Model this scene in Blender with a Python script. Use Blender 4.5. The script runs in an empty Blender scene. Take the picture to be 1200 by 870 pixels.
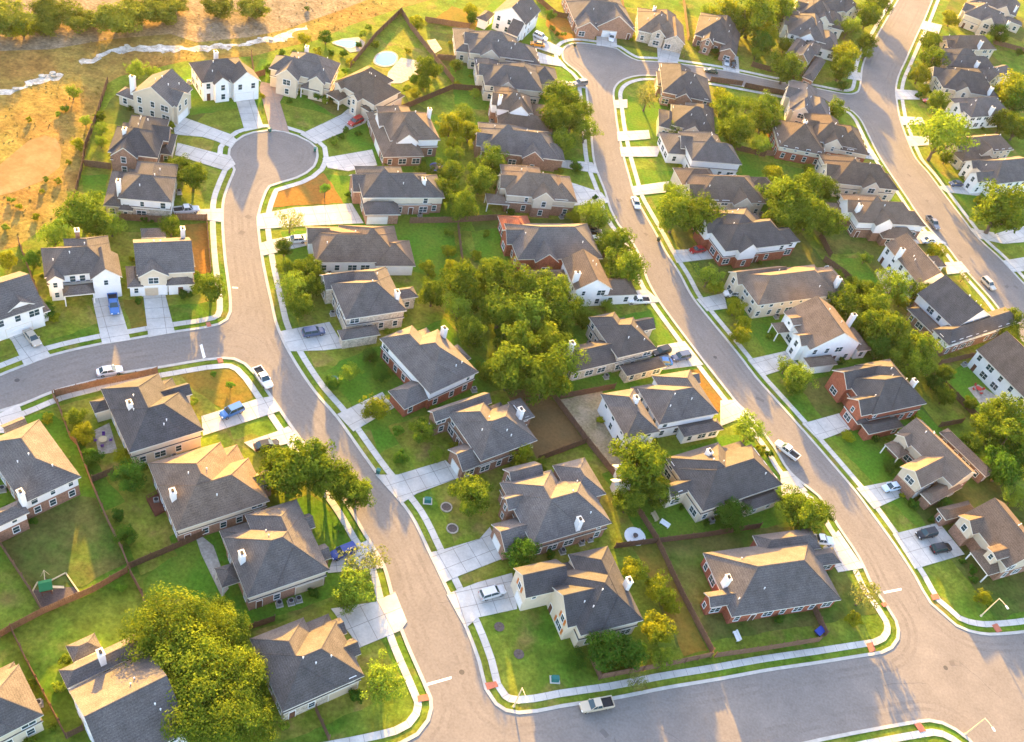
import bpy, bmesh, math, random
from mathutils import Vector, Matrix, noise
from mathutils.geometry import tessellate_polygon

random.seed(7)
scene = bpy.context.scene
col = scene.collection

# ------------------------------------------------------------------ survey of the place, metres
ROAD = [(-91.39, 95.87), (-90.13, 96.84), (-88.8, 99.02), (-87.52, 101.49), (-86.46, 103.35), (-84.05, 105.86), (-82.9, 107.48), (-81.59, 109.42), (-80.2, 111.26), (-78.7, 112.82), (-77.08, 114.32), (-75.58, 115.72), (-73.81, 117.59), (-72.01, 119.35), (-70.18, 120.72), (-68.1, 122.16), (-66.14, 123.52), (-64.36, 124.83), (-62.43, 126.28), (-60.59, 127.65), (-59.07, 128.75), (-55.96, 130.58), (-53.91, 131.19), (-51.41, 130.73), (-48.55, 128.91), (-46.82, 127.44), (-45.32, 126.07), (-43.97, 124.87), (-42.3, 123.36), (-40.42, 121.67), (-38.48, 119.92), (-36.6, 118.24), (-34.91, 116.75), (-33.48, 115.5), (-31.91, 114.14), (-30.24, 112.7), (-28.54, 111.24), (-26.84, 109.78), (-25.21, 108.37), (-23.69, 107.05), (-22.33, 105.86), (-21.19, 104.85), (-19.78, 103.46), (-18.08, 101.7), (-16.66, 100.23), (-14.63, 98.3), (-12.91, 96.57), (-11.38, 94.82), (-10.52, 93.44), (-9.53, 91.73), (-8.47, 89.81), (-7.36, 87.84), (-6.27, 85.95), (-5.21, 84.27), (-3.78, 82.26), (-2.1, 80.1), (-0.48, 78.09), (0.77, 76.51), (2.54, 74.19), (3.11, 72.59), (3.14, 70.41), (2.09, 67.67), (-0.03, 65.49), (-2.21, 64.11), (-4.62, 62.74), (-6.58, 61.67), (-8.66, 60.57), (-10.29, 59.71), (-11.8, 58.96), (-13.74, 58.07), (-15.99, 57.08), (-18.42, 56.0), (-20.9, 54.87), (-23.29, 53.71), (-25.47, 52.55), (-27.3, 51.42), (-28.65, 50.34), (-29.39, 49.35), (-29.17, 48.18), (-27.98, 46.61), (-26.12, 44.86), (-23.9, 43.16), (-21.64, 41.76), (-19.63, 40.88), (-18.18, 40.77), (-17.05, 41.16), (-15.81, 41.65), (-14.46, 42.22), (-13.02, 42.86), (-11.47, 43.58), (-9.85, 44.37), (-8.14, 45.23), (-6.36, 46.14), (-4.52, 47.1), (-2.62, 48.11), (-0.68, 49.16), (1.31, 50.25), (3.34, 51.37), (5.39, 52.52), (7.46, 53.69), (9.55, 54.87), (11.64, 56.06), (13.74, 57.26), (15.82, 58.46), (17.89, 59.65), (19.93, 60.84), (21.95, 62.0), (23.93, 63.15), (25.86, 64.27), (27.74, 65.36), (29.57, 66.41), (31.32, 67.41), (33.01, 68.38), (34.61, 69.28), (36.12, 70.13), (37.54, 70.92), (38.86, 71.64), (40.29, 72.4), (41.95, 73.3), (43.81, 74.29), (45.8, 75.35), (47.9, 76.47), (50.04, 77.62), (52.19, 78.76), (54.31, 79.89), (56.34, 80.97), (58.24, 81.99), (59.96, 82.91), (61.47, 83.71), (62.71, 84.37), (64.84, 85.52), (67.2, 86.79), (68.9, 87.66), (70.85, 88.65), (72.9, 89.68), (74.89, 90.67), (76.94, 91.67), (79.05, 92.7), (81.07, 93.68), (82.82, 94.51), (85.09, 95.59), (87.36, 96.54), (89.89, 96.83), (92.32, 96.29), (94.66, 95.09), (97.34, 92.14), (98.29, 90.72), (99.41, 88.76), (100.67, 86.52), (102.04, 84.28), (103.48, 82.31), (104.96, 80.86), (106.43, 80.2), (108.12, 80.25), (110.21, 80.68), (112.55, 81.43), (114.98, 82.44), (117.36, 83.64), (119.53, 84.99), (121.34, 86.4), (122.64, 87.83), (123.27, 89.21), (123.13, 90.73), (122.29, 92.48), (120.93, 94.4), (119.23, 96.43), (117.36, 98.53), (115.5, 100.63), (113.82, 102.67), (112.51, 104.6), (111.73, 106.36), (111.67, 107.89), (112.36, 109.12), (113.68, 110.18), (115.49, 111.1), (117.65, 111.92), (120.02, 112.69), (122.48, 113.46), (124.88, 114.26), (127.08, 115.13), (128.96, 116.12), (130.36, 117.28), (131.45, 118.84), (132.49, 121.0), (133.42, 123.5), (134.18, 126.11), (134.71, 128.59), (134.95, 130.69), (134.83, 132.19), (134.29, 132.83), (133.26, 132.8), (131.84, 132.45), (130.09, 131.82), (128.08, 130.96), (125.89, 129.92), (123.56, 128.76), (121.16, 127.52), (118.77, 126.25), (116.44, 124.99), (114.23, 123.81), (112.22, 122.74), (110.46, 121.84), (109.03, 121.15), (106.88, 120.21), (104.13, 119.07), (101.73, 118.19), (99.7, 117.77), (97.58, 117.58), (94.92, 118.02), (92.41, 119.86), (90.18, 121.44), (88.71, 124.1), (87.56, 126.73), (86.52, 128.6), (85.19, 130.9), (83.83, 133.15), (82.41, 135.33), (80.93, 137.5), (79.54, 139.52), (78.4, 141.19), (77.17, 142.98), (76.09, 144.45), (74.95, 145.85), (73.56, 147.52), (72.03, 149.33), (70.49, 151.13), (69.06, 152.8), (67.87, 154.19), (66.6, 155.64), (65.09, 157.34), (63.64, 158.96), (62.04, 160.74), (60.35, 162.61), (58.68, 164.45), (56.91, 166.38), (55.12, 168.32), (53.54, 170.14), (51.93, 172.32), (50.33, 174.57), (48.93, 176.38), (47.4, 178.33), (45.93, 180.18), (44.65, 181.76), (43.29, 183.42), (41.94, 185.08), (40.7, 186.64), (39.34, 188.35), (37.91, 190.19), (36.67, 192.0), (35.74, 193.67), (34.85, 195.48), (33.96, 197.35), (33.03, 199.16), (32.0, 200.9), (30.93, 202.61), (29.85, 204.33), (28.83, 206.07), (27.87, 207.85), (26.95, 209.67), (26.05, 211.47), (25.16, 213.21), (24.02, 215.34), (22.83, 217.51), (21.68, 219.64), (20.42, 221.98), (19.13, 224.38), (18.04, 226.69), (17.3, 228.73), (16.64, 230.95), (16.09, 232.83), (15.56, 234.56), (14.94, 236.58), (14.26, 238.77), (13.57, 241.04), (12.91, 243.29), (12.3, 245.42), (11.78, 247.37), (11.25, 249.42), (10.72, 251.5), (10.2, 253.58), (9.72, 255.59), (9.26, 257.49), (8.86, 259.22), (8.4, 261.3), (7.92, 263.66), (7.45, 266.07), (7.0, 268.26), (6.49, 270.6), (5.94, 273.1), (5.53, 275.29), (5.29, 277.27), (5.24, 279.45), (5.49, 281.63), (6.03, 283.78), (6.91, 285.89), (8.0, 287.78), (9.74, 290.06), (11.67, 291.99), (13.42, 293.18), (15.55, 294.43), (17.72, 295.6), (19.62, 296.53), (21.36, 297.32), (23.34, 298.18), (25.47, 299.08), (27.69, 299.98), (29.89, 300.84), (32.01, 301.62), (33.95, 302.3), (36.04, 302.92), (38.35, 303.5), (40.74, 304.04), (43.1, 304.55), (45.3, 305.04), (47.16, 305.45), (49.11, 305.88), (51.13, 306.32), (53.17, 306.76), (55.2, 307.19), (57.19, 307.61), (59.1, 308.02), (61.11, 308.46), (63.25, 308.92), (65.43, 309.4), (67.56, 309.85), (69.56, 310.26), (71.33, 310.59), (73.65, 310.98), (76.31, 311.32), (78.64, 311.41), (80.88, 310.97), (82.96, 309.92), (84.54, 307.75), (85.64, 305.3), (86.35, 302.87), (86.98, 300.09), (87.53, 297.68), (88.0, 295.77), (88.53, 293.58), (89.1, 291.23), (89.7, 288.86), (90.31, 286.6), (90.93, 284.57), (91.54, 282.81), (92.23, 280.9), (92.98, 278.9), (93.78, 276.85), (94.59, 274.8), (95.39, 272.79), (96.15, 270.86), (96.86, 269.07), (97.49, 267.45), (98.17, 265.61), (98.95, 263.46), (99.76, 261.22), (100.57, 259.1), (101.29, 257.34), (102.56, 254.9), (104.13, 252.33), (105.37, 250.59), (106.7, 248.83), (107.86, 247.08), (108.98, 244.78), (110.04, 242.29), (111.03, 240.17), (111.99, 238.48), (113.15, 236.53), (114.41, 234.45), (115.67, 232.39), (116.83, 230.48), (117.78, 228.85), (118.61, 227.25), (119.5, 225.35), (120.43, 223.21), (121.4, 220.92), (122.42, 218.55), (123.47, 216.18), (124.55, 213.88), (125.66, 211.73), (126.79, 209.81), (127.94, 208.19), (129.1, 206.95), (130.28, 206.17), (131.72, 205.99), (133.65, 206.39), (135.91, 207.27), (138.3, 208.5), (140.65, 209.98), (142.78, 211.59), (144.51, 213.23), (145.67, 214.77), (146.06, 216.1), (145.84, 217.39), (145.26, 218.84), (144.4, 220.45), (143.28, 222.17), (141.97, 223.98), (140.51, 225.85), (138.94, 227.75), (137.32, 229.64), (135.69, 231.51), (134.11, 233.31), (132.62, 235.02), (131.26, 236.61), (130.09, 238.05), (129.16, 239.31), (128.23, 240.79), (127.14, 242.66), (125.98, 244.71), (124.8, 246.75), (123.67, 248.55), (122.42, 250.22), (120.99, 251.93), (119.56, 253.69), (118.31, 255.46), (117.31, 257.26), (116.39, 259.23), (115.57, 261.15), (114.87, 262.79), (114.14, 264.48), (113.31, 266.45), (112.41, 268.59), (111.49, 270.79), (110.6, 272.94), (109.77, 274.93), (109.05, 276.66), (108.33, 278.44), (107.51, 280.51), (106.64, 282.63), (105.78, 284.57), (104.66, 286.64), (103.4, 288.8), (102.49, 290.8), (102.01, 292.62), (101.59, 294.69), (101.22, 296.88), (100.89, 299.08), (100.57, 301.19), (100.24, 303.45), (99.92, 305.82), (99.63, 308.18), (99.37, 310.42), (99.17, 312.43), (99.01, 314.76), (98.9, 317.39), (98.85, 319.64), (98.82, 321.58), (98.79, 323.82), (98.78, 326.24), (98.8, 328.73), (98.86, 331.16), (98.98, 333.41), (99.21, 335.71), (99.53, 338.12), (99.92, 340.56), (100.35, 342.94), (100.8, 345.16), (101.24, 347.1), (101.76, 349.19), (102.32, 351.35), (102.9, 353.51), (103.47, 355.59), (104.0, 357.53), (104.46, 359.25), (104.9, 360.94), (105.38, 362.79), (105.89, 364.76), (106.43, 366.83), (106.99, 368.98), (107.56, 371.17), (108.13, 373.37), (108.71, 375.57), (109.27, 377.74), (109.83, 379.84), (110.35, 381.85), (110.86, 383.75), (111.33, 385.54), (111.84, 387.4), (112.37, 389.33), (112.91, 391.31), (113.46, 393.31), (114.01, 395.33), (114.56, 397.33), (115.09, 399.32), (115.61, 401.27), (116.1, 403.16), (116.6, 405.09), (117.12, 407.14), (117.65, 409.27), (118.19, 411.45), (118.73, 413.63), (119.25, 415.77), (119.76, 417.85), (120.24, 419.81), (120.69, 421.63), (121.1, 423.26), (121.45, 424.67), (121.8, 426.03), (122.19, 427.52), (122.63, 429.13), (123.1, 430.87), (123.61, 432.71), (124.15, 434.64), (124.72, 436.67), (125.31, 438.78), (125.92, 440.96), (126.56, 443.2), (127.2, 445.49), (127.86, 447.83), (128.53, 450.2), (129.21, 452.6), (129.88, 455.02), (130.56, 457.45), (131.23, 459.88), (131.9, 462.29), (132.55, 464.69), (133.2, 467.07), (133.82, 469.4), (134.43, 471.69), (135.01, 473.93), (135.56, 476.11), (136.09, 478.21), (136.59, 480.23), (137.04, 482.17), (137.46, 484.0), (137.84, 485.73), (138.17, 487.34), (138.46, 488.82), (138.69, 490.17), (138.87, 491.38), (138.98, 492.44), (139.04, 493.33), (138.57, 493.74), (137.26, 493.33), (135.33, 492.26), (133.0, 490.7), (130.5, 488.82), (128.05, 486.79), (125.87, 484.77), (124.2, 482.93), (123.24, 481.45), (122.76, 480.22), (122.26, 478.86), (121.76, 477.38), (121.24, 475.78), (120.72, 474.08), (120.19, 472.27), (119.65, 470.38), (119.11, 468.4), (118.56, 466.35), (118.01, 464.24), (117.46, 462.06), (116.91, 459.84), (116.36, 457.57), (115.81, 455.27), (115.26, 452.94), (114.71, 450.59), (114.17, 448.23), (113.63, 445.87), (113.09, 443.52), (112.57, 441.18), (112.05, 438.86), (111.54, 436.58), (111.04, 434.33), (110.55, 432.12), (110.07, 429.97), (109.61, 427.89), (109.16, 425.87), (108.72, 423.93), (108.3, 422.08), (107.9, 420.32), (107.51, 418.66), (107.14, 417.12), (106.79, 415.69), (106.47, 414.39), (106.06, 412.84), (105.53, 410.92), (104.91, 408.74), (104.24, 406.4), (103.56, 404.0), (102.88, 401.64), (102.25, 399.43), (101.69, 397.47), (101.2, 395.7), (100.67, 393.8), (100.11, 391.81), (99.53, 389.75), (98.94, 387.64), (98.35, 385.5), (97.75, 383.36), (97.16, 381.25), (96.59, 379.19), (96.04, 377.19), (95.51, 375.3), (95.02, 373.53), (94.5, 371.63), (93.92, 369.56), (93.31, 367.37), (92.69, 365.13), (92.08, 362.88), (91.49, 360.67), (90.94, 358.56), (90.46, 356.61), (90.0, 354.65), (89.53, 352.54), (89.07, 350.33), (88.63, 348.09), (88.23, 345.86), (87.88, 343.72), (87.61, 341.7), (87.39, 339.56), (87.2, 337.39), (87.02, 335.28), (86.85, 333.32), (86.65, 331.59), (86.37, 329.4), (85.96, 326.88), (85.41, 324.76), (84.39, 323.04), (82.87, 321.47), (80.84, 320.37), (78.93, 319.73), (77.19, 319.35), (75.0, 318.92), (72.54, 318.47), (70.01, 318.01), (67.61, 317.56), (65.53, 317.13), (63.47, 316.61), (61.15, 315.96), (58.82, 315.32), (56.69, 314.81), (54.8, 314.46), (52.7, 314.11), (50.51, 313.77), (48.33, 313.44), (46.26, 313.11), (44.42, 312.78), (42.49, 312.38), (40.31, 311.88), (38.16, 311.34), (36.32, 310.86), (34.6, 310.36), (32.61, 309.78), (30.47, 309.14), (28.3, 308.48), (26.2, 307.83), (24.29, 307.22), (22.69, 306.69), (20.86, 305.99), (18.7, 305.06), (16.59, 304.12), (14.44, 302.99), (12.26, 301.82), (10.32, 301.13), (8.29, 301.5), (6.16, 302.45), (3.0, 304.73), (0.9, 304.58), (-1.62, 304.03), (-4.0, 303.37), (-5.95, 302.74), (-7.96, 301.94), (-9.64, 301.0), (-11.23, 299.39), (-12.46, 297.37), (-13.05, 295.32), (-13.18, 293.3), (-12.93, 291.34), (-12.43, 289.15), (-11.58, 287.24), (-10.07, 285.69), (-8.16, 284.34), (-6.47, 282.95), (-4.69, 280.69), (-3.27, 278.2), (-2.62, 275.67), (-2.26, 273.37), (-1.89, 271.73), (-1.44, 269.74), (-0.94, 267.49), (-0.41, 265.11), (0.13, 262.71), (0.64, 260.4), (1.1, 258.29), (1.51, 256.32), (1.95, 254.19), (2.4, 251.96), (2.86, 249.68), (3.31, 247.43), (3.75, 245.27), (4.16, 243.27), (4.53, 241.5), (4.85, 240.02), (5.53, 237.38), (6.38, 234.62), (7.05, 232.91), (7.88, 230.92), (8.79, 228.8), (9.66, 226.72), (10.43, 224.84), (11.29, 222.39), (12.2, 219.72), (13.11, 217.31), (14.39, 214.65), (15.88, 212.08), (17.37, 210.31), (18.82, 208.61), (20.07, 206.7), (21.39, 204.48), (22.5, 202.32), (23.25, 200.33), (23.94, 198.16), (24.63, 195.97), (25.42, 193.9), (26.31, 192.03), (27.34, 190.11), (28.41, 188.29), (29.4, 186.73), (30.5, 185.12), (31.8, 183.33), (33.21, 181.43), (34.64, 179.54), (36.02, 177.73), (37.26, 176.12), (38.42, 174.62), (39.71, 172.97), (41.09, 171.21), (42.52, 169.41), (43.95, 167.61), (45.34, 165.87), (46.65, 164.24), (47.84, 162.78), (48.86, 161.54), (50.31, 159.96), (52.16, 158.07), (53.95, 156.15), (55.51, 154.34), (57.05, 152.46), (58.48, 150.55), (59.67, 148.55), (60.78, 146.46), (62.11, 144.63), (64.1, 143.11), (66.37, 141.79), (68.19, 140.59), (70.32, 137.5), (71.4, 135.59), (72.38, 133.82), (73.63, 131.92), (75.1, 129.74), (76.39, 127.58), (77.26, 125.56), (78.05, 123.4), (78.84, 121.53), (80.04, 119.81), (81.35, 118.08), (83.0, 115.21), (83.36, 113.27), (83.02, 111.14), (81.7, 108.9), (79.62, 107.15), (77.61, 106.11), (75.62, 105.15), (73.85, 104.28), (71.73, 103.24), (69.53, 102.15), (67.47, 101.14), (65.65, 100.27), (63.76, 99.37), (61.83, 98.45), (59.9, 97.52), (58.02, 96.6), (56.2, 95.67), (54.37, 94.72), (52.54, 93.76), (50.72, 92.81), (48.92, 91.89), (46.75, 90.8), (44.54, 89.71), (42.33, 88.62), (40.15, 87.51), (37.98, 86.36), (35.76, 85.15), (33.63, 84.0), (31.73, 82.99), (29.96, 82.12), (27.95, 81.17), (26.25, 80.36), (23.56, 79.07), (21.6, 78.0), (19.61, 76.95), (16.7, 75.75), (14.46, 75.51), (12.61, 76.13), (10.42, 78.17), (9.33, 80.28), (8.25, 82.49), (7.14, 84.29), (5.85, 86.25), (4.51, 88.15), (3.06, 90.0), (1.54, 91.83), (0.1, 93.57), (-1.14, 95.14), (-2.44, 96.81), (-3.77, 98.5), (-5.08, 100.17), (-6.41, 101.88), (-7.75, 103.64), (-9.1, 105.31), (-10.45, 106.77), (-11.98, 108.14), (-13.73, 109.54), (-15.55, 110.93), (-17.31, 112.27), (-18.89, 113.54), (-20.79, 115.21), (-22.83, 117.08), (-24.81, 118.9), (-26.58, 120.55), (-28.4, 122.24), (-30.23, 123.85), (-32.29, 125.43), (-34.42, 126.99), (-36.4, 128.52), (-38.04, 129.95), (-39.7, 131.51), (-41.22, 132.99), (-43.0, 134.79), (-44.74, 136.65), (-46.09, 138.18), (-47.38, 139.75), (-48.94, 141.76), (-50.43, 143.87), (-51.91, 146.4), (-53.38, 149.06), (-54.92, 151.71), (-56.33, 154.18), (-57.29, 155.9), (-58.36, 157.82), (-59.45, 159.82), (-60.49, 161.78), (-61.53, 163.81), (-62.59, 165.9), (-63.57, 167.9), (-64.42, 169.66), (-65.5, 171.97), (-66.52, 174.41), (-67.39, 178.18), (-67.8, 180.17), (-68.12, 182.12), (-68.46, 184.49), (-68.45, 186.74), (-66.38, 189.71), (-65.1, 191.32), (-63.91, 192.91), (-62.55, 195.76), (-61.79, 199.13), (-62.01, 201.39), (-62.48, 203.6), (-63.78, 206.61), (-66.17, 208.23), (-69.71, 209.24), (-73.39, 209.33), (-75.3, 208.66), (-77.07, 207.7), (-79.57, 205.45), (-81.21, 202.85), (-82.04, 199.48), (-82.01, 196.23), (-80.83, 192.88), (-79.36, 190.92), (-77.73, 189.08), (-77.24, 186.6), (-76.84, 183.87), (-76.43, 181.64), (-75.97, 179.21), (-75.4, 176.96), (-74.73, 175.0), (-73.92, 172.94), (-73.08, 170.93), (-72.29, 169.14), (-71.52, 167.44), (-70.64, 165.54), (-69.69, 163.55), (-68.74, 161.57), (-67.83, 159.71), (-67.01, 158.05), (-66.15, 156.38), (-65.14, 154.47), (-64.13, 152.59), (-63.27, 150.98), (-62.26, 149.07), (-61.21, 146.96), (-60.32, 144.98), (-59.61, 143.14), (-59.35, 140.75), (-60.31, 138.69), (-62.52, 136.64), (-63.34, 136.01), (-65.09, 134.77), (-67.15, 133.28), (-69.33, 131.68), (-71.38, 130.13), (-74.17, 127.88), (-76.21, 126.38), (-78.25, 124.85), (-81.11, 122.36), (-83.11, 120.5), (-85.14, 118.42), (-86.72, 116.35), (-88.19, 114.24), (-89.53, 112.34), (-90.72, 110.59), (-92.03, 108.93), (-93.68, 106.94), (-95.11, 104.84), (-95.77, 102.86), (-95.33, 100.83), (-94.15, 98.52), (-92.69, 96.62)]
FIELD = [(-155.54, 109.21), (-116.41, 135.77), (-108.76, 141.2), (-106.55, 143.76), (-104.35, 153.26), (-103.75, 161.47), (-108.95, 175.82), (-114.48, 192.49), (-119.52, 207.91), (-118.51, 212.23), (-115.15, 217.12), (-107.96, 227.43), (-100.92, 233.32), (-93.27, 239.65), (-88.36, 247.5), (-81.32, 257.47), (-75.9, 270.76), (-67.06, 287.63), (-55.71, 305.79), (-31.94, 364.71), (-80.52, 628.56), (-359.96, 286.28)]
FIELD2 = [(-198.54, 185.45), (-148.21, 208.15), (-138.52, 215.24), (-128.61, 227.63), (-116.86, 238.39), (-109.28, 237.93), (-98.63, 248.0), (-91.9, 256.81), (-81.06, 278.19), (-67.93, 308.17), (-33.99, 375.85), (-74.65, 596.66), (-298.22, 313.38)]
CREEK = [[(-139.27, 192.98), (-135.6, 196.05), (-136.22, 197.89), (-134.77, 202.38), (-133.02, 205.28), (-130.28, 206.02), (-131.17, 202.73), (-134.5, 197.59), (-135.66, 194.25), (-137.95, 190.74), (-143.6, 179.12), (-146.25, 183.33)], [(-130.25, 213.6), (-128.75, 216.47), (-126.77, 221.67), (-123.43, 226.82), (-117.39, 231.7), (-111.4, 234.47), (-104.89, 239.14), (-98.99, 243.97), (-96.5, 247.72), (-93.09, 253.23), (-89.49, 257.25), (-86.92, 262.94), (-86.15, 262.28), (-88.81, 255.44), (-87.07, 254.89), (-88.87, 251.52), (-95.41, 246.25), (-100.3, 239.94), (-107.09, 234.08), (-112.92, 229.89), (-120.28, 225.25), (-125.49, 221.47), (-127.6, 214.27), (-128.94, 212.01)]]
OVAL = [(-123.5, 172.45), (-123.15, 177.59), (-121.3, 180.96), (-118.39, 181.01), (-115.31, 177.67), (-112.48, 171.71), (-113.15, 165.61), (-115.91, 160.0), (-119.19, 155.61), (-124.1, 160.57)]
DRIVES = [
    ('concrete',[(-89.34,217.08),(-85.78,220.37),(-78.42,208.83),(-81.81,204.88)]),
    ('brown',[(-86.81,228.31),(-79.57,229.44),(-79.03,221.72),(-71.99,209.85),(-76.84,208.86),(-86.02,225.12)]),
    ('concrete',[(-62.2,227.77),(-56.11,226.64),(-56.13,223.71),(-64.4,208.36),(-69.22,210.37),(-62.9,224.13)]),
    ('concrete',[(-98.89,200.52),(-96.53,203.14),(-91.39,202.64),(-84.39,201.92),(-81.96,200.35),(-82.29,196.89),(-86.12,197.64),(-89.68,197.73),(-95.92,195.49)]),
    ('concrete',[(-93.91,192.54),(-84.16,193.06),(-80.92,193.62),(-78.52,190.98),(-79.22,187.52),(-92.39,187.81)]),
    ('concrete',[(-60.81,203.28),(-50.83,212.84),(-47.67,207.07),(-53.41,201.2),(-58.38,200.15)]),
    ('concrete',[(-66.83,175.3),(-60.29,181.41),(-48.57,189.17),(-43.69,183.32),(-55.19,176.59),(-64.82,170.47)]),
    ('concrete',[(-62.61,165.91),(-60.38,168.64),(-54.24,173.97),(-52.8,169.99),(-57.78,164.99),(-60.6,162.24)]),
    ('concrete',[(-48.49,141.7),(-40.1,148.43),(-34.73,142.52),(-38.35,140.17),(-44.6,137.23)]),
    ('concrete',[(-30.36,124.74),(-23.87,133.65),(-20.46,130.63),(-26.09,121.79)]),
    ('concrete',[(-53.67,114.86),(-45.75,122.77),(-43.61,124.36),(-40.66,121.64),(-42.25,119.98),(-51.5,110.69)]),
    ('concrete',[(-44.04,111.81),(-39.03,116.92),(-37.93,118.49),(-35.14,116.44),(-35.44,115.43),(-41.23,110.57)]),
    ('concrete',[(-18.98,113.29),(-15.08,114.77),(-7.41,121.39),(-3.48,118.71),(-10.57,111.82),(-12.61,108.6)]),
    ('concrete',[(-5.06,100.1),(-2.9,101.5),(3.03,106.1),(4.26,109.3),(7.99,103.43),(1.06,97.13),(-0.79,95.22)]),
    ('concrete',[(0.09,93.03),(4.81,97.15),(10.26,101.03),(12.6,94.27),(6.38,90.46),(4.77,87.73)]),
    ('concrete',[(-20.4,90.44),(-20.52,94.37),(-16.09,98.92),(-11.61,94.56)]),
    ('concrete',[(-17.63,84.14),(-11.03,87.71),(-8.44,90.66),(-4.93,85.86),(-5.44,84.03),(-11.15,78.77),(-12.86,80.45)]),
    ('concrete',[(-77.43,140.45),(-74.07,143.11),(-67.3,133.22),(-71.28,129.91)]),
    ('concrete',[(-85.99,135.72),(-82.18,138.57),(-74.03,127.95),(-78.25,124.85)]),
    ('concrete',[(-94.47,119.85),(-92.06,123.43),(-85.18,118.5),(-88.1,114.37),(-93.46,119.29)]),
    ('concrete',[(-86.51,101.81),(-84.31,105.75),(-80.67,102.21),(-81.14,99.69),(-84.47,98.38)]),
    ('concrete',[(-83.02,167.87),(-78.74,171.39),(-74.5,173.88),(-72.41,169.42),(-76.43,168.44),(-82.14,165.94)]),
    ('concrete',[(-24.27,298.39),(-19.4,296.6),(-13.11,294.54),(-13.63,289.46),(-22.09,290.05)]),
    ('concrete',[(-20.99,287.79),(-13.27,287.35),(-10.47,283.9),(-18.78,281.4)]),
    ('concrete',[(-12.59,274.23),(-5.45,276.56),(-3.07,277.22),(-2.78,274.68),(-11.73,272.36)]),
    ('concrete',[(-5.0,312.16),(1.19,316.19),(2.85,305.87),(-3.69,303.2)]),
    ('concrete',[(-3.38,233.35),(4.89,236.47),(7.47,232.16),(-2.8,229.99)]),
    ('concrete',[(0.55,224.28),(9.4,223.73),(11.99,220.34),(1.87,213.61)]),
    ('concrete',[(19.17,185.03),(25.43,189.86),(29.4,186.73),(22.27,182.23)]),
    ('concrete',[(30.15,170.96),(36.3,175.28),(41.24,169.27),(31.7,163.56)]),
    ('concrete',[(45.82,159.5),(49.08,161.09),(52.72,158.02),(46.24,151.81)]),
    ('concrete',[(37.99,191.6),(44.63,196.96),(45.78,191.5),(40.81,188.29)]),
    ('concrete',[(51.53,175.37),(60.55,182.2),(63.9,178.83),(54.93,171.11)]),
    ('concrete',[(59.7,143.72),(61.93,145.04),(65.62,140.78),(60.13,137.37)]),
    ('concrete',[(68.65,127.36),(71.99,132.81),(76.97,125.31),(71.65,122.45)]),
    ('concrete',[(76.33,145.61),(86.76,152.01),(88.39,148.78),(80.01,141.27)]),
    ('concrete',[(83.68,136.04),(94.18,142.8),(98.93,136.33),(87.75,128.84)]),
    ('concrete',[(15.59,313.94),(23.73,318.47),(23.21,307.37),(16.89,303.95)]),
    ('concrete',[(37.22,321.27),(43.06,324.29),(43.93,313.09),(38.47,312.17)]),
    ('concrete',[(9.46,255.64),(18.32,261.58),(19.3,257.25),(10.34,250.87)]),
    ('concrete',[(11.21,248.06),(22.88,254.92),(22.21,248.95),(12.29,243.59)]),
    ('concrete',[(6.42,272.63),(10.1,275.31),(10.71,270.4),(7.25,268.4)]),
    ('concrete',[(17.07,230.78),(26.73,238.38),(26.29,232.6),(18.24,226.96)]),
    ('concrete',[(30.02,207.88),(41.89,214.17),(43.88,211.41),(31.99,203.46)]),
    ('concrete',[(64.63,159.87),(73.28,166.53),(76.54,163.27),(68.48,156.21)]),
    ('concrete',[(84.09,285.4),(88.14,288.62),(90.03,283.39),(85.58,282.19)]),
    ('concrete',[(97.02,249.68),(103.32,251.93),(107.74,248.26),(97.99,243.55)]),
    ('concrete',[(106.17,238.66),(111.18,241.43),(113.17,237.67),(106.3,233.31)]),
    ('concrete',[(108.41,278.22),(112.22,280.67),(123.09,284.4),(121.94,279.99),(110.92,276.4)]),
    ('concrete',[(116.62,260.17),(124.61,261.51),(134.52,270.76),(132.9,261.27),(126.0,257.09),(118.64,256.04)]),
    ('concrete',[(124.35,248.06),(131.51,253.08),(130.31,246.07),(126.45,243.87)]),
    ('concrete',[(100.51,303.83),(109.64,308.91),(109.97,303.7),(101.14,297.8)]),
    ('concrete',[(99.4,334.89),(107.39,338.4),(107.77,332.51),(99.14,327.46)]),
    ('concrete',[(99.14,315.8),(107.19,319.82),(107.98,315.73),(99.6,310.43)]),
    ('concrete',[(115.86,400.65),(123.29,401.67),(120.91,392.48),(113.32,392.07)]),
    ('concrete',[(87.04,339.35),(81.69,337.37),(80.87,331.83),(86.75,333.51)]),
]
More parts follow.
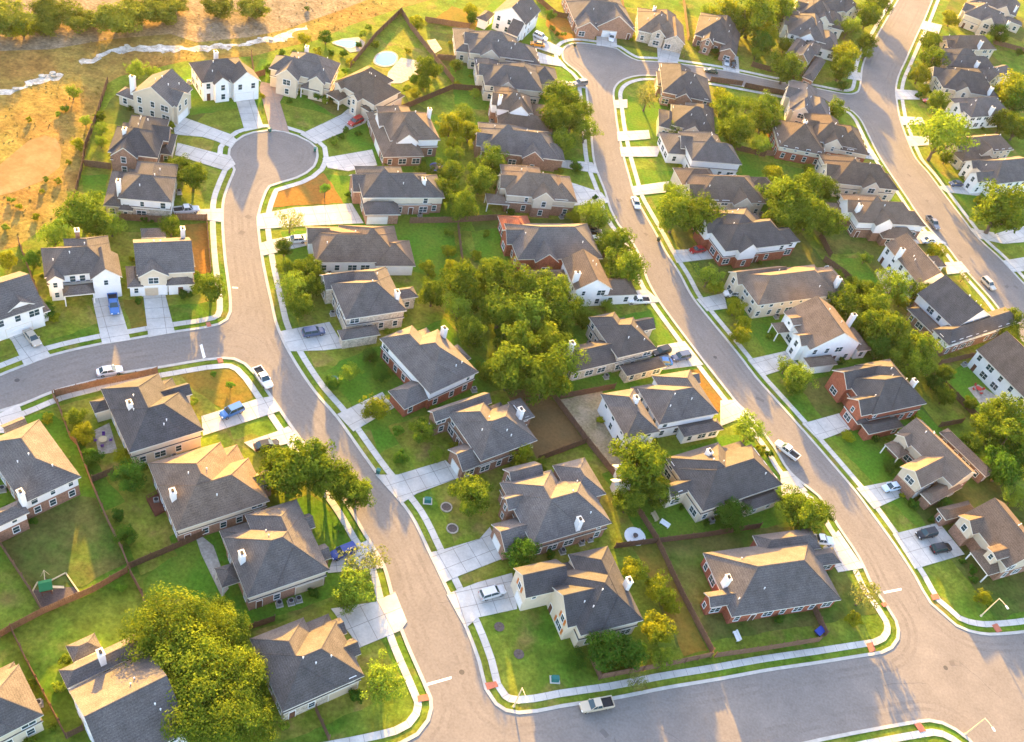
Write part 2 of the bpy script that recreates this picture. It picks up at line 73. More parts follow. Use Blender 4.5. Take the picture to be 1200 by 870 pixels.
PATCHES = [
    ('patchy', [(-72.56, 80.76), (-70.44, 84.22), (-64.63, 91.19), (-62.41, 91.62), (-52.06, 81.55), (-56.28, 75.38), (-62.67, 72.55), (-71.19, 77.94)]),
    ('dirt', [(-0.36, 144.58), (9.19, 146.42), (18.64, 136.28), (9.93, 127.8), (5.42, 134.44)]),
    ('tan', [(10.72, 145.24), (19.65, 152.01), (24.09, 143.04), (29.24, 140.17), (28.47, 131.44), (27.25, 128.5), (19.19, 136.26)]),
    ('dryolive', [(-63.0, 123.85), (-51.88, 129.27), (-46.21, 123.06), (-50.64, 117.99), (-57.46, 120.36)]),
    ('orange', [(-64.96, 179.41), (-66.25, 184.91), (-62.42, 190.64), (-58.8, 197.55), (-55.69, 194.91), (-50.51, 188.55)]),
    ('orange', [(-79.44, 165.27), (-75.45, 167.58), (-68.16, 152.6), (-71.9, 150.25)]),
    ('dryolive', [(-80.46, 137.67), (-77.39, 139.62), (-72.36, 131.8), (-74.68, 129.99)]),
    ('orange', [(-23.97, 321.44), (-12.9, 312.16), (-6.52, 304.86), (-9.99, 301.39), (-15.78, 300.16), (-21.25, 306.67)]),
    ('dryolive', [(30.89, 114.41), (35.67, 116.71), (40.79, 108.16), (46.74, 97.21), (42.58, 94.51), (36.69, 106.76)]),
    ('orange', [(35.98, 164.51), (40.92, 168.0), (46.58, 159.81), (45.64, 155.71), (39.38, 161.75)]),
    ('bright', [(-106.85, 171.06), (-102.02, 173.97), (-98.55, 164.8), (-102.59, 163.76)]),
    ('bright', [(-32.45, 185.34), (-23.71, 191.06), (-20.07, 181.68), (-23.88, 171.67), (-28.22, 171.89)]),
    ('bright', [(-19.16, 191.86), (-12.15, 197.48), (-7.85, 183.43), (-15.11, 182.01)]),
    ('bright', [(-48.14, 79.5), (-45.72, 84.64), (-41.85, 88.67), (-36.86, 85.45), (-38.65, 79.39), (-46.01, 76.57)]),
    ('bright', [(75.47, 225.67), (81.84, 229.47), (87.67, 216.23), (83.33, 213.19), (78.1, 220.16)]),
    ('bright', [(104.08, 194.53), (109.52, 199.32), (111.6, 186.22), (108.06, 179.07), (101.66, 188.65)]),
    ('bright', [(44.32, 262.8), (51.55, 265.76), (53.86, 256.66), (47.83, 252.57)]),
    ('dryolive', [(-55.86, 285.16), (-41.5, 289.66), (-41.35, 301.07), (-51.54, 300.7)]),
    ('lime', [(-62.69, 252.32), (-62.79, 280.59), (-52.39, 268.57), (-41.65, 255.67), (-47.89, 237.95), (-53.57, 249.01)]),
]
HOUSES = [
    {'label': 'cream two storey house with stepped rear roofs, nearest the creek at the left', 'pos': (-102.79, 203.73), 'rot': 1.5006, 'wall': 'cream', 'lo': 'cream', 'roof': 'grey', 'W': [('u', 5.6, -5.0, -5.55, 5.0, 5.55), ('h', 3.0, -3.93, 3.39, 0.06, 10.25), ('v', 5.4, -4.14, -6.23, 2.75, -1.3)], 'ch': [(-2.6, 6.27)], 'gar': [(-1.28, -4.59)], 'ridge': 8.7, 'shut': False},
    {'label': 'brown brick house with dark hip roof beside the dry field fence', 'pos': (-99.18, 184.47), 'rot': 0.2738, 'wall': 'brick', 'lo': 'brick', 'roof': 'char', 'W': [('h', 5.2, -3.42, -7.71, 5.3, 8.01, 0.74), ('h', 5.22, -5.6, -7.71, 5.3, 2.67, 0.74), ('h', 3.0, 4.43, -2.87, 7.43, 5.54), ('v', 5.2, -4.78, -8.91, 1.02, 0.0, 0.85), ('u', 5.1, 0.0, -0.58, 6.5, 4.62, 0.85), ('h', 3.0, -5.3, -7.41, 5.0, 7.71, 0.55)], 'ch': [(-6.16, -2.67)], 'gar': [(7.09, 4.86)], 'ridge': 7.9, 'shut': False},
    {'label': 'white and stone house with bay window and a silver truck in its driveway', 'pos': (-89.76, 169.39), 'rot': 0.328, 'wall': 'white', 'lo': 'stone', 'roof': 'grey', 'W': [('h', 5.6, -3.34, -7.06, 5.56, 7.06, 0.74), ('h', 5.62, -5.56, -7.06, 5.56, 2.26, 0.74), ('h', 3.2, -8.73, -7.0, -4.94, 5.72), ('h', 2.9, -5.56, -7.66, -2.56, -4.66), ('h', 3.3, -5.26, -6.76, 5.26, 6.76, 0.55)], 'ch': [(-5.54, -4.84)], 'gar': [(6.04, -3.29)], 'ridge': 8.36, 'shut': False},
    {'label': 'white two storey house with front porch, brown garage doors and a blue pickup outside', 'pos': (-90.92, 140.23), 'rot': 0.5845, 'wall': 'white', 'lo': 'white', 'roof': 'grey', 'W': [('h', 5.6, -6.48, -5.15, 6.48, 3.79, 0.74), ('h', 5.62, -2.07, -5.15, 6.48, 6.02, 0.74), ('v', 5.5, 1.75, -7.0, 7.7, 0.07, 0.82), ('v', 5.4, -6.14, -6.35, -2.93, -1.47, 0.82), ('p', 2.9, -3.57, -8.16, 2.19, -5.11), ('h', 3.3, -6.18, -4.85, 6.18, 5.72, 0.55)], 'ch': [(0.69, 4.89)], 'gar': [(4.15, -6.47)], 'ridge': 8.37, 'shut': False},
    {'label': 'cream and white corner house with twin front gables and an empty double driveway', 'pos': (-76.28, 147.87), 'rot': 0.5218, 'wall': 'cream', 'lo': 'white', 'roof': 'grey', 'W': [('u', 5.6, -5.64, -5.54, 5.64, 5.54), ('v', 5.5, -5.44, -6.27, 0.52, -0.57), ('v', 5.4, 1.59, -3.63, 5.92, 0.76), ('h', 3.0, -0.09, -6.43, 5.51, -3.23), ('h', 2.9, -7.56, -6.21, -4.56, 0.18), ('p', 2.7, -3.76, 9.37, 1.13, 12.37)], 'ch': [(4.36, 5.66)], 'gar': [(-3.02, -5.87)], 'ridge': 9.03, 'shut': False},
    {'label': 'white house cut by the left picture edge with a tan sedan in its driveway', 'pos': (-98.0, 123.52), 'rot': 0.9151, 'wall': 'white', 'lo': 'white', 'roof': 'grey', 'W': [('u', 5.6, -6.56, -5.6, 6.56, 5.6), ('v', 5.4, -0.94, -4.83, 6.29, -1.18), ('h', 2.9, 4.06, -4.53, 7.83, -0.13)], 'ch': [], 'gar': [(1.43, -4.39)], 'ridge': 9.07, 'shut': False},
    {'label': 'white two storey house with hip roof at the top left of the cul-de-sac', 'pos': (-94.2, 219.46), 'rot': 0.7492, 'wall': 'white', 'lo': 'white', 'roof': 'grey', 'W': [('h', 5.6, -6.62, -4.42, 6.62, 5.35), ('v', 5.5, 0.78, -6.29, 8.2, -0.84, 0.82), ('v', 5.4, -3.87, -5.62, 0.55, -1.67, 0.82)], 'ch': [(0.14, 4.25)], 'gar': [(3.85, -5.48)], 'ridge': 8.63, 'shut': False},
    {'label': 'cream house with two front gables and a brown paved driveway', 'pos': (-76.48, 232.51), 'rot': 0.0944, 'wall': 'cream', 'lo': 'cream', 'roof': 'grey', 'W': [('h', 5.6, -5.0, -4.76, 8.33, 6.26, 0.74), ('h', 5.62, -8.33, -4.76, 8.33, 2.51, 0.74), ('v', 5.5, -6.07, -7.35, 0.22, 0.25, 0.82), ('v', 5.4, 2.29, -5.96, 6.93, 1.37, 0.82), ('p', 2.9, 0.59, -5.97, 5.64, -2.21), ('h', 3.3, -8.03, -4.46, 8.03, 5.96, 0.55)], 'ch': [(-0.9, 5.36)], 'gar': [(-6.17, -2.72)], 'ridge': 9.02, 'shut': False},
    {'label': 'cream house with columned porch, brown roof and a red car in the driveway', 'pos': (-58.31, 233.33), 'rot': -0.4046, 'wall': 'cream', 'lo': 'cream', 'roof': 'brown', 'W': [('h', 5.4, -6.96, -6.37, 6.96, 4.43, 0.74), ('h', 5.42, -6.96, -6.37, 2.23, 7.13, 0.74), ('v', 5.3, -6.54, -7.57, -3.54, -0.78, 0.82), ('v', 5.2, -0.24, -8.33, 2.76, -0.99, 0.82), ('p', 2.9, -6.94, -9.42, -2.52, -5.05), ('h', 3.0, 2.91, -6.87, 5.91, -0.12), ('h', 3.1, -6.66, -6.07, 6.66, 6.83, 0.55)], 'ch': [], 'gar': [(0.69, -5.9)], 'ridge': 8.75, 'shut': False},
    {'label': 'brick house with white upper storey and wide driveway at the right of the cul-de-sac', 'pos': (-44.29, 220.81), 'rot': 0.5357, 'wall': 'white', 'lo': 'brick', 'roof': 'brown', 'W': [('h', 5.5, -6.55, -7.44, 6.85, 4.7, 0.74), ('h', 5.52, -6.55, -7.44, 2.29, 7.74, 0.74), ('h', 3.3, -9.01, -11.23, 1.74, 5.16), ('h', 3.2, -8.8, -2.14, -0.67, 8.52), ('v', 5.5, -5.06, -8.64, 0.74, 0.0, 0.85), ('u', 5.4, -7.75, -0.77, 0.0, 4.43, 0.85), ('h', 3.2, -6.25, -7.14, 6.55, 7.44, 0.55)], 'ch': [(7.53, 1.96)], 'gar': [(-9.56, -3.9)], 'ridge': 9.26, 'shut': False},
    {'label': 'white gabled house with an orange car and a white van beside it', 'pos': (-30.61, 299.12), 'rot': 1.3783, 'wall': 'white', 'lo': 'white', 'roof': 'grey', 'W': [('u', 5.5, -6.41, -5.67, 6.41, 5.67), ('v', 3.0, -10.53, -5.03, -0.93, -1.06), ('h', 3.0, -8.97, 6.27, -2.48, 9.83)], 'ch': [], 'gar': [(2.6, -7.02)], 'ridge': 9.02, 'shut': False},
    {'label': 'cream house with wide dark hip roof and a curved patio wall behind', 'pos': (-31.06, 274.25), 'rot': 0.313, 'wall': 'cream', 'lo': 'cream', 'roof': 'grey', 'W': [('h', 5.4, -9.56, -6.06, 5.98, 6.36, 0.74), ('h', 5.42, -9.56, -6.06, 9.86, 2.14, 0.74), ('h', 3.6, -13.11, -2.88, -5.34, 10.72), ('h', 4.6, 1.27, -6.32, 11.97, 3.77), ('v', 5.4, -6.39, -7.26, -0.59, 0.0, 0.85), ('u', 5.3, -10.76, -0.91, 0.0, 4.29, 0.85), ('h', 3.1, -9.26, -5.76, 9.56, 6.06, 0.55)], 'ch': [], 'gar': [(13.59, 7.18)], 'ridge': 9.25, 'shut': False},
    {'label': 'pale house under a long grey hip roof just above the clustered street trees', 'pos': (-24.4, 259.71), 'rot': 0.3263, 'wall': 'cream', 'lo': 'cream', 'roof': 'grey', 'W': [('h', 5.2, -8.34, -6.53, 8.64, 4.16, 0.74), ('h', 5.22, -2.57, -6.53, 8.64, 6.83, 0.74), ('h', 4.4, -9.82, -0.19, -2.53, 9.14), ('h', 3.8, 5.72, 0.1, 14.88, 9.67), ('v', 5.2, -5.03, -7.73, 0.77, 0.0, 0.85), ('u', 5.1, -9.54, -1.33, 0.0, 3.87, 0.85), ('h', 3.0, -8.04, -6.23, 8.34, 6.53, 0.55)], 'ch': [], 'gar': [(16.11, 10.03)], 'ridge': 8.51, 'shut': False},
    {'label': 'white upper storey house with brick base behind the clustered street trees', 'pos': (-21.21, 246.75), 'rot': 0.2953, 'wall': 'white', 'lo': 'brick', 'roof': 'brown', 'W': [('h', 5.5, -4.97, -5.51, 5.27, 3.55, 0.74), ('h', 5.52, -4.97, -5.51, 1.79, 5.81, 0.74), ('h', 3.2, 6.21, -6.64, 12.27, 3.35), ('h', 3.0, -4.36, -9.52, 9.89, -2.54), ('v', 5.5, -1.63, -6.71, 4.17, 0.0, 0.85), ('u', 5.4, -6.17, -3.65, 0.0, 1.55, 0.85), ('h', 3.2, -4.67, -5.21, 4.97, 5.51, 0.55)], 'ch': [(-5.68, -3.7)], 'gar': [(13.48, 2.88)], 'ridge': 8.31, 'shut': False},
    {'label': 'low brick house with white skylight below the clustered street trees', 'pos': (-16.0, 229.69), 'rot': 0.302, 'wall': 'brick', 'lo': 'brick', 'roof': 'grey', 'W': [('h', 4.2, -10.32, -6.55, 10.62, 4.17, 0.74), ('h', 4.22, -10.32, -6.55, 3.5, 6.85, 0.74), ('h', 3.6, 3.59, -5.64, 12.51, 1.63), ('v', 4.2, 0.47, -7.75, 6.27, 0.0, 0.85), ('u', 4.1, -11.52, -4.23, 0.0, 0.97, 0.85), ('h', 3.9, -10.02, -6.25, 10.32, 6.55, 0.55)], 'ch': [], 'gar': [(13.67, 3.03)], 'ridge': 7.52, 'shut': False},
    {'label': 'brick house with tan upper wall and a grey patio cover behind', 'pos': (-8.39, 211.47), 'rot': 0.3493, 'wall': 'cream', 'lo': 'brick', 'roof': 'brown', 'W': [('h', 5.5, -7.85, -6.18, 8.15, 3.95, 0.74), ('h', 5.52, -7.85, -6.18, 2.71, 6.48, 0.74), ('h', 5.0, 2.43, -6.3, 10.61, 4.56), ('p', 2.7, -12.24, -6.44, -6.45, -2.48), ('v', 5.5, -1.34, -7.38, 4.46, 0.0, 0.85), ('u', 5.4, -9.05, -3.53, 0.0, 1.67, 0.85), ('h', 3.2, -7.55, -5.88, 7.85, 6.18, 0.55)], 'ch': [], 'gar': [(11.53, 2.21)], 'ridge': 8.64, 'shut': False},
    {'label': 'dark red brick house with a red roofed rear wing', 'pos': (0.6, 192.06), 'rot': 0.4592, 'wall': 'brickred', 'lo': 'brickred', 'roof': 'grey', 'W': [('h', 4.2, -10.67, -6.41, 10.97, 6.71), ('h', 3.4, -11.18, 1.0, -3.5, 10.64), ('h', 3.6, 1.75, -3.41, 11.33, 0.91), ('v', 4.2, -6.55, -7.61, -0.75, 0.0, 0.85), ('u', 4.1, -11.87, -0.92, 0.0, 4.28, 0.85)], 'ch': [], 'gar': [(13.08, 3.2)], 'ridge': 8.27, 'shut': False},
    {'label': 'white house with a long tan gable roof beside the large backyard oaks', 'pos': (10.28, 182.03), 'rot': -1.0944, 'wall': 'white', 'lo': 'white', 'roof': 'brown', 'W': [('u', 5.5, -5.35, -4.67, 5.35, 4.67), ('h', 3.3, -4.29, -13.83, 1.13, -3.59), ('h', 3.3, -0.87, 2.78, 5.21, 11.78)], 'ch': [(2.73, -5.27)], 'gar': [(-0.52, 12.69)], 'ridge': 8.4, 'shut': False},
    {'label': 'brick house with double garage at the top end of the middle street', 'pos': (-6.69, 320.31), 'rot': 0.3792, 'wall': 'brick', 'lo': 'brick', 'roof': 'grey', 'W': [('h', 3.8, -10.5, -9.5, 6.3, 9.5, 0.74), ('h', 3.82, -10.5, -9.5, 10.5, 3.04, 0.74), ('v', 3.3, -3.39, -11.27, 10.45, 2.87), ('v', 3.5, -10.07, -13.53, -2.93, -1.55), ('h', 3.5, -10.2, -9.2, 10.2, 9.2, 0.55)], 'ch': [], 'gar': [(1.86, -8.08)], 'ridge': 8.4, 'shut': False},
    {'label': 'stone house with a white arched entry and wide empty driveway', 'pos': (13.52, 323.07), 'rot': 0.1353, 'wall': 'stone', 'lo': 'stone', 'roof': 'brown', 'W': [('h', 4.0, -6.91, -8.59, 6.91, 5.15, 0.74), ('h', 4.02, -2.21, -8.59, 6.91, 8.59, 0.74), ('v', 4.3, -2.76, -9.82, 2.38, -1.39, 0.82), ('v', 3.6, 1.96, -10.37, 9.18, 3.25), ('h', 3.7, -6.61, -8.29, 6.61, 8.29, 0.55)], 'ch': [(-1.85, 3.45)], 'gar': [(5.89, -6.99)], 'ridge': 8.26, 'shut': False},
    {'label': 'brick house with white portico and two cars parked at its white garage', 'pos': (33.49, 331.32), 'rot': -0.0387, 'wall': 'brick', 'lo': 'brick', 'roof': 'grey', 'W': [('h', 4.2, -6.66, -9.5, 6.66, 5.7, 0.74), ('h', 4.22, -2.13, -9.5, 6.66, 9.5, 0.74), ('v', 3.3, 2.84, -13.67, 8.55, 3.56), ('v', 4.4, -4.0, -12.93, 0.14, -2.03, 0.82), ('h', 3.9, -6.36, -9.2, 6.36, 9.2, 0.55)], 'ch': [], 'gar': [(7.05, -8.67)], 'ridge': 8.33, 'shut': False},
    {'label': 'tan brick house on the corner lot where the middle street meets the cross street', 'pos': (25.99, 286.54), 'rot': 0.1611, 'wall': 'brick', 'lo': 'brick', 'roof': 'grey', 'W': [('h', 4.6, -7.77, -7.97, 7.77, 6.01, 0.74), ('h', 4.62, -7.77, -7.97, 2.49, 9.5, 0.74), ('v', 4.2, -3.59, -9.17, 1.49, 0.34, 0.82), ('h', 3.8, -8.69, -3.02, -2.93, 5.47), ('h', 3.0, -7.47, -7.67, 7.47, 9.2, 0.55)], 'ch': [], 'gar': [(-8.51, -6.56)], 'ridge': 8.93, 'shut': False},
    {'label': 'grey roofed house second below the corner lot with a rounded shrub in front', 'pos': (29.92, 266.68), 'rot': 0.0935, 'wall': 'cream', 'lo': 'cream', 'roof': 'grey', 'W': [('h', 4.6, -6.54, -6.01, 6.54, 5.93, 0.74), ('h', 4.62, -2.09, -6.01, 6.54, 8.92, 0.74), ('v', 4.2, -3.08, -7.21, 2.8, 2.98, 0.82), ('h', 3.6, -10.04, -6.56, -4.87, 2.92), ('h', 3.0, -6.24, -5.71, 6.24, 8.62, 0.55)], 'ch': [], 'gar': [(-8.42, -0.5)], 'ridge': 8.3, 'shut': False},
    {'label': 'white walled house third below the corner lot on the middle street', 'pos': (34.52, 252.13), 'rot': 0.3681, 'wall': 'white', 'lo': 'white', 'roof': 'grey', 'W': [('h', 5.4, -6.36, -7.06, 5.84, 7.06, 0.74), ('h', 5.42, -6.36, -7.06, 8.89, 2.26, 0.74), ('h', 3.4, -11.22, -1.51, -2.74, 8.77), ('u', 4.8, -7.56, -0.58, -0.12, 4.98, 0.82), ('h', 3.1, -6.06, -6.76, 8.59, 6.76, 0.55)], 'ch': [], 'gar': [(-6.79, 6.36)], 'ridge': 9.18, 'shut': False},
    {'label': 'tan house with wide hip roof behind the big front yard oak', 'pos': (40.89, 235.35), 'rot': 0.4394, 'wall': 'cream', 'lo': 'cream', 'roof': 'brown', 'W': [('h', 4.6, -10.33, -6.02, 10.63, 6.32), ('h', 4.0, -11.39, 1.75, -0.01, 9.76), ('h', 3.2, 8.84, 0.79, 17.83, 7.74), ('v', 4.6, 0.21, -7.22, 6.01, 0.0, 0.85), ('u', 4.5, -11.53, -3.99, 0.0, 1.21, 0.85)], 'ch': [], 'gar': [(-8.13, 7.38)], 'ridge': 8.43, 'shut': False},
    {'label': 'red brick house with white gable wall and a red sedan on its driveway', 'pos': (46.74, 218.63), 'rot': 0.5894, 'wall': 'white', 'lo': 'brickred', 'roof': 'grey', 'W': [('h', 5.4, -10.09, -7.83, 6.29, 8.13, 0.74), ('h', 5.42, -10.09, -7.83, 10.39, 2.7, 0.74), ('h', 5.2, -0.17, -7.04, 13.99, -1.06), ('v', 5.4, -6.41, -9.03, -0.61, 0.0, 0.85), ('u', 5.3, -11.29, -0.54, 0.0, 4.66, 0.85), ('h', 3.1, -9.79, -7.53, 10.09, 7.83, 0.55)], 'ch': [], 'gar': [(-6.66, -2.35)], 'ridge': 10.0, 'shut': False},
    {'label': 'white and cream house with front dormers and a white car by the garage', 'pos': (57.99, 200.65), 'rot': 0.5784, 'wall': 'cream', 'lo': 'cream', 'roof': 'brown', 'W': [('h', 5.0, -11.22, -5.69, 13.26, 5.69), ('h', 4.4, 0.92, -4.54, 18.59, 4.97), ('u', 4.9, -12.42, 1.84, 2.63, 6.62, 0.82), ('u', 5.2, -5.65, -1.34, 9.15, 2.14, 0.82)], 'ch': [(13.83, -2.94)], 'gar': [(-7.57, 3.36)], 'ridge': 8.53, 'shut': False},
    {'label': 'white house with a shed dormer, covered porch and white chimney', 'pos': (67.45, 187.76), 'rot': -1.0396, 'wall': 'white', 'lo': 'white', 'roof': 'brown', 'W': [('u', 5.5, -6.31, -7.35, 6.31, 7.35), ('v', 5.4, 0.68, -8.82, 4.83, -0.18), ('p', 2.9, -5.43, -10.17, -2.1, -4.02), ('h', 3.2, -1.59, 7.53, 6.4, 11.49), ('h', 2.9, 6.37, -7.9, 9.37, -0.14), ('v', 6.4, -4.51, -8.21, -0.9, -4.27, 0.25)], 'ch': [(-0.51, 8.0)], 'gar': [(2.92, -7.04)], 'ridge': 9.41, 'shut': False},
    {'label': 'red brick house with front gables, white garage door and white chimney', 'pos': (80.69, 173.3), 'rot': 0.5944, 'wall': 'brickred', 'lo': 'brickred', 'roof': 'grey', 'W': [('h', 5.4, -7.49, -7.04, 8.52, 4.22, 0.74), ('h', 5.42, -2.05, -7.04, 8.52, 7.04, 0.74), ('u', 5.3, -10.31, -6.68, 1.19, -1.27, 0.82), ('u', 5.2, -8.69, 1.03, 2.24, 7.0, 0.82), ('h', 2.9, -10.17, -7.06, -7.17, -1.67), ('h', 2.9, -9.39, -10.14, 0.76, -7.14), ('h', 3.1, -7.19, -6.74, 8.22, 6.74, 0.55)], 'ch': [(6.89, -2.34)], 'gar': [(-8.45, -4.85)], 'ridge': 8.89, 'shut': False},
    {'label': 'tan brick house with cream gables and a pale blue car in the driveway', 'pos': (92.62, 157.71), 'rot': -0.8007, 'wall': 'cream', 'lo': 'brick', 'roof': 'brown', 'W': [('u', 5.3, -7.99, -4.24, 7.99, 4.24), ('v', 5.2, -0.82, -11.43, 5.18, -0.44), ('v', 5.1, -7.79, -5.19, -3.93, 0.95), ('p', 2.9, -7.53, -7.33, -3.39, -3.59), ('h', 3.2, -4.5, 8.05, 8.95, 11.05), ('h', 2.9, 5.45, -10.22, 8.45, 0.48)], 'ch': [], 'gar': [(2.49, -8.13)], 'ridge': 7.93, 'shut': False},
    {'label': 'cream and brick house with brown porch roof and two black cars parked outside', 'pos': (105.25, 139.92), 'rot': -0.9901, 'wall': 'cream', 'lo': 'brick', 'roof': 'brown', 'W': [('u', 5.3, -6.65, -5.74, 6.65, 5.74), ('v', 5.2, -6.59, -7.37, -1.88, 0.19), ('h', 3.2, -10.21, -8.86, -7.21, -0.16), ('p', 2.9, 0.51, -8.52, 6.09, -3.34), ('v', 6.3, 1.92, -7.61, 4.92, -2.49, 0.25), ('h', 5.1, -2.33, 9.51, 8.42, 15.07)], 'ch': [], 'gar': [(-2.34, -8.03)], 'ridge': 8.86, 'shut': False},  # last wing is added out of view to cast shade on the bottom road
    {'label': 'white house with a long window wall at the right picture edge', 'pos': (117.78, 194.49), 'rot': -0.9019, 'wall': 'white', 'lo': 'white', 'roof': 'brown', 'W': [('u', 5.5, -8.74, -7.36, 8.74, 7.36)], 'ch': [], 'gar': [], 'ridge': 10.06, 'shut': False},
    {'label': 'white and brick house with dark hip roof beside the right hand street', 'pos': (103.01, 212.25), 'rot': -0.861, 'wall': 'white', 'lo': 'brick', 'roof': 'grey', 'W': [('u', 5.5, -6.71, -7.28, 6.71, 7.28), ('h', 4.6, 4.32, -12.44, 10.04, 15.68), ('h', 3.0, -4.77, -11.32, 8.42, -7.51)], 'ch': [], 'gar': [], 'ridge': 9.66, 'shut': False},
    {'label': 'pale house with a broad sunlit tan roof on the right street', 'pos': (79.81, 264.04), 'rot': 0.3174, 'wall': 'cream', 'lo': 'cream', 'roof': 'brown', 'W': [('h', 4.8, -9.77, -6.9, 10.07, 4.38, 0.74), ('h', 4.82, -9.77, -6.9, 3.32, 7.2, 0.74), ('h', 4.0, 1.97, -5.85, 11.78, 2.22), ('v', 4.8, -1.2, -8.1, 4.6, 0.0, 0.85), ('u', 4.7, -10.97, -3.51, 0.0, 1.69, 0.85), ('h', 3.0, -9.47, -6.6, 9.77, 6.9, 0.55)], 'ch': [], 'gar': [(14.01, 2.52)], 'ridge': 8.3, 'shut': False},
    {'label': 'white house with brick base, white chimney and blue bins on the right street', 'pos': (85.21, 246.42), 'rot': 0.3966, 'wall': 'white', 'lo': 'brick', 'roof': 'brown', 'W': [('h', 5.4, -9.6, -6.24, 9.9, 3.98, 0.74), ('h', 5.42, -9.6, -6.24, 3.27, 6.54, 0.74), ('h', 5.0, -0.15, -6.02, 12.37, 1.03), ('h', 2.9, -2.07, -9.4, 8.71, -3.93), ('h', 2.9, -13.39, 0.64, -9.46, 5.43), ('v', 5.4, -4.68, -7.44, 1.12, 0.0, 0.85), ('u', 5.3, -10.8, -1.72, 0.0, 3.48, 0.85), ('h', 3.1, -9.3, -5.94, 9.6, 6.24, 0.55)], 'ch': [(-8.55, -2.13)], 'gar': [], 'ridge': 8.57, 'shut': False},
    {'label': 'white house with tan gable roof, white chimney and a rear deck', 'pos': (94.25, 226.21), 'rot': -1.0366, 'wall': 'white', 'lo': 'white', 'roof': 'brown', 'W': [('u', 5.5, -7.96, -5.2, 7.96, 5.2), ('h', 3.0, -4.55, 8.93, -0.18, 11.93)], 'ch': [(-2.34, -4.92)], 'gar': [], 'ridge': 8.72, 'shut': False},
    {'label': 'white gabled house with a dark sedan parked by its garage', 'pos': (129.6, 291.44), 'rot': 0.6059, 'wall': 'white', 'lo': 'white', 'roof': 'grey', 'W': [('h', 5.0, -11.0, -5.97, 11.0, 5.97), ('u', 4.8, -12.63, 2.27, -0.81, 6.22, 0.82), ('u', 4.7, -16.13, -4.04, -4.52, 0.57, 0.82)], 'ch': [], 'gar': [(-10.37, -2.38)], 'ridge': 8.7, 'shut': False},
    {'label': 'brown house behind the tall spreading roadside tree on the right street', 'pos': (123.14, 303.93), 'rot': 0.622, 'wall': 'cream', 'lo': 'cream', 'roof': 'brown', 'W': [('h', 4.6, -10.7, -4.3, 11.0, 4.6), ('h', 3.4, -13.15, -6.17, 0.08, -1.02), ('v', 4.6, -4.97, -5.5, 0.83, 0.0, 0.85), ('u', 4.5, -11.9, -1.95, 0.0, 3.25, 0.85)], 'ch': [], 'gar': [], 'ridge': 7.36, 'shut': False},
    {'label': 'white sided house with sunlit roof and small dark dormer on the right street', 'pos': (125.23, 328.77), 'rot': 0.6001, 'wall': 'white', 'lo': 'white', 'roof': 'grey', 'W': [('h', 5.0, -8.17, -5.59, 11.0, 5.59), ('u', 4.6, -9.37, -2.0, 2.43, 3.21, 0.82)], 'ch': [(0.59, -6.94)], 'gar': [], 'ridge': 8.47, 'shut': False},
    {'label': 'wide dark roofed house fourth down the right hand row', 'pos': (122.04, 345.69), 'rot': 0.2244, 'wall': 'cream', 'lo': 'cream', 'roof': 'grey', 'W': [('h', 5.0, -10.42, -8.18, 10.72, 5.15, 0.74), ('h', 5.02, -3.23, -8.18, 10.72, 8.48, 0.74), ('h', 3.6, -10.09, -2.92, -2.2, 6.57), ('v', 5.0, -5.85, -9.38, -0.05, 0.0, 0.85), ('u', 4.9, -11.62, -0.85, 0.0, 4.35, 0.85), ('h', 3.0, -10.12, -7.88, 10.42, 8.18, 0.55)], 'ch': [(6.72, -10.92)], 'gar': [], 'ridge': 9.13, 'shut': False},
    {'label': 'grey roofed house third down the right hand row with twin front dormers', 'pos': (124.4, 362.67), 'rot': 0.4067, 'wall': 'cream', 'lo': 'cream', 'roof': 'grey', 'W': [('h', 5.0, -9.67, -6.71, 6.87, 6.71, 0.74), ('h', 5.02, -9.67, -6.71, 11.0, 2.15, 0.74), ('u', 4.4, -10.87, -3.64, -0.82, 3.64, 0.82), ('h', 3.0, -9.37, -6.41, 10.7, 6.41, 0.55)], 'ch': [(1.1, -11.27)], 'gar': [], 'ridge': 9.16, 'shut': False},
    {'label': 'sunlit tan roofed house second down the right hand row', 'pos': (127.87, 378.87), 'rot': 0.5638, 'wall': 'cream', 'lo': 'cream', 'roof': 'brown', 'W': [('h', 5.0, -10.58, -4.69, 11.0, 4.69), ('u', 4.4, -11.78, -3.44, 0.65, 1.98, 0.82)], 'ch': [(1.96, -15.97)], 'gar': [], 'ridge': 7.91, 'shut': False},
    {'label': 'slate grey house standing behind the right hand row', 'pos': (135.14, 360.26), 'rot': 0.7877, 'wall': 'cream', 'lo': 'cream', 'roof': 'grey', 'W': [('h', 4.4, -10.41, -2.98, 10.71, 3.28), ('v', 4.4, -7.15, -4.18, -1.35, 0.0, 0.85), ('u', 4.3, -11.61, -1.62, 0.0, 3.58, 0.85)], 'ch': [], 'gar': [], 'ridge': 6.34, 'shut': False},
    {'label': 'cream sided house with grey hip roof first on the right hand row', 'pos': (139.5, 409.53), 'rot': -0.2198, 'wall': 'cream', 'lo': 'cream', 'roof': 'grey', 'W': [('h', 5.3, -8.41, -6.34, 8.71, 4.04, 0.74), ('h', 5.32, -8.41, -6.34, 2.89, 6.64, 0.74), ('h', 3.6, 7.4, 8.93, 15.03, 11.93), ('v', 5.3, -1.61, -7.54, 4.19, 0.0, 0.85), ('u', 5.2, -9.61, -3.34, 0.0, 1.86, 0.85), ('h', 3.0, -8.11, -6.04, 8.41, 6.34, 0.55)], 'ch': [(10.88, -6.73)], 'gar': [], 'ridge': 8.52, 'shut': False},
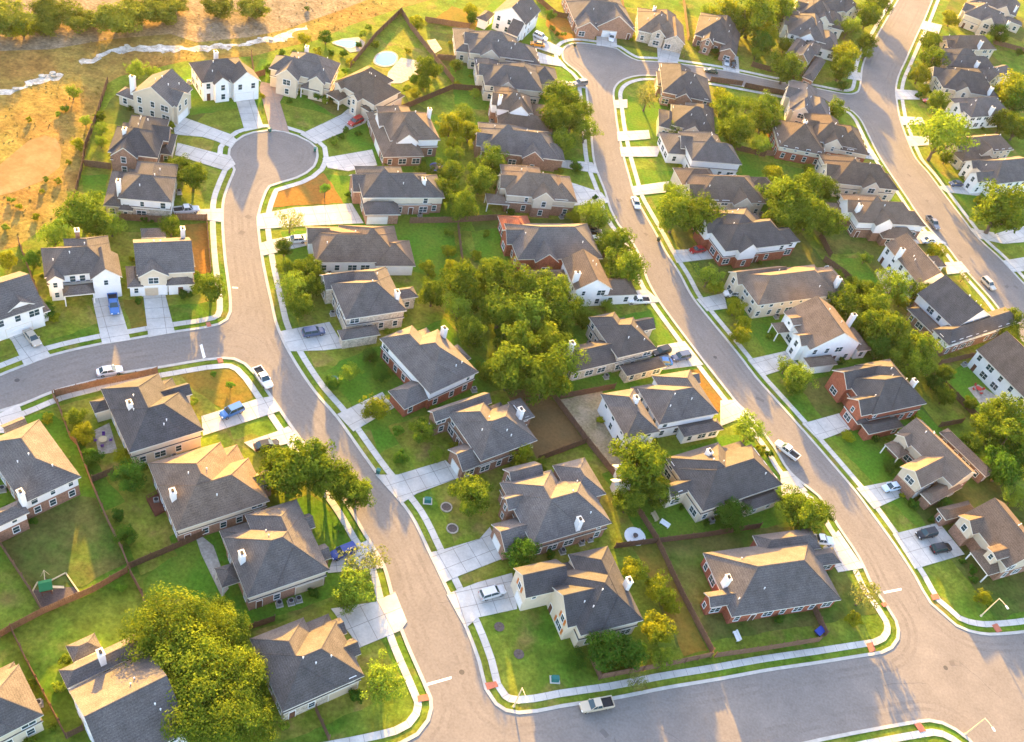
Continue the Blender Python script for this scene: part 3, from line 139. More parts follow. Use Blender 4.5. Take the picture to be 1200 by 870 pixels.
    {'label': 'grey roofed house cut by the top picture edge at the right corner', 'pos': (147.62, 428.0), 'rot': -0.2984, 'wall': 'cream', 'lo': 'cream', 'roof': 'grey', 'W': [('h', 5.2, -7.81, -7.32, 8.11, 4.63, 0.74), ('h', 5.22, -2.4, -7.32, 8.11, 7.62, 0.74), ('h', 4.0, -11.47, -11.54, -6.08, -0.34), ('v', 5.2, 0.12, -8.52, 5.92, 0.0, 0.85), ('u', 5.1, -9.01, -4.73, 0.0, 0.47, 0.85), ('h', 3.0, -7.51, -7.02, 7.81, 7.32, 0.55)], 'ch': [(6.7, -5.66)], 'gar': [], 'ridge': 8.9, 'shut': False},
    {'label': 'tan roofed house topmost of the row left of the upper right street', 'pos': (75.78, 377.16), 'rot': 0.7382, 'wall': 'cream', 'lo': 'cream', 'roof': 'grey', 'W': [('h', 5.0, -10.7, -4.63, 11.0, 4.93), ('v', 5.0, 1.3, -5.83, 7.1, 0.0, 0.85), ('u', 4.9, -11.9, -4.01, 0.0, 1.19, 0.85)], 'ch': [], 'gar': [], 'ridge': 7.96, 'shut': False},
    {'label': 'dark roofed house second from top in the row left of the upper right street', 'pos': (68.52, 368.41), 'rot': 0.0632, 'wall': 'cream', 'lo': 'cream', 'roof': 'grey', 'W': [('h', 5.0, -6.4, -8.25, 6.7, 5.19, 0.74), ('h', 5.02, -6.4, -8.25, 2.25, 8.55, 0.74), ('h', 3.6, 3.24, -8.18, 10.94, 4.64), ('v', 5.0, -0.77, -9.45, 5.03, 0.0, 0.85), ('u', 4.9, -7.6, -4.64, 0.0, 0.56, 0.85), ('h', 3.0, -6.1, -7.95, 6.4, 8.25, 0.55)], 'ch': [], 'gar': [], 'ridge': 9.06, 'shut': False},
    {'label': 'white walled house third from top in the row left of the upper right street', 'pos': (64.69, 351.56), 'rot': 0.0588, 'wall': 'white', 'lo': 'white', 'roof': 'grey', 'W': [('h', 5.0, -6.69, -9.2, 6.99, 5.76, 0.74), ('h', 5.02, -2.04, -9.2, 6.99, 9.5, 0.74), ('h', 3.6, 3.46, -10.76, 12.42, 2.76), ('v', 5.0, -2.71, -10.4, 3.09, 0.0, 0.85), ('u', 4.9, -7.89, -2.79, 0.0, 2.41, 0.85), ('h', 3.0, -6.39, -8.9, 6.69, 9.2, 0.55)], 'ch': [], 'gar': [], 'ridge': 9.24, 'shut': False},
    {'label': 'brick fronted house lowest of the row left of the upper right street', 'pos': (65.99, 332.93), 'rot': -0.273, 'wall': 'brick', 'lo': 'brick', 'roof': 'grey', 'W': [('h', 5.0, -2.12, -8.13, 1.82, 8.43), ('h', 3.6, 2.64, -16.8, 6.49, 1.27), ('h', 4.4, -6.36, -6.81, -2.67, 7.14), ('v', 5.0, -3.57, -9.33, 2.23, 0.0, 0.85), ('u', 4.9, 0.0, -0.61, 3.02, 4.59, 0.85)], 'ch': [], 'gar': [], 'ridge': 6.22, 'shut': False},
    {'label': 'small low house with posts and a teal umbrella behind it', 'pos': (59.02, 360.12), 'rot': 0.4365, 'wall': 'cream', 'lo': 'cream', 'roof': 'grey', 'W': [('h', 3.2, -6.14, -4.89, 6.14, 4.89), ('v', 3.2, -3.13, -5.79, 2.67, 0.0, 0.85), ('u', 3.1, -7.04, -2.46, 0.0, 2.74, 0.85)], 'ch': [], 'gar': [], 'ridge': 6.23, 'shut': False},
    {'label': 'tan house with dark hip end just below the cross street junction', 'pos': (63.54, 298.32), 'rot': 0.0131, 'wall': 'cream', 'lo': 'cream', 'roof': 'grey', 'W': [('h', 5.0, -4.51, -9.05, 4.81, 9.35), ('h', 4.6, -0.25, -9.82, 9.06, 3.5), ('v', 5.0, -3.51, -10.25, 2.29, 0.0, 0.85), ('u', 4.9, -5.71, -1.71, 0.0, 3.49, 0.85)], 'ch': [], 'gar': [(11.91, 2.12)], 'ridge': 7.89, 'shut': False},
    {'label': 'brick and tan house with a rear chimney on the right street', 'pos': (71.76, 282.42), 'rot': 0.1856, 'wall': 'cream', 'lo': 'brickred', 'roof': 'brown', 'W': [('h', 5.2, -7.01, -7.33, 4.45, 7.63, 0.74), ('h', 5.22, -7.01, -7.33, 7.31, 2.54, 0.74), ('h', 4.4, -18.16, -13.15, -3.38, 1.88), ('h', 4.4, -0.59, -8.32, 11.24, 5.87), ('v', 5.2, -3.43, -8.53, 2.37, 0.0, 0.85), ('u', 5.1, -8.21, -2.18, 0.0, 3.02, 0.85), ('h', 3.0, -6.71, -7.03, 7.01, 7.33, 0.55)], 'ch': [(-9.56, -2.86)], 'gar': [(12.37, 0.56)], 'ridge': 8.75, 'shut': False},
    {'label': 'grey roofed house with white chimney and a furnished patio at its left', 'pos': (-60.05, 109.82), 'rot': 0.7711, 'wall': 'cream', 'lo': 'cream', 'roof': 'char', 'W': [('h', 5.0, -7.17, -7.99, 3.33, 7.99, 0.74), ('h', 5.02, -7.17, -7.99, 5.96, 2.56, 0.74), ('u', 4.8, -1.12, 1.06, 7.16, 4.06, 0.82), ('h', 3.2, -9.48, 4.29, -5.3, 7.29), ('h', 3.0, -6.87, -7.69, 5.66, 7.69, 0.55)], 'ch': [(-4.31, 0.26)], 'gar': [(8.93, -3.81)], 'ridge': 8.25, 'shut': False},
    {'label': 'brown roofed house with white chimney and a brown rear deck', 'pos': (-44.89, 98.09), 'rot': 0.7452, 'wall': 'cream', 'lo': 'brick', 'roof': 'brown', 'W': [('h', 4.8, -8.04, -7.61, 4.82, 7.61, 0.74), ('h', 4.82, -8.04, -7.61, 8.04, 2.44, 0.74), ('u', 4.4, 4.61, -3.99, 10.24, -0.99, 0.82), ('h', 3.0, -7.74, -7.31, 7.74, 7.31, 0.55)], 'ch': [(-6.63, -1.8)], 'gar': [(12.59, 6.56)], 'ridge': 8.79, 'shut': False},
    {'label': 'white and brick house at the left edge overlooking a patchy back lawn', 'pos': (-73.33, 91.86), 'rot': 0.9528, 'wall': 'white', 'lo': 'brick', 'roof': 'grey', 'W': [('h', 5.3, -4.91, -7.5, 4.91, 7.5), ('h', 4.9, -13.59, -9.32, -4.66, -6.13), ('u', 3.4, -0.45, 8.11, 3.29, 11.11)], 'ch': [(-4.74, -7.4)], 'gar': [(0.78, 11.84)], 'ridge': 8.34, 'shut': False},
    {'label': 'brick house with grey hip roof, rear patio roof and a blue car in front', 'pos': (-29.6, 89.56), 'rot': 0.7125, 'wall': 'cream', 'lo': 'brick', 'roof': 'grey', 'W': [('h', 5.0, -7.31, -7.65, 6.6, 4.59, 0.74), ('h', 5.02, -2.58, -7.65, 6.6, 7.65, 0.74), ('p', 2.9, -9.94, -3.17, -6.94, 0.64), ('u', 4.0, 4.8, 1.74, 7.8, 4.74, 0.82), ('u', 3.8, 5.01, -4.88, 8.09, -1.88), ('h', 3.0, -7.01, -7.35, 6.3, 7.35, 0.55)], 'ch': [(-6.08, -1.28)], 'gar': [(9.32, -3.87)], 'ridge': 8.79, 'shut': False},
    {'label': 'tan stone house with grey hip roof and a white square roof vent', 'pos': (-17.78, 72.55), 'rot': 0.7497, 'wall': 'stone', 'lo': 'stone', 'roof': 'grey', 'W': [('h', 4.6, -6.77, -6.55, 6.61, 3.93, 0.74), ('h', 4.62, -6.77, -6.55, 2.06, 6.55, 0.74), ('u', 3.8, 4.46, 1.56, 7.46, 4.56), ('u', 4.2, 4.31, -2.8, 7.81, 0.2, 0.82), ('h', 3.0, -6.47, -6.25, 6.31, 6.25, 0.55)], 'ch': [], 'gar': [(8.67, 1.23)], 'ridge': 7.85, 'shut': False},
    {'label': 'white gabled house with orange lit rear roof beside the huge oak', 'pos': (-38.87, 56.78), 'rot': 0.8502, 'wall': 'white', 'lo': 'white', 'roof': 'grey', 'W': [('u', 5.3, -5.84, -7.13, 5.84, 7.13), ('h', 5.0, -5.85, 7.54, 5.3, 10.8), ('h', 4.0, -3.59, 11.47, 0.62, 14.47)], 'ch': [(-0.3, 8.73)], 'gar': [], 'ridge': 8.92, 'shut': False},
    {'label': 'house with broad orange lit roof cut by the bottom left corner', 'pos': (-57.21, 52.23), 'rot': -0.6931, 'wall': 'cream', 'lo': 'cream', 'roof': 'grey', 'W': [('h', 5.3, -3.41, -5.45, 5.68, 5.45, 0.74), ('h', 5.32, -5.68, -5.45, 5.68, 1.74, 0.74), ('h', 3.0, -5.38, -5.15, 5.38, 5.15, 0.55)], 'ch': [], 'gar': [], 'ridge': 8.12, 'shut': False},
    {'label': 'long low white house under a broad brownish hip roof, white car in front', 'pos': (-42.05, 171.39), 'rot': 0.44, 'wall': 'white', 'lo': 'white', 'roof': 'brown', 'W': [('h', 3.5, -9.77, -6.4, 9.77, 3.84, 0.74), ('h', 3.52, -3.13, -6.4, 9.77, 6.4, 0.74), ('h', 3.2, 3.49, -7.29, 12.58, 1.58), ('u', 3.3, -10.63, 0.02, -5.64, 6.04), ('h', 3.2, -9.47, -6.1, 9.47, 6.1, 0.55)], 'ch': [], 'gar': [(-10.33, 3.31)], 'ridge': 6.67, 'shut': False},
    {'label': 'brick and tan house with small front hip roof and very wide sunlit driveway', 'pos': (-40.25, 195.1), 'rot': 0.4736, 'wall': 'cream', 'lo': 'brick', 'roof': 'grey', 'W': [('h', 5.4, -8.69, -6.12, 8.69, 3.67, 0.74), ('h', 5.42, -8.69, -6.12, 2.78, 6.12, 0.74), ('h', 5.0, 0.66, -5.61, 11.47, 3.55), ('h', 3.2, -8.47, -9.7, 0.03, -4.61), ('u', 4.0, -10.13, -2.03, -3.68, 4.37, 0.82), ('h', 3.1, -8.39, -5.82, 8.39, 5.82, 0.55)], 'ch': [(6.41, -2.76)], 'gar': [(-8.62, -5.08)], 'ridge': 8.43, 'shut': False},
    {'label': 'cream stone fronted house with a dark SUV parked in its driveway', 'pos': (-35.2, 154.48), 'rot': 0.621, 'wall': 'stone', 'lo': 'stone', 'roof': 'grey', 'W': [('h', 5.3, -5.86, -7.03, 7.56, 4.22, 0.74), ('h', 5.32, -1.3, -7.03, 7.56, 7.03, 0.74), ('h', 3.8, 3.9, -2.0, 12.13, 1.35), ('h', 3.0, -7.63, -10.58, 0.68, -7.58), ('u', 4.6, -7.06, 3.07, -0.3, 7.86, 0.82), ('h', 3.0, -5.56, -6.73, 7.26, 6.73, 0.55)], 'ch': [(6.04, -4.07)], 'gar': [(-6.73, -6.91)], 'ridge': 8.79, 'shut': False},
    {'label': 'brick and white house with white chimney just left of the large backyard oaks', 'pos': (-17.14, 142.28), 'rot': 0.9025, 'wall': 'white', 'lo': 'brickred', 'roof': 'grey', 'W': [('h', 5.3, -6.19, -8.72, 6.19, 5.23, 0.74), ('h', 5.32, -6.19, -8.72, 1.98, 8.72, 0.74), ('h', 3.6, 5.18, -3.76, 8.46, 0.82), ('h', 3.1, -11.57, -7.98, -1.41, -2.46), ('h', 3.0, -5.89, -8.42, 5.89, 8.42, 0.55)], 'ch': [(5.34, 2.53)], 'gar': [(-10.29, -3.32)], 'ridge': 9.14, 'shut': False},
    {'label': 'brick house with tall brick entry and a curved front walk', 'pos': (-0.6, 128.64), 'rot': 0.7717, 'wall': 'brick', 'lo': 'brick', 'roof': 'grey', 'W': [('h', 5.2, -6.54, -6.45, 6.54, 3.87, 0.74), ('h', 5.22, -6.54, -6.45, 2.09, 6.45, 0.74), ('u', 5.0, -9.7, 5.45, 3.31, 8.45, 0.82), ('u', 3.4, -9.95, -6.11, -2.89, -0.41), ('h', 4.6, 6.73, -0.75, 9.73, 4.57), ('h', 3.0, -6.24, -6.15, 6.24, 6.15, 0.55)], 'ch': [(5.82, -0.44)], 'gar': [(-9.49, -3.33)], 'ridge': 8.4, 'shut': False},
    {'label': 'wide grey roofed brick house with two ring planters on its front lawn', 'pos': (13.98, 114.67), 'rot': 0.6418, 'wall': 'brick', 'lo': 'brick', 'roof': 'grey', 'W': [('h', 5.0, -7.43, -7.18, 9.16, 4.31, 0.74), ('h', 5.02, -7.43, -7.18, 3.52, 7.18, 0.74), ('u', 4.8, -5.5, 5.61, 1.3, 10.07, 0.82), ('u', 3.5, -12.07, -6.16, -5.23, -0.01), ('u', 5.3, -8.63, 0.8, -2.99, 3.99, 0.82), ('h', 5.0, 4.27, -0.97, 11.28, 7.96), ('h', 3.0, -7.13, -6.88, 8.86, 6.88, 0.55)], 'ch': [(1.94, -6.36)], 'gar': [(-11.43, -2.68)], 'ridge': 8.56, 'shut': False},
    {'label': 'cream house with orange shutters, three gables and a silver SUV in front', 'pos': (23.57, 98.57), 'rot': 0.5636, 'wall': 'cream', 'lo': 'cream', 'roof': 'char', 'W': [('h', 5.3, -4.9, -7.65, 7.12, 4.59, 0.74), ('h', 5.32, -0.81, -7.65, 7.12, 7.65, 0.74), ('u', 5.2, -11.46, 1.29, -3.31, 7.31, 0.82), ('u', 5.1, -6.42, -5.63, 2.79, 2.71, 0.82), ('u', 4.5, -6.1, -2.91, -0.69, 0.09, 0.82), ('h', 3.0, -4.6, -7.35, 6.82, 7.35, 0.55)], 'ch': [(7.16, -1.28)], 'gar': [(-11.54, 1.87)], 'ridge': 9.03, 'shut': True},
    {'label': 'white stone house with triangular rear dormer and three cars on its driveway', 'pos': (21.07, 165.93), 'rot': 0.6702, 'wall': 'stone', 'lo': 'stone', 'roof': 'grey', 'W': [('h', 5.3, -5.21, -6.46, 5.21, 3.88, 0.74), ('h', 5.32, -5.21, -6.46, 1.67, 6.46, 0.74), ('h', 3.5, -16.15, -6.14, 0.02, 0.84), ('h', 2.9, -4.07, -10.0, 6.35, -6.82), ('u', 4.6, 2.59, -0.16, 9.03, 3.48, 0.82), ('h', 3.0, -4.91, -6.16, 4.91, 6.16, 0.55)], 'ch': [(-15.09, -2.13)], 'gar': [(8.83, -5.75)], 'ridge': 8.51, 'shut': False},
    {'label': 'white sided house with rear gables, white chimney and a leafless front shrub', 'pos': (34.73, 151.45), 'rot': 0.59, 'wall': 'white', 'lo': 'white', 'roof': 'grey', 'W': [('h', 5.3, -7.61, -6.32, 6.94, 3.79, 0.74), ('h', 5.32, -2.66, -6.32, 6.94, 6.32, 0.74), ('h', 4.9, -16.12, -7.75, -8.18, 4.25), ('h', 2.9, -2.05, -8.9, 7.75, -5.9), ('u', 4.4, 2.9, 3.05, 8.14, 6.05, 0.82), ('h', 3.0, -7.31, -6.02, 6.64, 6.02, 0.55)], 'ch': [(-11.2, -0.76)], 'gar': [(11.58, -4.54)], 'ridge': 8.43, 'shut': False},
    {'label': 'grey roofed tan house with a round white roof dish and white chimney', 'pos': (46.29, 135.17), 'rot': 0.6764, 'wall': 'cream', 'lo': 'cream', 'roof': 'grey', 'W': [('h', 4.7, -10.11, -6.75, 10.11, 4.05, 0.74), ('h', 4.72, -10.11, -6.75, 3.24, 6.75, 0.74), ('u', 4.4, -14.18, -1.7, -5.75, 1.3, 0.82), ('h', 2.9, 0.53, -8.94, 9.07, -5.94), ('h', 3.0, -9.81, -6.45, 9.81, 6.45, 0.55)], 'ch': [(-2.78, 7.38)], 'gar': [(12.92, -6.3)], 'ridge': 8.05, 'shut': False},
    {'label': 'low red brick house with broad grey roof on the bottom corner lot', 'pos': (57.1, 114.35), 'rot': 0.4759, 'wall': 'brickred', 'lo': 'brickred', 'roof': 'grey', 'W': [('h', 3.4, -11.6, -6.73, 11.6, 6.73), ('h', 3.5, 0.06, 4.29, 13.15, 8.95), ('h', 3.1, 5.24, 0.81, 15.95, 4.28), ('u', 3.6, -14.99, -4.41, -8.15, -1.41)], 'ch': [(-10.69, -0.58)], 'gar': [(18.25, 3.42)], 'ridge': 7.57, 'shut': False},
]
YARDS = [
    ('patchy',[(-94.7,189.9),(-94.3,195.1),(-93.9,200.3),(-93.6,205.5),(-93.2,210.7),(-92.8,215.9),(-98.3,216.2),(-103.7,216.6),(-109.2,217.0),(-114.6,217.4),(-115.0,212.2),(-115.4,207.0),(-115.7,201.8),(-114.8,197.3),(-113.9,193.8),(-111.0,191.1),(-105.6,190.7),(-100.1,190.3)]),
    ('lime',[(-105.7,169.7),(-100.7,171.1),(-95.7,172.5),(-90.7,173.9),(-85.7,175.3),(-80.7,176.7),(-82.3,182.3),(-83.8,187.8),(-85.4,193.3),(-86.9,198.8),(-91.9,197.4),(-96.9,196.0),(-101.9,194.6),(-106.9,193.2),(-111.9,191.8),(-110.4,186.3),(-108.8,180.8),(-107.3,175.2)]),
    ('lime',[(-82.7,133.5),(-78.7,135.8),(-74.7,138.1),(-70.7,140.5),(-66.7,142.8),(-64.0,145.4),(-66.7,150.0),(-69.4,154.7),(-72.0,159.3),(-74.6,165.8),(-78.6,163.5),(-82.6,161.2),(-86.6,158.9),(-90.6,156.6),(-94.6,154.2),(-91.7,149.1),(-88.7,143.9),(-85.7,138.7)]),
    ('lime',[(-99.1,107.1),(-95.5,111.7),(-91.9,116.3),(-88.4,121.0),(-84.8,125.6),(-81.2,130.2),(-84.9,133.1),(-88.6,135.9),(-92.3,138.8),(-96.0,141.6),(-99.6,137.0),(-103.2,132.4),(-106.7,127.7),(-110.3,123.1),(-113.9,118.5),(-110.2,115.6),(-106.5,112.8),(-102.8,109.9)]),
    ('bright',[(-98.6,202.7),(-94.0,207.0),(-89.5,211.2),(-85.0,215.4),(-80.5,219.6),(-76.0,223.8),(-78.9,226.9),(-81.8,230.1),(-84.7,233.2),(-87.6,236.3),(-92.1,232.1),(-96.7,227.9),(-101.2,223.7),(-105.7,219.5),(-110.2,215.3),(-107.3,212.2),(-104.4,209.0),(-101.5,205.9)]),
    ('bright',[(-89.4,220.6),(-84.0,221.1),(-78.6,221.6),(-73.2,222.1),(-67.8,222.6),(-62.4,223.1),(-62.9,227.9),(-63.3,232.6),(-63.8,237.4),(-64.2,242.1),(-69.6,241.6),(-75.0,241.1),(-80.4,240.6),(-85.8,240.1),(-91.2,239.6),(-90.7,234.8),(-90.3,230.1),(-89.8,225.3)]),
    ('patchy',[(-74.0,227.4),(-68.9,225.2),(-63.8,223.0),(-58.7,220.8),(-53.5,218.6),(-48.4,216.4),(-46.2,221.5),(-44.0,226.6),(-41.8,231.7),(-39.7,236.8),(-44.8,239.0),(-49.9,241.2),(-55.0,243.4),(-60.2,245.6),(-65.3,247.8),(-67.5,242.7),(-69.7,237.6),(-71.8,232.5)]),
    ('bright',[(-50.6,201.4),(-45.8,204.2),(-40.9,207.1),(-36.1,210.0),(-31.3,212.8),(-26.5,215.7),(-29.7,221.2),(-33.0,226.8),(-36.3,232.3),(-39.6,237.8),(-44.4,235.0),(-49.3,232.1),(-54.1,229.2),(-58.9,226.4),(-63.7,223.5),(-60.4,218.0),(-57.1,212.4),(-53.9,206.9)]),
    ('bright',[(-25.3,280.4),(-24.1,286.2),(-23.0,292.1),(-21.8,298.0),(-20.7,303.9),(-19.5,309.8),(-24.7,310.8),(-29.9,311.8),(-35.1,312.8),(-40.2,313.8),(-41.4,307.9),(-42.5,302.0),(-43.7,296.2),(-44.8,290.3),(-46.0,284.4),(-40.8,283.4),(-35.6,282.4),(-30.4,281.4)]),
    ('patchy',[(-46.1,257.7),(-38.8,260.1),(-31.6,262.4),(-24.3,264.8),(-17.0,267.1),(-9.8,269.5),(-11.7,275.3),(-13.6,281.2),(-15.5,287.1),(-17.4,293.0),(-24.7,290.7),(-31.9,288.3),(-39.2,286.0),(-46.4,283.6),(-53.7,281.3),(-51.8,275.4),(-49.9,269.5),(-48.0,263.6)]),
    ('bright',[(-36.2,244.0),(-28.9,246.5),(-21.7,249.0),(-14.4,251.4),(-7.1,253.9),(-2.3,256.7),(-4.0,261.6),(-5.6,266.5),(-5.4,272.7),(-7.2,278.1),(-14.5,275.7),(-21.8,273.2),(-29.0,270.8),(-36.3,268.3),(-43.6,265.8),(-41.7,260.4),(-39.9,254.9),(-38.0,249.5)]),
    ('lime',[(-24.5,194.1),(-17.8,196.5),(-11.0,199.0),(-4.3,201.4),(2.4,203.8),(9.1,206.3),(7.4,210.9),(5.7,215.5),(4.1,220.1),(2.4,224.8),(-4.3,222.3),(-11.0,219.9),(-17.8,217.4),(-24.5,215.0),(-31.2,212.5),(-29.5,207.9),(-27.8,203.3),(-26.2,198.7)]),
    ('patchy',[(-10.6,174.9),(-4.3,178.0),(2.1,181.1),(8.4,184.3),(14.8,187.4),(21.1,190.6),(18.5,195.9),(15.8,201.3),(13.2,206.7),(10.5,212.1),(4.1,208.9),(-2.2,205.8),(-8.5,202.6),(-14.9,199.5),(-21.2,196.4),(-18.6,191.0),(-15.9,185.6),(-13.3,180.2)]),
    ('lime',[(-11.0,184.5),(-8.7,180.0),(-6.3,175.5),(-4.0,171.0),(-1.7,166.5),(0.6,162.0),(7.8,165.7),(14.9,169.4),(22.0,173.0),(29.2,176.7),(26.9,181.2),(24.5,185.7),(22.2,190.2),(19.9,194.7),(17.6,199.2),(10.4,195.6),(3.3,191.9),(-3.8,188.2)]),
    ('lime',[(-15.0,299.6),(-8.4,305.5),(-3.4,307.5),(2.5,308.3),(9.7,309.4),(15.8,311.9),(13.2,318.4),(10.6,324.9),(8.0,331.4),(5.4,338.0),(-0.7,335.5),(-6.9,333.0),(-13.1,330.6),(-19.2,328.1),(-25.4,325.7),(-22.8,319.1),(-20.2,312.6),(-17.6,306.1)]),
    ('patchy',[(1.2,307.9),(7.4,308.7),(13.6,309.5),(19.8,310.4),(26.1,311.2),(30.4,313.2),(31.4,318.3),(30.6,324.5),(29.7,330.7),(28.9,336.9),(22.7,336.0),(16.5,335.2),(10.2,334.3),(4.0,333.5),(-2.2,332.6),(-1.4,326.4),(-0.5,320.3),(0.3,314.1)]),
    ('lime',[(17.6,314.7),(23.9,314.5),(30.1,314.2),(36.3,314.0),(41.7,315.5),(45.9,316.9),(49.1,321.1),(49.4,328.8),(49.7,336.4),(50.0,344.0),(43.7,344.2),(37.5,344.5),(31.3,344.7),(25.1,345.0),(18.8,345.2),(18.5,337.6),(18.2,330.0),(17.9,322.3)]),
    ('lime',[(14.6,272.1),(20.3,273.0),(26.0,273.9),(31.7,274.9),(37.3,275.8),(43.0,276.7),(42.0,282.8),(41.0,289.0),(40.0,295.1),(37.7,299.8),(31.9,297.7),(27.2,295.9),(23.4,294.4),(20.3,293.1),(17.8,291.9),(14.4,289.8),(12.6,284.4),(13.6,278.2)]),
    ('bright',[(13.8,256.8),(18.0,256.3),(24.0,256.8),(30.0,257.4),(36.0,258.0),(42.0,258.5),(41.5,264.0),(40.9,269.6),(40.4,275.1),(39.9,280.6),(33.9,280.0),(27.9,279.5),(21.9,278.9),(16.0,278.3),(10.0,277.8),(10.5,272.3),(11.0,266.7),(11.5,261.2)]),
    ('bright',[(27.7,218.6),(35.9,222.4),(44.0,226.2),(52.2,230.1),(60.4,233.9),(68.5,237.7),(66.0,243.0),(63.6,248.3),(61.1,253.6),(58.6,258.9),(50.4,255.0),(42.3,251.2),(34.1,247.4),(25.9,243.5),(17.8,239.7),(20.2,234.4),(22.7,229.1),(25.2,223.8)]),
    ('patchy',[(39.5,198.5),(46.1,202.9),(52.8,207.4),(59.4,211.8),(66.0,216.2),(72.6,220.6),(69.4,225.5),(66.1,230.3),(62.9,235.1),(59.7,240.0),(53.1,235.6),(46.4,231.1),(39.8,226.7),(33.2,222.3),(26.6,217.9),(29.8,213.0),(33.1,208.2),(36.3,203.3)]),
    ('bright',[(48.4,192.3),(51.5,187.1),(54.6,181.8),(57.7,176.6),(60.8,171.3),(63.9,166.1),(69.9,169.6),(75.9,173.2),(81.9,176.7),(88.0,180.2),(84.9,185.5),(81.8,190.7),(78.7,196.0),(75.6,201.2),(72.6,206.5),(66.5,202.9),(60.5,199.4),(54.5,195.9)]),
    ('patchy',[(75.8,153.9),(80.5,157.1),(85.1,160.2),(89.8,163.3),(94.4,166.5),(99.1,169.6),(95.9,174.3),(92.7,179.0),(89.5,183.8),(86.3,188.5),(81.7,185.3),(77.0,182.2),(72.4,179.0),(67.8,175.9),(63.1,172.8),(66.3,168.0),(69.5,163.3),(72.7,158.6)]),
    ('bright',[(71.5,157.8),(75.6,153.5),(79.7,149.3),(83.8,145.1),(87.9,140.9),(92.0,136.6),(97.1,141.6),(102.3,146.7),(107.5,151.7),(112.6,156.7),(108.5,160.9),(104.4,165.1),(100.3,169.3),(96.2,173.5),(92.1,177.8),(87.0,172.8),(81.8,167.8),(76.7,162.8)]),
    ('patchy',[(86.8,148.1),(90.2,142.9),(93.6,137.8),(97.0,132.6),(100.4,127.5),(103.7,122.3),(109.9,126.4),(116.0,130.4),(122.1,134.4),(128.2,138.4),(124.8,143.6),(121.5,148.7),(118.1,153.8),(114.7,159.0),(111.3,164.1),(105.2,160.1),(99.1,156.1),(93.0,152.1)]),
    ('bright',[(101.9,198.2),(105.1,194.1),(108.4,190.0),(111.6,186.0),(114.8,181.9),(118.1,177.8),(122.2,181.0),(126.3,184.2),(130.4,187.5),(134.4,190.7),(131.2,194.8),(128.0,198.9),(124.7,203.0),(121.5,207.1),(118.3,211.2),(114.2,207.9),(110.1,204.7),(106.0,201.5)]),
    ('lime',[(84.4,210.9),(87.8,206.9),(91.2,202.9),(94.6,198.9),(98.0,195.0),(101.4,191.0),(108.0,196.6),(114.5,202.2),(121.1,207.9),(121.0,213.2),(118.5,216.0),(117.4,219.7),(115.9,224.1),(112.9,227.7),(110.6,233.4),(104.0,227.7),(97.5,222.1),(90.9,216.5)]),
    ('bright',[(66.5,247.3),(73.5,249.6),(80.5,251.9),(87.5,254.2),(94.5,256.5),(95.6,260.2),(94.4,263.9),(93.2,267.7),(91.9,271.4),(90.7,275.1),(87.8,276.9),(80.8,274.6),(73.8,272.3),(66.8,270.0),(59.8,267.7),(61.5,262.6),(63.2,257.5),(64.9,252.4)]),
    ('patchy',[(71.8,226.6),(79.0,229.6),(86.3,232.7),(93.6,235.7),(100.8,238.8),(105.8,242.3),(103.7,247.1),(100.1,251.4),(98.2,255.8),(96.4,260.2),(91.8,260.4),(84.5,257.3),(77.2,254.3),(70.0,251.3),(62.7,248.2),(65.0,242.8),(67.3,237.4),(69.5,232.0)]),
    ('patchy',[(79.3,234.4),(82.4,229.2),(85.5,224.0),(88.6,218.7),(91.7,213.5),(94.8,208.3),(100.0,211.4),(105.2,214.5),(110.5,217.6),(115.7,220.7),(112.6,225.9),(109.5,231.1),(106.4,236.4),(103.3,241.6),(100.2,246.8),(95.0,243.7),(89.8,240.6),(84.5,237.5)]),
    ('bright',[(117.3,270.9),(124.2,275.7),(131.0,280.4),(137.9,285.2),(144.7,289.9),(151.6,294.7),(148.8,298.8),(145.9,302.9),(143.1,307.0),(140.2,311.0),(133.4,306.3),(126.5,301.6),(119.7,296.8),(112.8,292.1),(108.3,287.7),(110.9,284.0),(111.7,279.1),(114.5,275.0)]),
    ('lime',[(111.9,284.3),(117.8,288.5),(123.6,292.7),(129.5,296.9),(135.3,301.1),(141.2,305.3),(138.6,308.9),(136.0,312.5),(133.5,316.1),(130.9,319.7),(125.0,315.5),(119.2,311.3),(113.3,307.1),(107.5,302.9),(105.7,299.7),(106.1,296.0),(106.8,291.5),(109.3,287.9)]),
    ('lime',[(116.7,312.0),(122.2,315.8),(127.8,319.6),(133.4,323.4),(138.9,327.2),(144.5,331.0),(142.1,334.5),(139.8,337.9),(137.4,341.4),(135.0,344.8),(129.5,341.0),(123.9,337.2),(118.3,333.4),(112.8,329.6),(107.2,325.8),(109.6,322.3),(111.9,318.9),(114.3,315.4)]),
    ('patchy',[(116.7,363.5),(122.4,367.1),(128.1,370.7),(133.8,374.3),(139.6,378.0),(145.3,381.6),(143.2,384.9),(141.1,388.1),(139.0,391.4),(137.0,394.7),(131.3,391.1),(125.5,387.5),(119.8,383.9),(114.1,380.2),(113.7,377.2),(112.2,373.9),(112.5,370.1),(114.6,366.8)]),
    ('lime',[(123.9,402.9),(131.0,401.4),(138.1,399.8),(145.2,398.2),(152.2,396.6),(159.3,395.0),(160.7,401.1),(162.0,407.1),(163.4,413.1),(164.7,419.1),(157.6,420.7),(150.5,422.3),(143.4,423.9),(136.4,425.5),(129.3,427.0),(127.9,421.0),(126.6,415.0),(125.2,409.0)]),
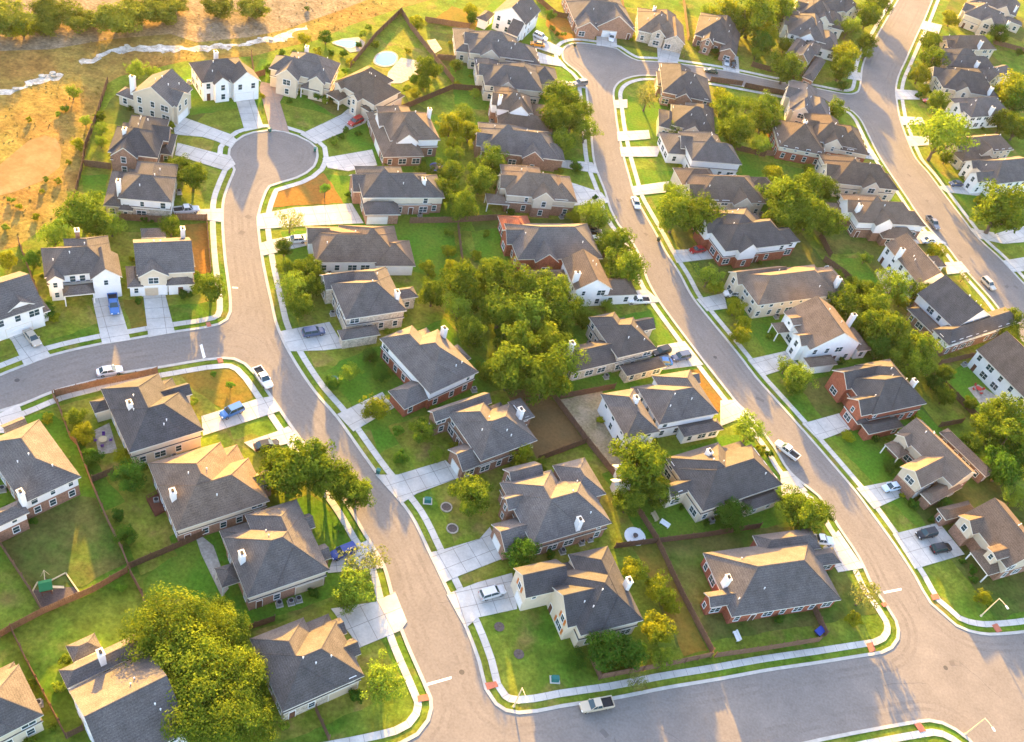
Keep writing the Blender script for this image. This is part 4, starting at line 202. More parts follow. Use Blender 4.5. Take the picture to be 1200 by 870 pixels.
    ('patchy',[(126.4,418.6),(132.6,416.7),(138.8,414.8),(144.9,412.9),(151.1,411.0),(157.3,409.1),(159.2,415.1),(161.0,421.1),(162.9,427.1),(164.7,433.2),(158.5,435.1),(152.4,437.0),(146.2,438.9),(140.0,440.8),(133.8,442.7),(132.0,436.7),(130.1,430.6),(128.2,424.6)]),
    ('bright',[(68.4,359.6),(73.5,364.3),(78.7,369.0),(83.8,373.6),(88.9,378.3),(94.1,383.0),(91.4,385.9),(88.8,388.8),(86.2,391.6),(83.6,394.5),(78.4,389.9),(73.3,385.2),(68.2,380.5),(63.0,375.8),(57.9,371.2),(60.5,368.3),(63.1,365.4),(65.8,362.5)]),
    ('lime',[(53.3,354.8),(59.9,355.2),(66.5,355.6),(73.1,356.0),(79.6,356.5),(86.2,356.9),(85.8,363.1),(85.4,369.3),(85.0,375.5),(84.7,381.7),(78.1,381.3),(71.5,380.9),(64.9,380.5),(58.3,380.1),(51.7,379.6),(52.1,373.4),(52.5,367.2),(52.9,361.0)]),
    ('lime',[(47.9,317.0),(55.1,319.0),(59.6,319.4),(63.3,319.9),(66.4,320.4),(68.8,321.0),(71.4,322.0),(75.5,325.5),(77.6,333.0),(79.7,340.5),(75.0,341.9),(70.4,343.2),(65.7,344.5),(61.0,345.8),(56.3,347.1),(54.2,339.6),(52.1,332.0),(50.0,324.5)]),
    ('patchy',[(52.1,348.1),(56.4,350.0),(60.6,352.0),(64.9,354.0),(69.2,356.0),(73.5,358.0),(71.7,361.7),(70.0,365.5),(68.3,369.2),(66.5,372.9),(62.3,370.9),(58.0,368.9),(53.7,366.9),(49.4,364.9),(45.2,362.9),(46.9,359.2),(48.6,355.5),(50.4,351.8)]),
    ('lime',[(51.6,262.9),(59.7,264.4),(67.8,265.9),(75.9,267.5),(84.0,269.0),(92.1,270.5),(88.9,277.6),(87.8,283.5),(85.2,288.7),(84.2,294.0),(79.0,295.3),(71.0,293.7),(62.9,292.2),(54.8,290.7),(46.7,289.2),(47.9,282.6),(49.2,276.0),(50.4,269.5)]),
    ('lime',[(-65.3,88.8),(-61.0,93.0),(-56.7,97.1),(-52.4,101.3),(-48.2,105.4),(-43.9,109.6),(-47.8,113.6),(-51.7,117.6),(-55.6,121.6),(-59.5,124.1),(-63.8,121.5),(-68.0,117.3),(-72.3,113.2),(-76.6,109.0),(-80.9,104.9),(-77.0,100.9),(-73.1,96.8),(-69.2,92.8)]),
    ('lime',[(-48.9,80.1),(-43.9,84.7),(-38.9,89.3),(-34.0,93.9),(-29.0,98.4),(-24.0,103.0),(-29.4,106.1),(-32.7,109.7),(-36.0,113.2),(-39.8,114.9),(-43.6,114.3),(-48.6,109.7),(-53.5,105.1),(-58.5,100.5),(-63.5,95.9),(-59.8,92.0),(-56.2,88.0),(-52.5,84.1)]),
    ('bright',[(-76.0,66.6),(-72.4,71.8),(-68.7,76.9),(-65.0,82.1),(-61.3,87.3),(-57.6,92.5),(-63.0,96.3),(-68.4,100.2),(-73.8,104.0),(-78.7,106.2),(-82.9,102.7),(-85.3,96.9),(-90.3,92.3),(-94.0,87.1),(-97.6,82.0),(-92.2,78.1),(-86.8,74.3),(-81.4,70.4)]),
    ('bright',[(-34.0,72.6),(-29.3,76.7),(-24.5,80.8),(-19.8,84.9),(-15.1,89.0),(-14.0,92.4),(-16.8,95.6),(-19.6,98.8),(-23.1,100.8),(-25.6,103.7),(-28.9,104.9),(-33.6,100.8),(-38.3,96.7),(-43.0,92.7),(-47.8,88.6),(-44.3,84.6),(-40.9,80.6),(-37.4,76.6)]),
    ('lime',[(-21.8,58.3),(-18.3,60.4),(-13.9,63.2),(-9.5,67.3),(-5.0,71.4),(-2.3,75.3),(-5.3,78.4),(-8.2,81.5),(-10.4,86.0),(-13.6,89.5),(-18.0,85.4),(-22.5,81.3),(-26.9,77.2),(-31.3,73.1),(-35.7,68.9),(-32.5,65.5),(-29.2,62.0),(-26.0,58.5)]),
    ('bright',[(-51.5,154.6),(-44.8,157.7),(-38.1,160.9),(-31.5,164.0),(-24.8,167.2),(-18.1,170.3),(-20.2,174.8),(-22.2,179.2),(-24.3,183.6),(-26.4,188.1),(-33.1,184.9),(-39.8,181.8),(-46.5,178.6),(-53.2,175.5),(-59.9,172.3),(-57.8,167.9),(-55.7,163.4),(-53.6,159.0)]),
    ('bright',[(-48.6,177.1),(-42.6,180.2),(-36.5,183.3),(-30.4,186.4),(-24.4,189.5),(-18.3,192.6),(-20.8,197.5),(-23.3,202.4),(-25.8,207.3),(-28.4,212.1),(-34.4,209.0),(-40.5,205.9),(-46.5,202.8),(-52.6,199.7),(-58.6,196.6),(-56.1,191.7),(-53.6,186.8),(-51.1,182.0)]),
    ('lime',[(-38.4,134.7),(-33.0,138.6),(-27.7,142.4),(-22.3,146.3),(-16.9,150.1),(-11.6,153.9),(-15.1,159.0),(-18.7,164.0),(-22.3,169.0),(-25.9,174.0),(-31.3,170.2),(-36.7,166.3),(-42.0,162.5),(-47.4,158.7),(-52.8,154.8),(-49.2,149.8),(-45.6,144.8),(-42.0,139.7)]),
    ('bright',[(-19.7,118.6),(-15.6,123.8),(-11.4,129.1),(-7.3,134.4),(-3.1,139.6),(1.1,144.9),(-3.6,148.6),(-8.3,152.3),(-13.0,156.0),(-17.7,159.7),(-21.8,154.4),(-26.0,149.1),(-30.1,143.9),(-34.3,138.6),(-36.3,134.2),(-32.1,130.9),(-27.9,127.6),(-23.7,124.3)]),
    ('lime',[(-5.0,110.0),(-0.5,114.4),(4.0,118.8),(8.5,123.1),(13.0,127.5),(17.5,131.9),(13.7,135.8),(9.9,139.7),(6.1,143.5),(2.3,147.4),(-2.2,143.0),(-6.7,138.7),(-11.2,134.3),(-15.7,129.9),(-20.2,125.5),(-16.4,121.7),(-12.6,117.8),(-8.8,113.9)]),
    ('lime',[(5.2,95.6),(11.1,100.0),(17.0,104.5),(22.9,108.9),(28.8,113.3),(34.7,117.7),(31.1,122.5),(27.6,127.3),(24.0,132.1),(20.4,136.8),(14.5,132.4),(8.6,128.0),(2.7,123.6),(-3.2,119.2),(-9.1,114.8),(-5.5,110.0),(-2.0,105.2),(1.6,100.4)]),
    ('bright',[(12.8,143.4),(18.4,147.8),(24.0,152.3),(29.6,156.7),(35.1,161.1),(40.7,165.6),(37.4,169.9),(34.0,174.1),(30.6,178.4),(27.2,182.7),(21.6,178.3),(16.0,173.8),(10.4,169.4),(4.8,165.0),(-0.8,160.5),(2.6,156.2),(6.0,152.0),(9.4,147.7)]),
    ('bright',[(37.0,111.8),(43.4,116.9),(49.7,122.0),(56.0,127.1),(62.4,132.2),(66.5,137.0),(61.6,140.5),(58.6,144.1),(55.7,147.8),(52.8,151.4),(48.0,150.1),(41.7,145.0),(35.3,139.9),(29.0,134.8),(22.6,129.7),(26.2,125.2),(29.8,120.7),(33.4,116.3)]),
    ('patchy',[(41.3,96.0),(48.9,100.0),(56.6,103.9),(64.2,107.8),(71.8,111.7),(79.4,115.7),(75.0,119.8),(72.8,124.0),(70.6,128.3),(68.4,132.5),(62.1,130.6),(54.5,126.7),(46.8,122.7),(39.2,118.8),(31.6,114.9),(34.0,110.2),(36.5,105.5),(38.9,100.7)]),
]
REFS = ['cream house with stepped rear roofs', 'brown brick house by the field', 'stone house with the silver truck', 'white house with the blue pickup', 'cream corner house with twin gables', 'white house at the left edge', 'white house at the cul-de-sac end', 'cream house with the brown paved driveway', 'cream house with the red car', 'white topped brick cul-de-sac house', 'white house with the orange car', 'house with the curved patio wall', 'house above the clustered street trees', 'brick based house behind street trees', 'brick house with the skylight', 'brick house with the rear patio cover', 'house with the red roofed wing', 'house with the long tan gable', 'topmost brick house of the middle street', 'stone house with the white arched entry', 'brick house with two parked cars', 'tan brick corner lot house', 'house with the rounded front shrub', 'third house below the corner lot', 'tan house with front yard oak', 'brick house with the red sedan', 'dormered house with the white car', 'white house with the shed dormer', 'red brick house with three front gables', 'house with the pale blue car', 'house with the two black cars', 'white house with the window wall', 'house with the dark skirt roof', 'house with the broad sunlit tan roof', 'white and brick house with blue bins', 'white gabled house with rear deck', 'gabled house with the dark sedan', 'brown house by the tall roadside tree', 'white sided house on the right row', 'wide dark roofed right row house', 'grey roofed house with twin dark dormers', 'second house on the right row', 'slate roofed house behind the right row', 'cream sided house at the top right', 'house in the top right corner', 'topmost house of the upper row', 'second house of the upper row', 'white third house of the upper row', 'brick fronted house of the upper row', 'small house with the teal umbrella', 'house south of the cross street junction', 'brick house with tall rear chimney', 'house with the patio table', 'house with the brown deck', 'left edge house with patchy lawn', 'house with the rear patio roof', 'house with the square roof vent', 'white gabled house beside the huge oak', 'house cut by the bottom left corner', 'long low grey roofed house', 'house with the very wide driveway', 'stone fronted house with the black SUV', 'brick house with two rear bay windows', 'brick house with the curved front walk', 'wide house with planters on its lawn', 'cream house with orange shutters', 'white stone house with three parked cars', 'white house with the leafless front shrub', 'grey house with the roof dish', 'brick house on the bottom corner lot']
TREES = [
    ('b',-150.87,217.19,11.1,8.1,3,0,0,9),
    ('y',-146.3,216.1,5.6,6.2,3,0,0,1),
    ('b',-143.89,221.5,7.2,5.2,3,0,1,9),
    ('b',-145.07,228.11,9.4,6.8,3,0,2,9),
    ('b',-137.83,228.55,7.3,5.3,3,0,3,9),
    ('b',-135.83,231.75,4.2,3.0,3,0,0,2),
    ('b',-129.11,231.81,11.1,8.1,3,0,4,9),
    ('b',-126.05,240.13,9.2,6.6,3,0,5,9),
    ('b',-121.58,243.66,9.8,7.1,3,0,6,9),
    ('b',-120.9,250.62,5.6,4.0,3,0,1,2),
    ('b',-109.99,255.19,7.8,5.7,3,0,7,9),
    ('b',-101.78,260.1,8.0,5.7,3,0,8,9),
    ('d',-89.75,272.13,1.5,1.3,1,7,5,6),
    ('l',-114.21,213.28,4.4,5.5,4,0,0,1),
    ('l',-110.6,215.17,3.3,4.1,4,0,4,5),
    ('l',-122.96,197.49,3.1,3.9,4,0,0,5),
    ('l',-114.95,188.42,2.6,3.3,4,0,1,5),
    ('o',-113.68,192.82,2.5,2.1,4,0,0,1),
    ('l',-122.39,192.05,1.9,1.6,4,0,1,2),
    ('d',-78.57,256.43,3.9,4.5,1,7,1,2),
    ('y',-83.68,252.98,3.4,3.7,1,7,0,1),
    ('o',-47.43,252.7,6.3,7.8,1,8,0,1),
    ('y',-57.48,279.65,4.4,4.8,1,11,0,1),
    ('d',-43.34,293.24,3.5,4.0,1,10,0,1),
    ('o',-65.55,262.82,2.2,1.9,1,8,0,1),
    ('o',-46.83,247.81,3.8,4.7,1,8,0,1),
    ('y',-47.92,242.38,2.8,3.1,1,8,0,1),
    ('y',-34.5,228.92,6.4,7.1,1,9,1,2),
    ('l',-32.44,236.3,5.1,6.4,1,13,0,1),
    ('y',-29.2,228.82,5.9,6.5,1,14,0,1),
    ('y',-31.77,223.65,4.5,5.0,1,9,0,2),
    ('y',-38.53,254.96,2.0,1.6,1,12,0,2),
    ('l',-32.4,250.85,2.7,3.3,1,13,0,1),
    ('o',-29.11,207.68,6.0,7.4,1,60,1,2),
    ('l',-29.97,217.19,4.4,5.5,1,9,0,1),
    ('o',-20.32,217.7,7.0,8.7,1,14,0,1),
    ('o',-21.19,207.7,6.8,8.5,1,15,0,1),
    ('o',-28.74,199.43,5.9,7.2,1,60,0,2),
    ('o',-22.63,195.28,7.0,8.7,1,60,0,1),
    ('l',-24.19,188.13,2.2,1.9,1,60,0,1),
    ('y',-22.01,180.6,3.0,3.3,1,59,2,3),
    ('l',-15.42,191.93,1.9,1.6,1,16,1,2),
    ('y',-15.8,182.31,2.6,2.2,1,16,1,2),
    ('y',-24.75,171.97,3.9,4.2,1,59,0,3),
    ('y',-20.36,174.81,3.3,3.6,1,59,1,3),
    ('o',-15.47,166.74,8.7,10.8,1,61,0,1),
    ('o',-9.3,170.74,8.8,11.0,1,17,3,4),
    ('o',-21.42,162.24,6.0,7.4,1,61,0,1),
    ('o',-2.19,171.61,8.1,10.0,1,17,2,4),
    ('o',3.55,172.97,8.1,10.1,1,17,0,4),
    ('o',-10.41,153.36,6.5,8.1,1,62,0,3),
    ('l',-15.09,160.26,5.9,7.5,1,62,0,1),
    ('o',-6.08,161.56,8.5,10.6,1,62,2,3),
    ('l',0.07,164.15,7.9,10.0,1,17,0,1),
    ('o',5.76,167.4,7.9,9.9,1,17,1,4),
    ('l',9.97,172.08,4.6,5.8,1,17,0,1),
    ('o',-0.51,153.13,8.6,10.8,1,62,1,3),
    ('y',5.52,158.82,7.7,8.6,1,66,0,1),
    ('o',-0.25,144.1,9.4,11.8,1,63,0,2),
    ('o',7.18,144.86,9.8,12.3,1,63,1,2),
    ('l',10.22,153.3,7.2,9.2,1,66,0,1),
    ('d',-3.21,156.75,4.4,5.1,1,62,0,1),
    ('l',16.87,177.27,3.0,3.7,2,17,0,1),
    ('o',-0.46,111.8,6.2,7.7,0,64,0,1),
    ('d',10.74,103.77,5.8,6.7,0,64,0,1),
    ('y',6.37,125.99,5.3,5.8,2,63,0,1),
    ('o',28.77,129.67,8.9,11.2,1,68,0,1),
    ('o',28.46,121.67,5.5,6.8,1,64,0,1),
    ('o',33.79,125.74,5.6,6.9,1,68,1,2),
    ('d',48.56,126.05,5.9,6.9,1,68,0,1),
    ('l',51.42,149.25,6.1,7.7,0,68,0,2),
    ('l',60.97,133.21,5.4,6.8,0,68,1,2),
    ('o',63.05,130.29,6.7,8.3,0,69,0,1),
    ('y',54.92,147.29,2.5,2.1,0,68,0,1),
    ('d',56.91,147.57,1.8,1.5,0,68,0,1),
    ('o',67.47,133.79,4.1,5.0,0,68,0,1),
    ('y',31.5,107.65,4.3,4.8,1,65,0,1),
    ('y',36.08,105.12,5.2,5.7,2,65,0,1),
    ('y',36.89,96.81,5.3,5.9,0,65,0,1),
    ('y',38.9,103.2,3.4,3.7,2,65,0,1),
    ('d',28.69,89.35,6.5,7.6,0,65,0,1),
    ('d',33.06,90.6,4.9,5.6,0,65,0,1),
    ('d',24.04,87.05,3.1,3.6,0,65,0,1),
    ('l',38.43,91.93,3.5,4.3,0,65,0,1),
    ('s',34.69,86.31,2.8,3.5,0,65,0,1),
    ('s',74.91,116.08,5.4,6.8,0,69,0,1),
    ('y',73.42,111.49,2.8,3.1,0,69,0,1),
    ('o',109.89,175.37,8.9,11.1,1,31,0,1),
    ('o',106.73,171.44,6.5,8.1,1,29,0,2),
    ('o',109.69,168.47,8.7,10.9,1,29,1,2),
    ('d',112.18,165.29,6.8,7.9,1,29,1,2),
    ('l',110.59,153.79,4.7,6.0,1,30,0,1),
    ('d',108.14,159.63,7.8,9.1,1,29,0,2),
    ('o',73.7,200.97,6.7,8.3,1,27,0,4),
    ('o',81.56,203.44,7.2,8.9,1,27,3,4),
    ('o',79.51,194.77,7.8,9.7,1,27,1,4),
    ('o',84.1,193.24,9.0,11.2,1,27,2,4),
    ('d',82.76,188.82,6.5,7.5,1,27,0,1),
    ('o',91.67,190.09,8.5,10.6,1,28,1,2),
    ('o',89.23,185.26,7.2,8.9,1,28,0,2),
    ('l',95.91,188.34,3.7,4.6,1,28,0,1),
    ('o',119.65,215.29,6.1,7.6,0,32,0,1),
    ('y',118.77,209.73,5.6,6.2,0,31,0,1),
    ('l',87.5,214.05,7.4,9.4,1,35,0,1),
    ('l',94.31,216.64,5.7,7.2,1,35,0,1),
    ('o',74.3,206.35,5.6,6.8,1,26,0,2),
    ('o',80.9,210.39,5.2,6.4,1,35,0,1),
    ('l',81.85,226.67,3.0,3.7,1,35,0,1),
    ('y',102.39,239.23,4.7,5.2,0,35,0,1),
    ('s',109.82,231.67,2.8,3.4,0,35,0,1),
    ('o',120.94,259.92,13.6,17.4,0,36,0,1),
    ('o',70.23,251.96,6.3,7.7,1,33,0,1),
    ('o',70.23,233.44,7.8,9.7,1,34,0,3),
    ('o',66.65,236.3,6.5,8.0,1,34,1,3),
    ('o',28.91,215.24,9.1,11.4,0,25,0,2),
    ('o',35.53,217.72,9.2,11.5,0,25,1,2),
    ('l',29.18,225.47,6.3,8.0,0,24,0,1),
    ('l',26.99,231.69,3.5,4.3,0,24,0,1),
    ('o',57.86,234.74,10.5,13.3,1,24,0,1),
    ('l',55.57,239.15,8.4,10.7,1,24,0,1),
    ('o',61.51,231.98,9.6,12.0,1,25,1,2),
    ('o',56.79,227.98,8.1,10.1,1,25,0,2),
    ('y',55.46,251.65,5.8,6.4,1,23,0,1),
    ('o',65.38,250.15,7.2,8.9,1,33,0,1),
    ('o',65.45,234.27,7.8,9.7,1,34,2,3),
    ('l',39.64,197.23,5.4,6.8,0,26,0,1),
    ('y',42.03,196.22,3.8,4.1,0,26,1,2),
    ('d',45.8,201.81,2.3,2.0,0,26,1,2),
    ('o',16.56,199.12,6.7,8.3,0,16,0,1),
    ('o',18.88,188.48,8.1,10.1,0,17,0,1),
    ('l',8.32,207.21,6.8,8.7,0,16,0,1),
    ('l',10.69,207.21,5.2,6.5,0,16,0,1),
    ('o',13.54,197.09,5.8,7.2,0,16,0,1),
    ('d',7.86,220.11,1.6,1.3,0,15,0,1),
    ('y',49.43,185.3,3.6,4.0,0,26,0,2),
    ('y',48.59,180.37,4.4,4.8,0,27,0,1),
    ('y',47.13,189.68,4.5,4.9,0,26,0,1),
    ('l',62.76,170.81,5.4,6.8,0,27,0,1),
    ('l',59.81,174.14,3.9,4.9,0,27,0,1),
    ('o',61.77,168.0,4.2,5.1,0,28,0,1),
    ('o',-9.35,255.67,8.7,10.9,0,13,1,3),
    ('o',-4.98,256.53,6.3,7.8,0,13,0,1),
    ('o',-7.93,244.44,8.9,11.2,0,13,2,3),
    ('o',-3.78,247.67,7.6,9.5,0,13,0,3),
    ('l',0.81,244.73,6.6,8.4,0,13,0,1),
    ('o',-4.49,235.74,6.5,8.0,0,14,0,1),
    ('l',-1.16,256.55,4.9,6.1,0,13,0,1),
    ('s',15.57,271.44,7.1,9.0,0,22,0,1),
    ('l',25.06,261.21,4.5,5.6,0,22,0,1),
    ('o',40.2,276.54,8.7,10.8,1,22,0,2),
    ('y',38.46,287.73,5.8,6.4,1,21,0,1),
    ('o',42.5,264.1,9.9,12.4,1,22,1,2),
    ('o',51.31,284.51,8.3,10.4,1,50,0,1),
    ('o',51.28,277.68,7.2,8.9,1,51,0,1),
    ('l',50.97,265.53,5.5,6.9,1,22,0,1),
    ('y',35.77,341.92,10.0,11.3,1,20,0,1),
    ('o',39.76,340.41,8.2,10.3,1,20,2,3),
    ('l',30.5,344.93,5.1,6.4,1,20,0,1),
    ('o',44.88,340.2,13.4,17.2,1,20,1,3),
    ('o',53.45,354.9,10.8,13.7,1,49,0,1),
    ('y',49.89,337.6,8.2,9.2,1,48,0,1),
    ('d',49.55,329.98,7.5,8.8,0,20,0,1),
    ('o',57.87,313.98,9.4,11.8,0,50,0,1),
    ('l',48.54,325.33,3.7,4.7,0,20,0,1),
    ('o',42.8,338.54,6.5,8.0,1,20,0,3),
    ('s',24.7,312.38,2.8,3.5,0,19,0,1),
    ('o',89.33,375.41,8.8,11.0,0,45,1,2),
    ('l',81.62,363.24,6.8,8.6,0,46,0,1),
    ('o',93.66,389.7,8.4,10.5,0,45,0,2),
    ('o',87.98,356.15,6.1,7.5,0,46,0,1),
    ('y',79.28,340.48,8.2,9.2,0,48,0,1),
    ('o',77.59,327.92,7.5,9.3,0,48,0,1),
    ('l',88.29,350.24,4.2,5.3,0,47,0,1),
    ('o',74.65,299.48,6.5,8.0,2,50,0,1),
    ('d',78.83,321.92,3.4,3.9,0,48,0,1),
    ('o',112.96,369.94,7.5,9.3,0,40,0,1),
    ('o',111.69,355.24,8.5,10.6,0,39,0,1),
    ('y',107.0,343.71,7.1,7.9,0,39,0,1),
    ('o',111.43,326.86,6.3,7.8,0,38,0,1),
    ('l',106.72,292.52,13.6,18.0,0,37,0,1),
    ('y',125.42,402.26,6.0,6.6,0,43,0,1),
    ('d',143.59,398.06,7.2,8.5,1,43,0,1),
    ('l',138.51,392.2,4.6,5.7,1,41,0,1),
    ('y',138.27,346.2,11.8,13.5,1,42,0,1),
    ('d',141.04,341.4,8.8,10.4,1,39,0,1),
    ('o',133.88,324.41,7.4,9.2,1,38,0,2),
    ('o',138.31,322.43,7.4,9.1,1,38,1,2),
    ('y',108.93,336.8,4.1,4.5,0,39,0,1),
    ('d',106.78,333.79,2.3,2.0,0,38,0,1),
    ('o',-97.07,153.79,8.0,9.9,1,3,0,1),
    ('o',-93.91,153.2,5.8,7.2,1,3,0,1),
    ('l',-91.37,154.8,4.8,6.0,1,3,0,2),
    ('l',-99.47,146.1,5.7,7.2,1,3,1,2),
    ('d',-100.55,139.69,3.5,4.0,1,3,0,1),
    ('y',-104.48,137.11,3.8,4.2,1,3,0,1),
    ('o',-80.44,159.98,4.5,5.5,2,4,0,1),
    ('o',-83.07,177.28,6.3,7.7,0,2,0,2),
    ('o',-86.61,178.76,5.9,7.3,0,2,1,2),
    ('l',-110.42,187.09,2.9,3.5,4,0,2,5),
    ('y',-111.8,179.3,3.2,3.5,4,0,0,1),
    ('l',-108.06,182.5,2.8,3.5,4,0,3,5),
    ('o',-64.72,144.77,5.3,6.5,0,4,0,1),
    ('s',-57.94,172.43,5.0,6.3,0,59,0,1),
    ('o',-56.37,164.67,3.8,4.6,0,59,1,2),
    ('o',-52.85,157.91,4.1,5.0,0,59,0,2),
    ('o',-48.28,159.02,5.2,6.4,0,61,2,3),
    ('l',-49.49,151.79,5.8,7.3,0,61,0,1),
    ('o',-46.78,153.78,5.1,6.2,0,61,1,3),
    ('o',-46.35,147.4,5.3,6.6,0,61,0,3),
    ('l',-30.93,134.23,3.4,4.3,0,62,0,1),
    ('d',-33.42,130.67,3.0,3.5,0,62,0,3),
    ('d',-28.66,140.74,3.1,3.6,0,62,2,3),
    ('d',-25.43,136.72,3.5,4.0,0,62,1,3),
    ('y',-23.53,126.81,5.0,5.5,0,62,0,1),
    ('p',-55.73,125.11,1.3,1.1,0,52,0,2),
    ('p',-51.6,123.54,1.6,1.4,0,52,1,2),
    ('p',-17.95,124.08,2.5,2.1,0,63,0,1),
    ('d',-15.63,117.55,2.7,3.1,0,63,0,1),
    ('d',-13.87,128.2,2.0,1.7,0,63,0,1),
    ('o',-73.05,105.16,3.1,3.7,0,54,0,1),
    ('y',-69.8,102.06,3.6,4.0,2,54,0,1),
    ('y',-77.75,104.06,2.1,1.8,0,54,0,1),
    ('d',-66.32,98.34,3.0,3.4,2,54,0,1),
    ('d',-58.07,95.78,5.3,6.1,1,53,0,1),
    ('y',-61.03,100.27,3.3,3.6,1,52,0,1),
    ('d',-53.7,85.47,3.1,3.6,1,53,0,1),
    ('d',-57.24,89.4,2.3,1.9,1,53,0,1),
    ('d',-71.94,82.91,3.6,4.2,1,54,0,1),
    ('p',-50.28,76.63,1.8,1.5,1,53,0,1),
    ('o',-32.77,104.02,8.4,10.5,0,53,1,2),
    ('o',-30.02,107.65,8.8,11.1,0,53,0,2),
    ('o',-26.71,106.61,7.3,9.1,0,55,0,1),
    ('o',-23.35,106.36,5.8,7.2,0,55,0,2),
    ('o',-20.53,105.6,5.5,6.8,0,55,1,2),
    ('o',-35.64,106.79,5.5,6.8,0,53,0,1),
    ('p',-21.36,98.96,1.8,1.5,0,55,0,1),
    ('s',-15.48,91.0,5.2,6.5,0,55,0,1),
    ('l',-15.23,87.38,5.7,7.1,0,55,0,1),
    ('s',-13.26,93.9,3.8,4.8,0,55,0,1),
    ('h',-38.54,69.75,10.3,11.1,1,57,1,2),
    ('h',-33.19,65.61,10.4,11.2,1,57,0,2),
    ('h',-29.19,60.09,9.9,10.6,2,57,0,1),
    ('h',-30.9,72.07,6.9,7.3,1,56,0,1),
    ('h',-26.48,66.69,7.7,8.2,2,56,0,1),
    ('h',-25.54,60.62,7.5,8.0,0,57,0,1),
    ('h',-21.28,61.1,5.8,6.1,0,56,0,1),
    ('h',-33.84,75.7,5.4,5.7,1,55,0,1),
    ('l',-5.65,72.49,5.6,7.0,0,56,0,1),
    ('d',-9.17,70.63,2.4,2.0,0,56,0,1),
    ('l',-15.71,84.8,3.7,4.6,0,56,0,1),
    ('d',-91.08,127.8,3.0,3.4,2,5,0,1),
    ('d',-77.43,138.28,1.6,1.3,2,4,1,2),
    ('d',-70.16,143.56,2.1,1.8,2,4,0,2),
    ('d',-69.12,144.1,1.4,1.2,0,4,1,2),
    ('o',-76.28,228.19,2.3,1.9,0,7,0,1),
    ('d',-78.13,229.97,2.3,1.9,2,7,1,2),
    ('d',-70.74,227.89,2.7,3.1,0,7,0,1),
    ('l',-68.58,227.34,2.5,2.1,0,7,0,1),
    ('d',-76.61,222.71,1.8,1.5,0,7,0,1),
    ('d',-59.46,213.72,1.8,1.5,0,9,0,3),
    ('l',-60.32,210.81,2.2,1.8,0,9,0,1),
    ('d',-59.23,217.16,2.0,1.7,0,9,1,3),
    ('d',-56.23,217.24,1.8,1.5,0,9,2,3),
    ('d',80.75,199.94,2.5,2.1,1,27,0,1),
    ('y',80.26,210.17,3.5,3.8,1,35,0,1),
    ('d',102.18,142.56,2.1,1.8,2,30,0,1),
    ('d',95.32,146.84,3.2,3.7,0,29,1,2),
    ('d',88.3,145.13,2.5,2.1,0,29,0,2),
    ('d',97.98,134.12,1.4,1.1,0,30,2,4),
    ('d',99.72,132.23,2.0,1.7,0,30,3,4),
    ('d',99.85,129.89,1.7,1.4,0,30,0,4),
    ('y',100.48,125.49,3.0,3.3,0,30,0,1),
    ('l',102.45,125.58,1.5,1.3,0,30,0,1),
    ('d',83.57,153.33,2.9,3.3,0,29,0,2),
    ('y',74.68,158.96,2.6,2.2,0,28,0,1),
    ('d',81.2,161.27,1.9,1.6,0,29,1,2),
    ('l',-14.99,302.72,1.9,1.6,0,10,0,2),
    ('l',-18.77,304.66,1.9,1.6,0,10,1,2),
    ('d',-16.8,301.79,1.6,1.4,0,10,0,2),
    ('p',9.43,214.03,1.8,1.5,0,15,0,1),
    ('d',1.08,229.76,2.8,3.1,0,14,0,1),
    ('p',-0.13,232.85,2.1,1.8,0,14,0,1),
    ('l',13.01,316.06,2.3,1.9,0,19,0,1),
    ('l',29.22,320.01,2.3,1.9,0,20,0,1),
    ('d',34.74,321.35,2.6,2.2,0,20,0,1),
    ('d',-37.69,198.72,2.1,1.8,2,60,0,1),
    ('p',-55.13,188.38,2.9,4.3,0,60,0,1),
    ('d',-50.04,191.5,1.6,1.4,0,60,0,1),
    ('p',-68.34,243.8,2.4,2.0,1,7,0,1),
    ('d',-87.02,243.87,2.1,1.8,1,7,0,6),
    ('d',-86.33,233.08,2.8,3.2,1,7,0,2),
    ('d',-84.26,246.53,1.7,1.4,1,7,1,6),
    ('y',-78.72,249.93,2.4,2.0,1,7,2,3),
    ('d',-75.14,251.3,2.2,1.8,1,7,2,6),
    ('d',-72.21,253.14,2.2,1.8,1,7,3,6),
    ('y',-69.02,249.6,2.4,2.0,1,7,1,3),
    ('l',-70.55,266.19,2.5,2.1,1,7,0,2),
    ('d',-69.92,260.26,2.0,1.7,1,7,4,6),
    ('l',-70.28,271.21,2.3,1.9,1,7,1,2),
    ('d',27.61,142.78,1.8,1.5,1,67,0,1),
    ('y',-109.88,166.36,1.5,1.3,1,2,0,2),
    ('l',-112.42,165.86,1.3,1.1,1,1,0,1),
    ('y',-111.08,161.68,1.3,1.1,1,2,1,2),
    ('l',-115.07,156.04,1.7,1.4,1,2,0,1),
    ('y',-112.45,154.84,1.5,1.2,1,3,1,2),
    ('y',-107.68,153.22,1.6,1.4,1,3,0,2),
    ('l',-111.3,147.62,1.6,1.4,1,3,1,2),
    ('y',-111.46,173.71,1.2,1.0,1,1,1,2),
    ('y',-122.19,192.05,1.4,1.2,4,0,1,2),
    ('l',-122.47,189.39,1.4,1.2,4,0,0,2),
    ('y',-126.93,184.39,1.4,1.2,4,0,0,2),
    ('y',-56.11,264.53,2.0,1.7,1,11,1,2),
    ('l',-46.18,249.19,2.2,1.8,1,8,1,2),
    ('d',-49.82,249.08,2.9,3.3,1,8,0,1),
    ('l',-50.82,244.24,2.4,2.0,1,8,0,2),
    ('d',-49.87,255.22,2.2,1.9,1,8,0,1),
    ('y',-45.46,256.0,2.0,1.6,1,12,1,2),
    ('o',55.05,290.6,4.6,5.6,1,50,0,1),
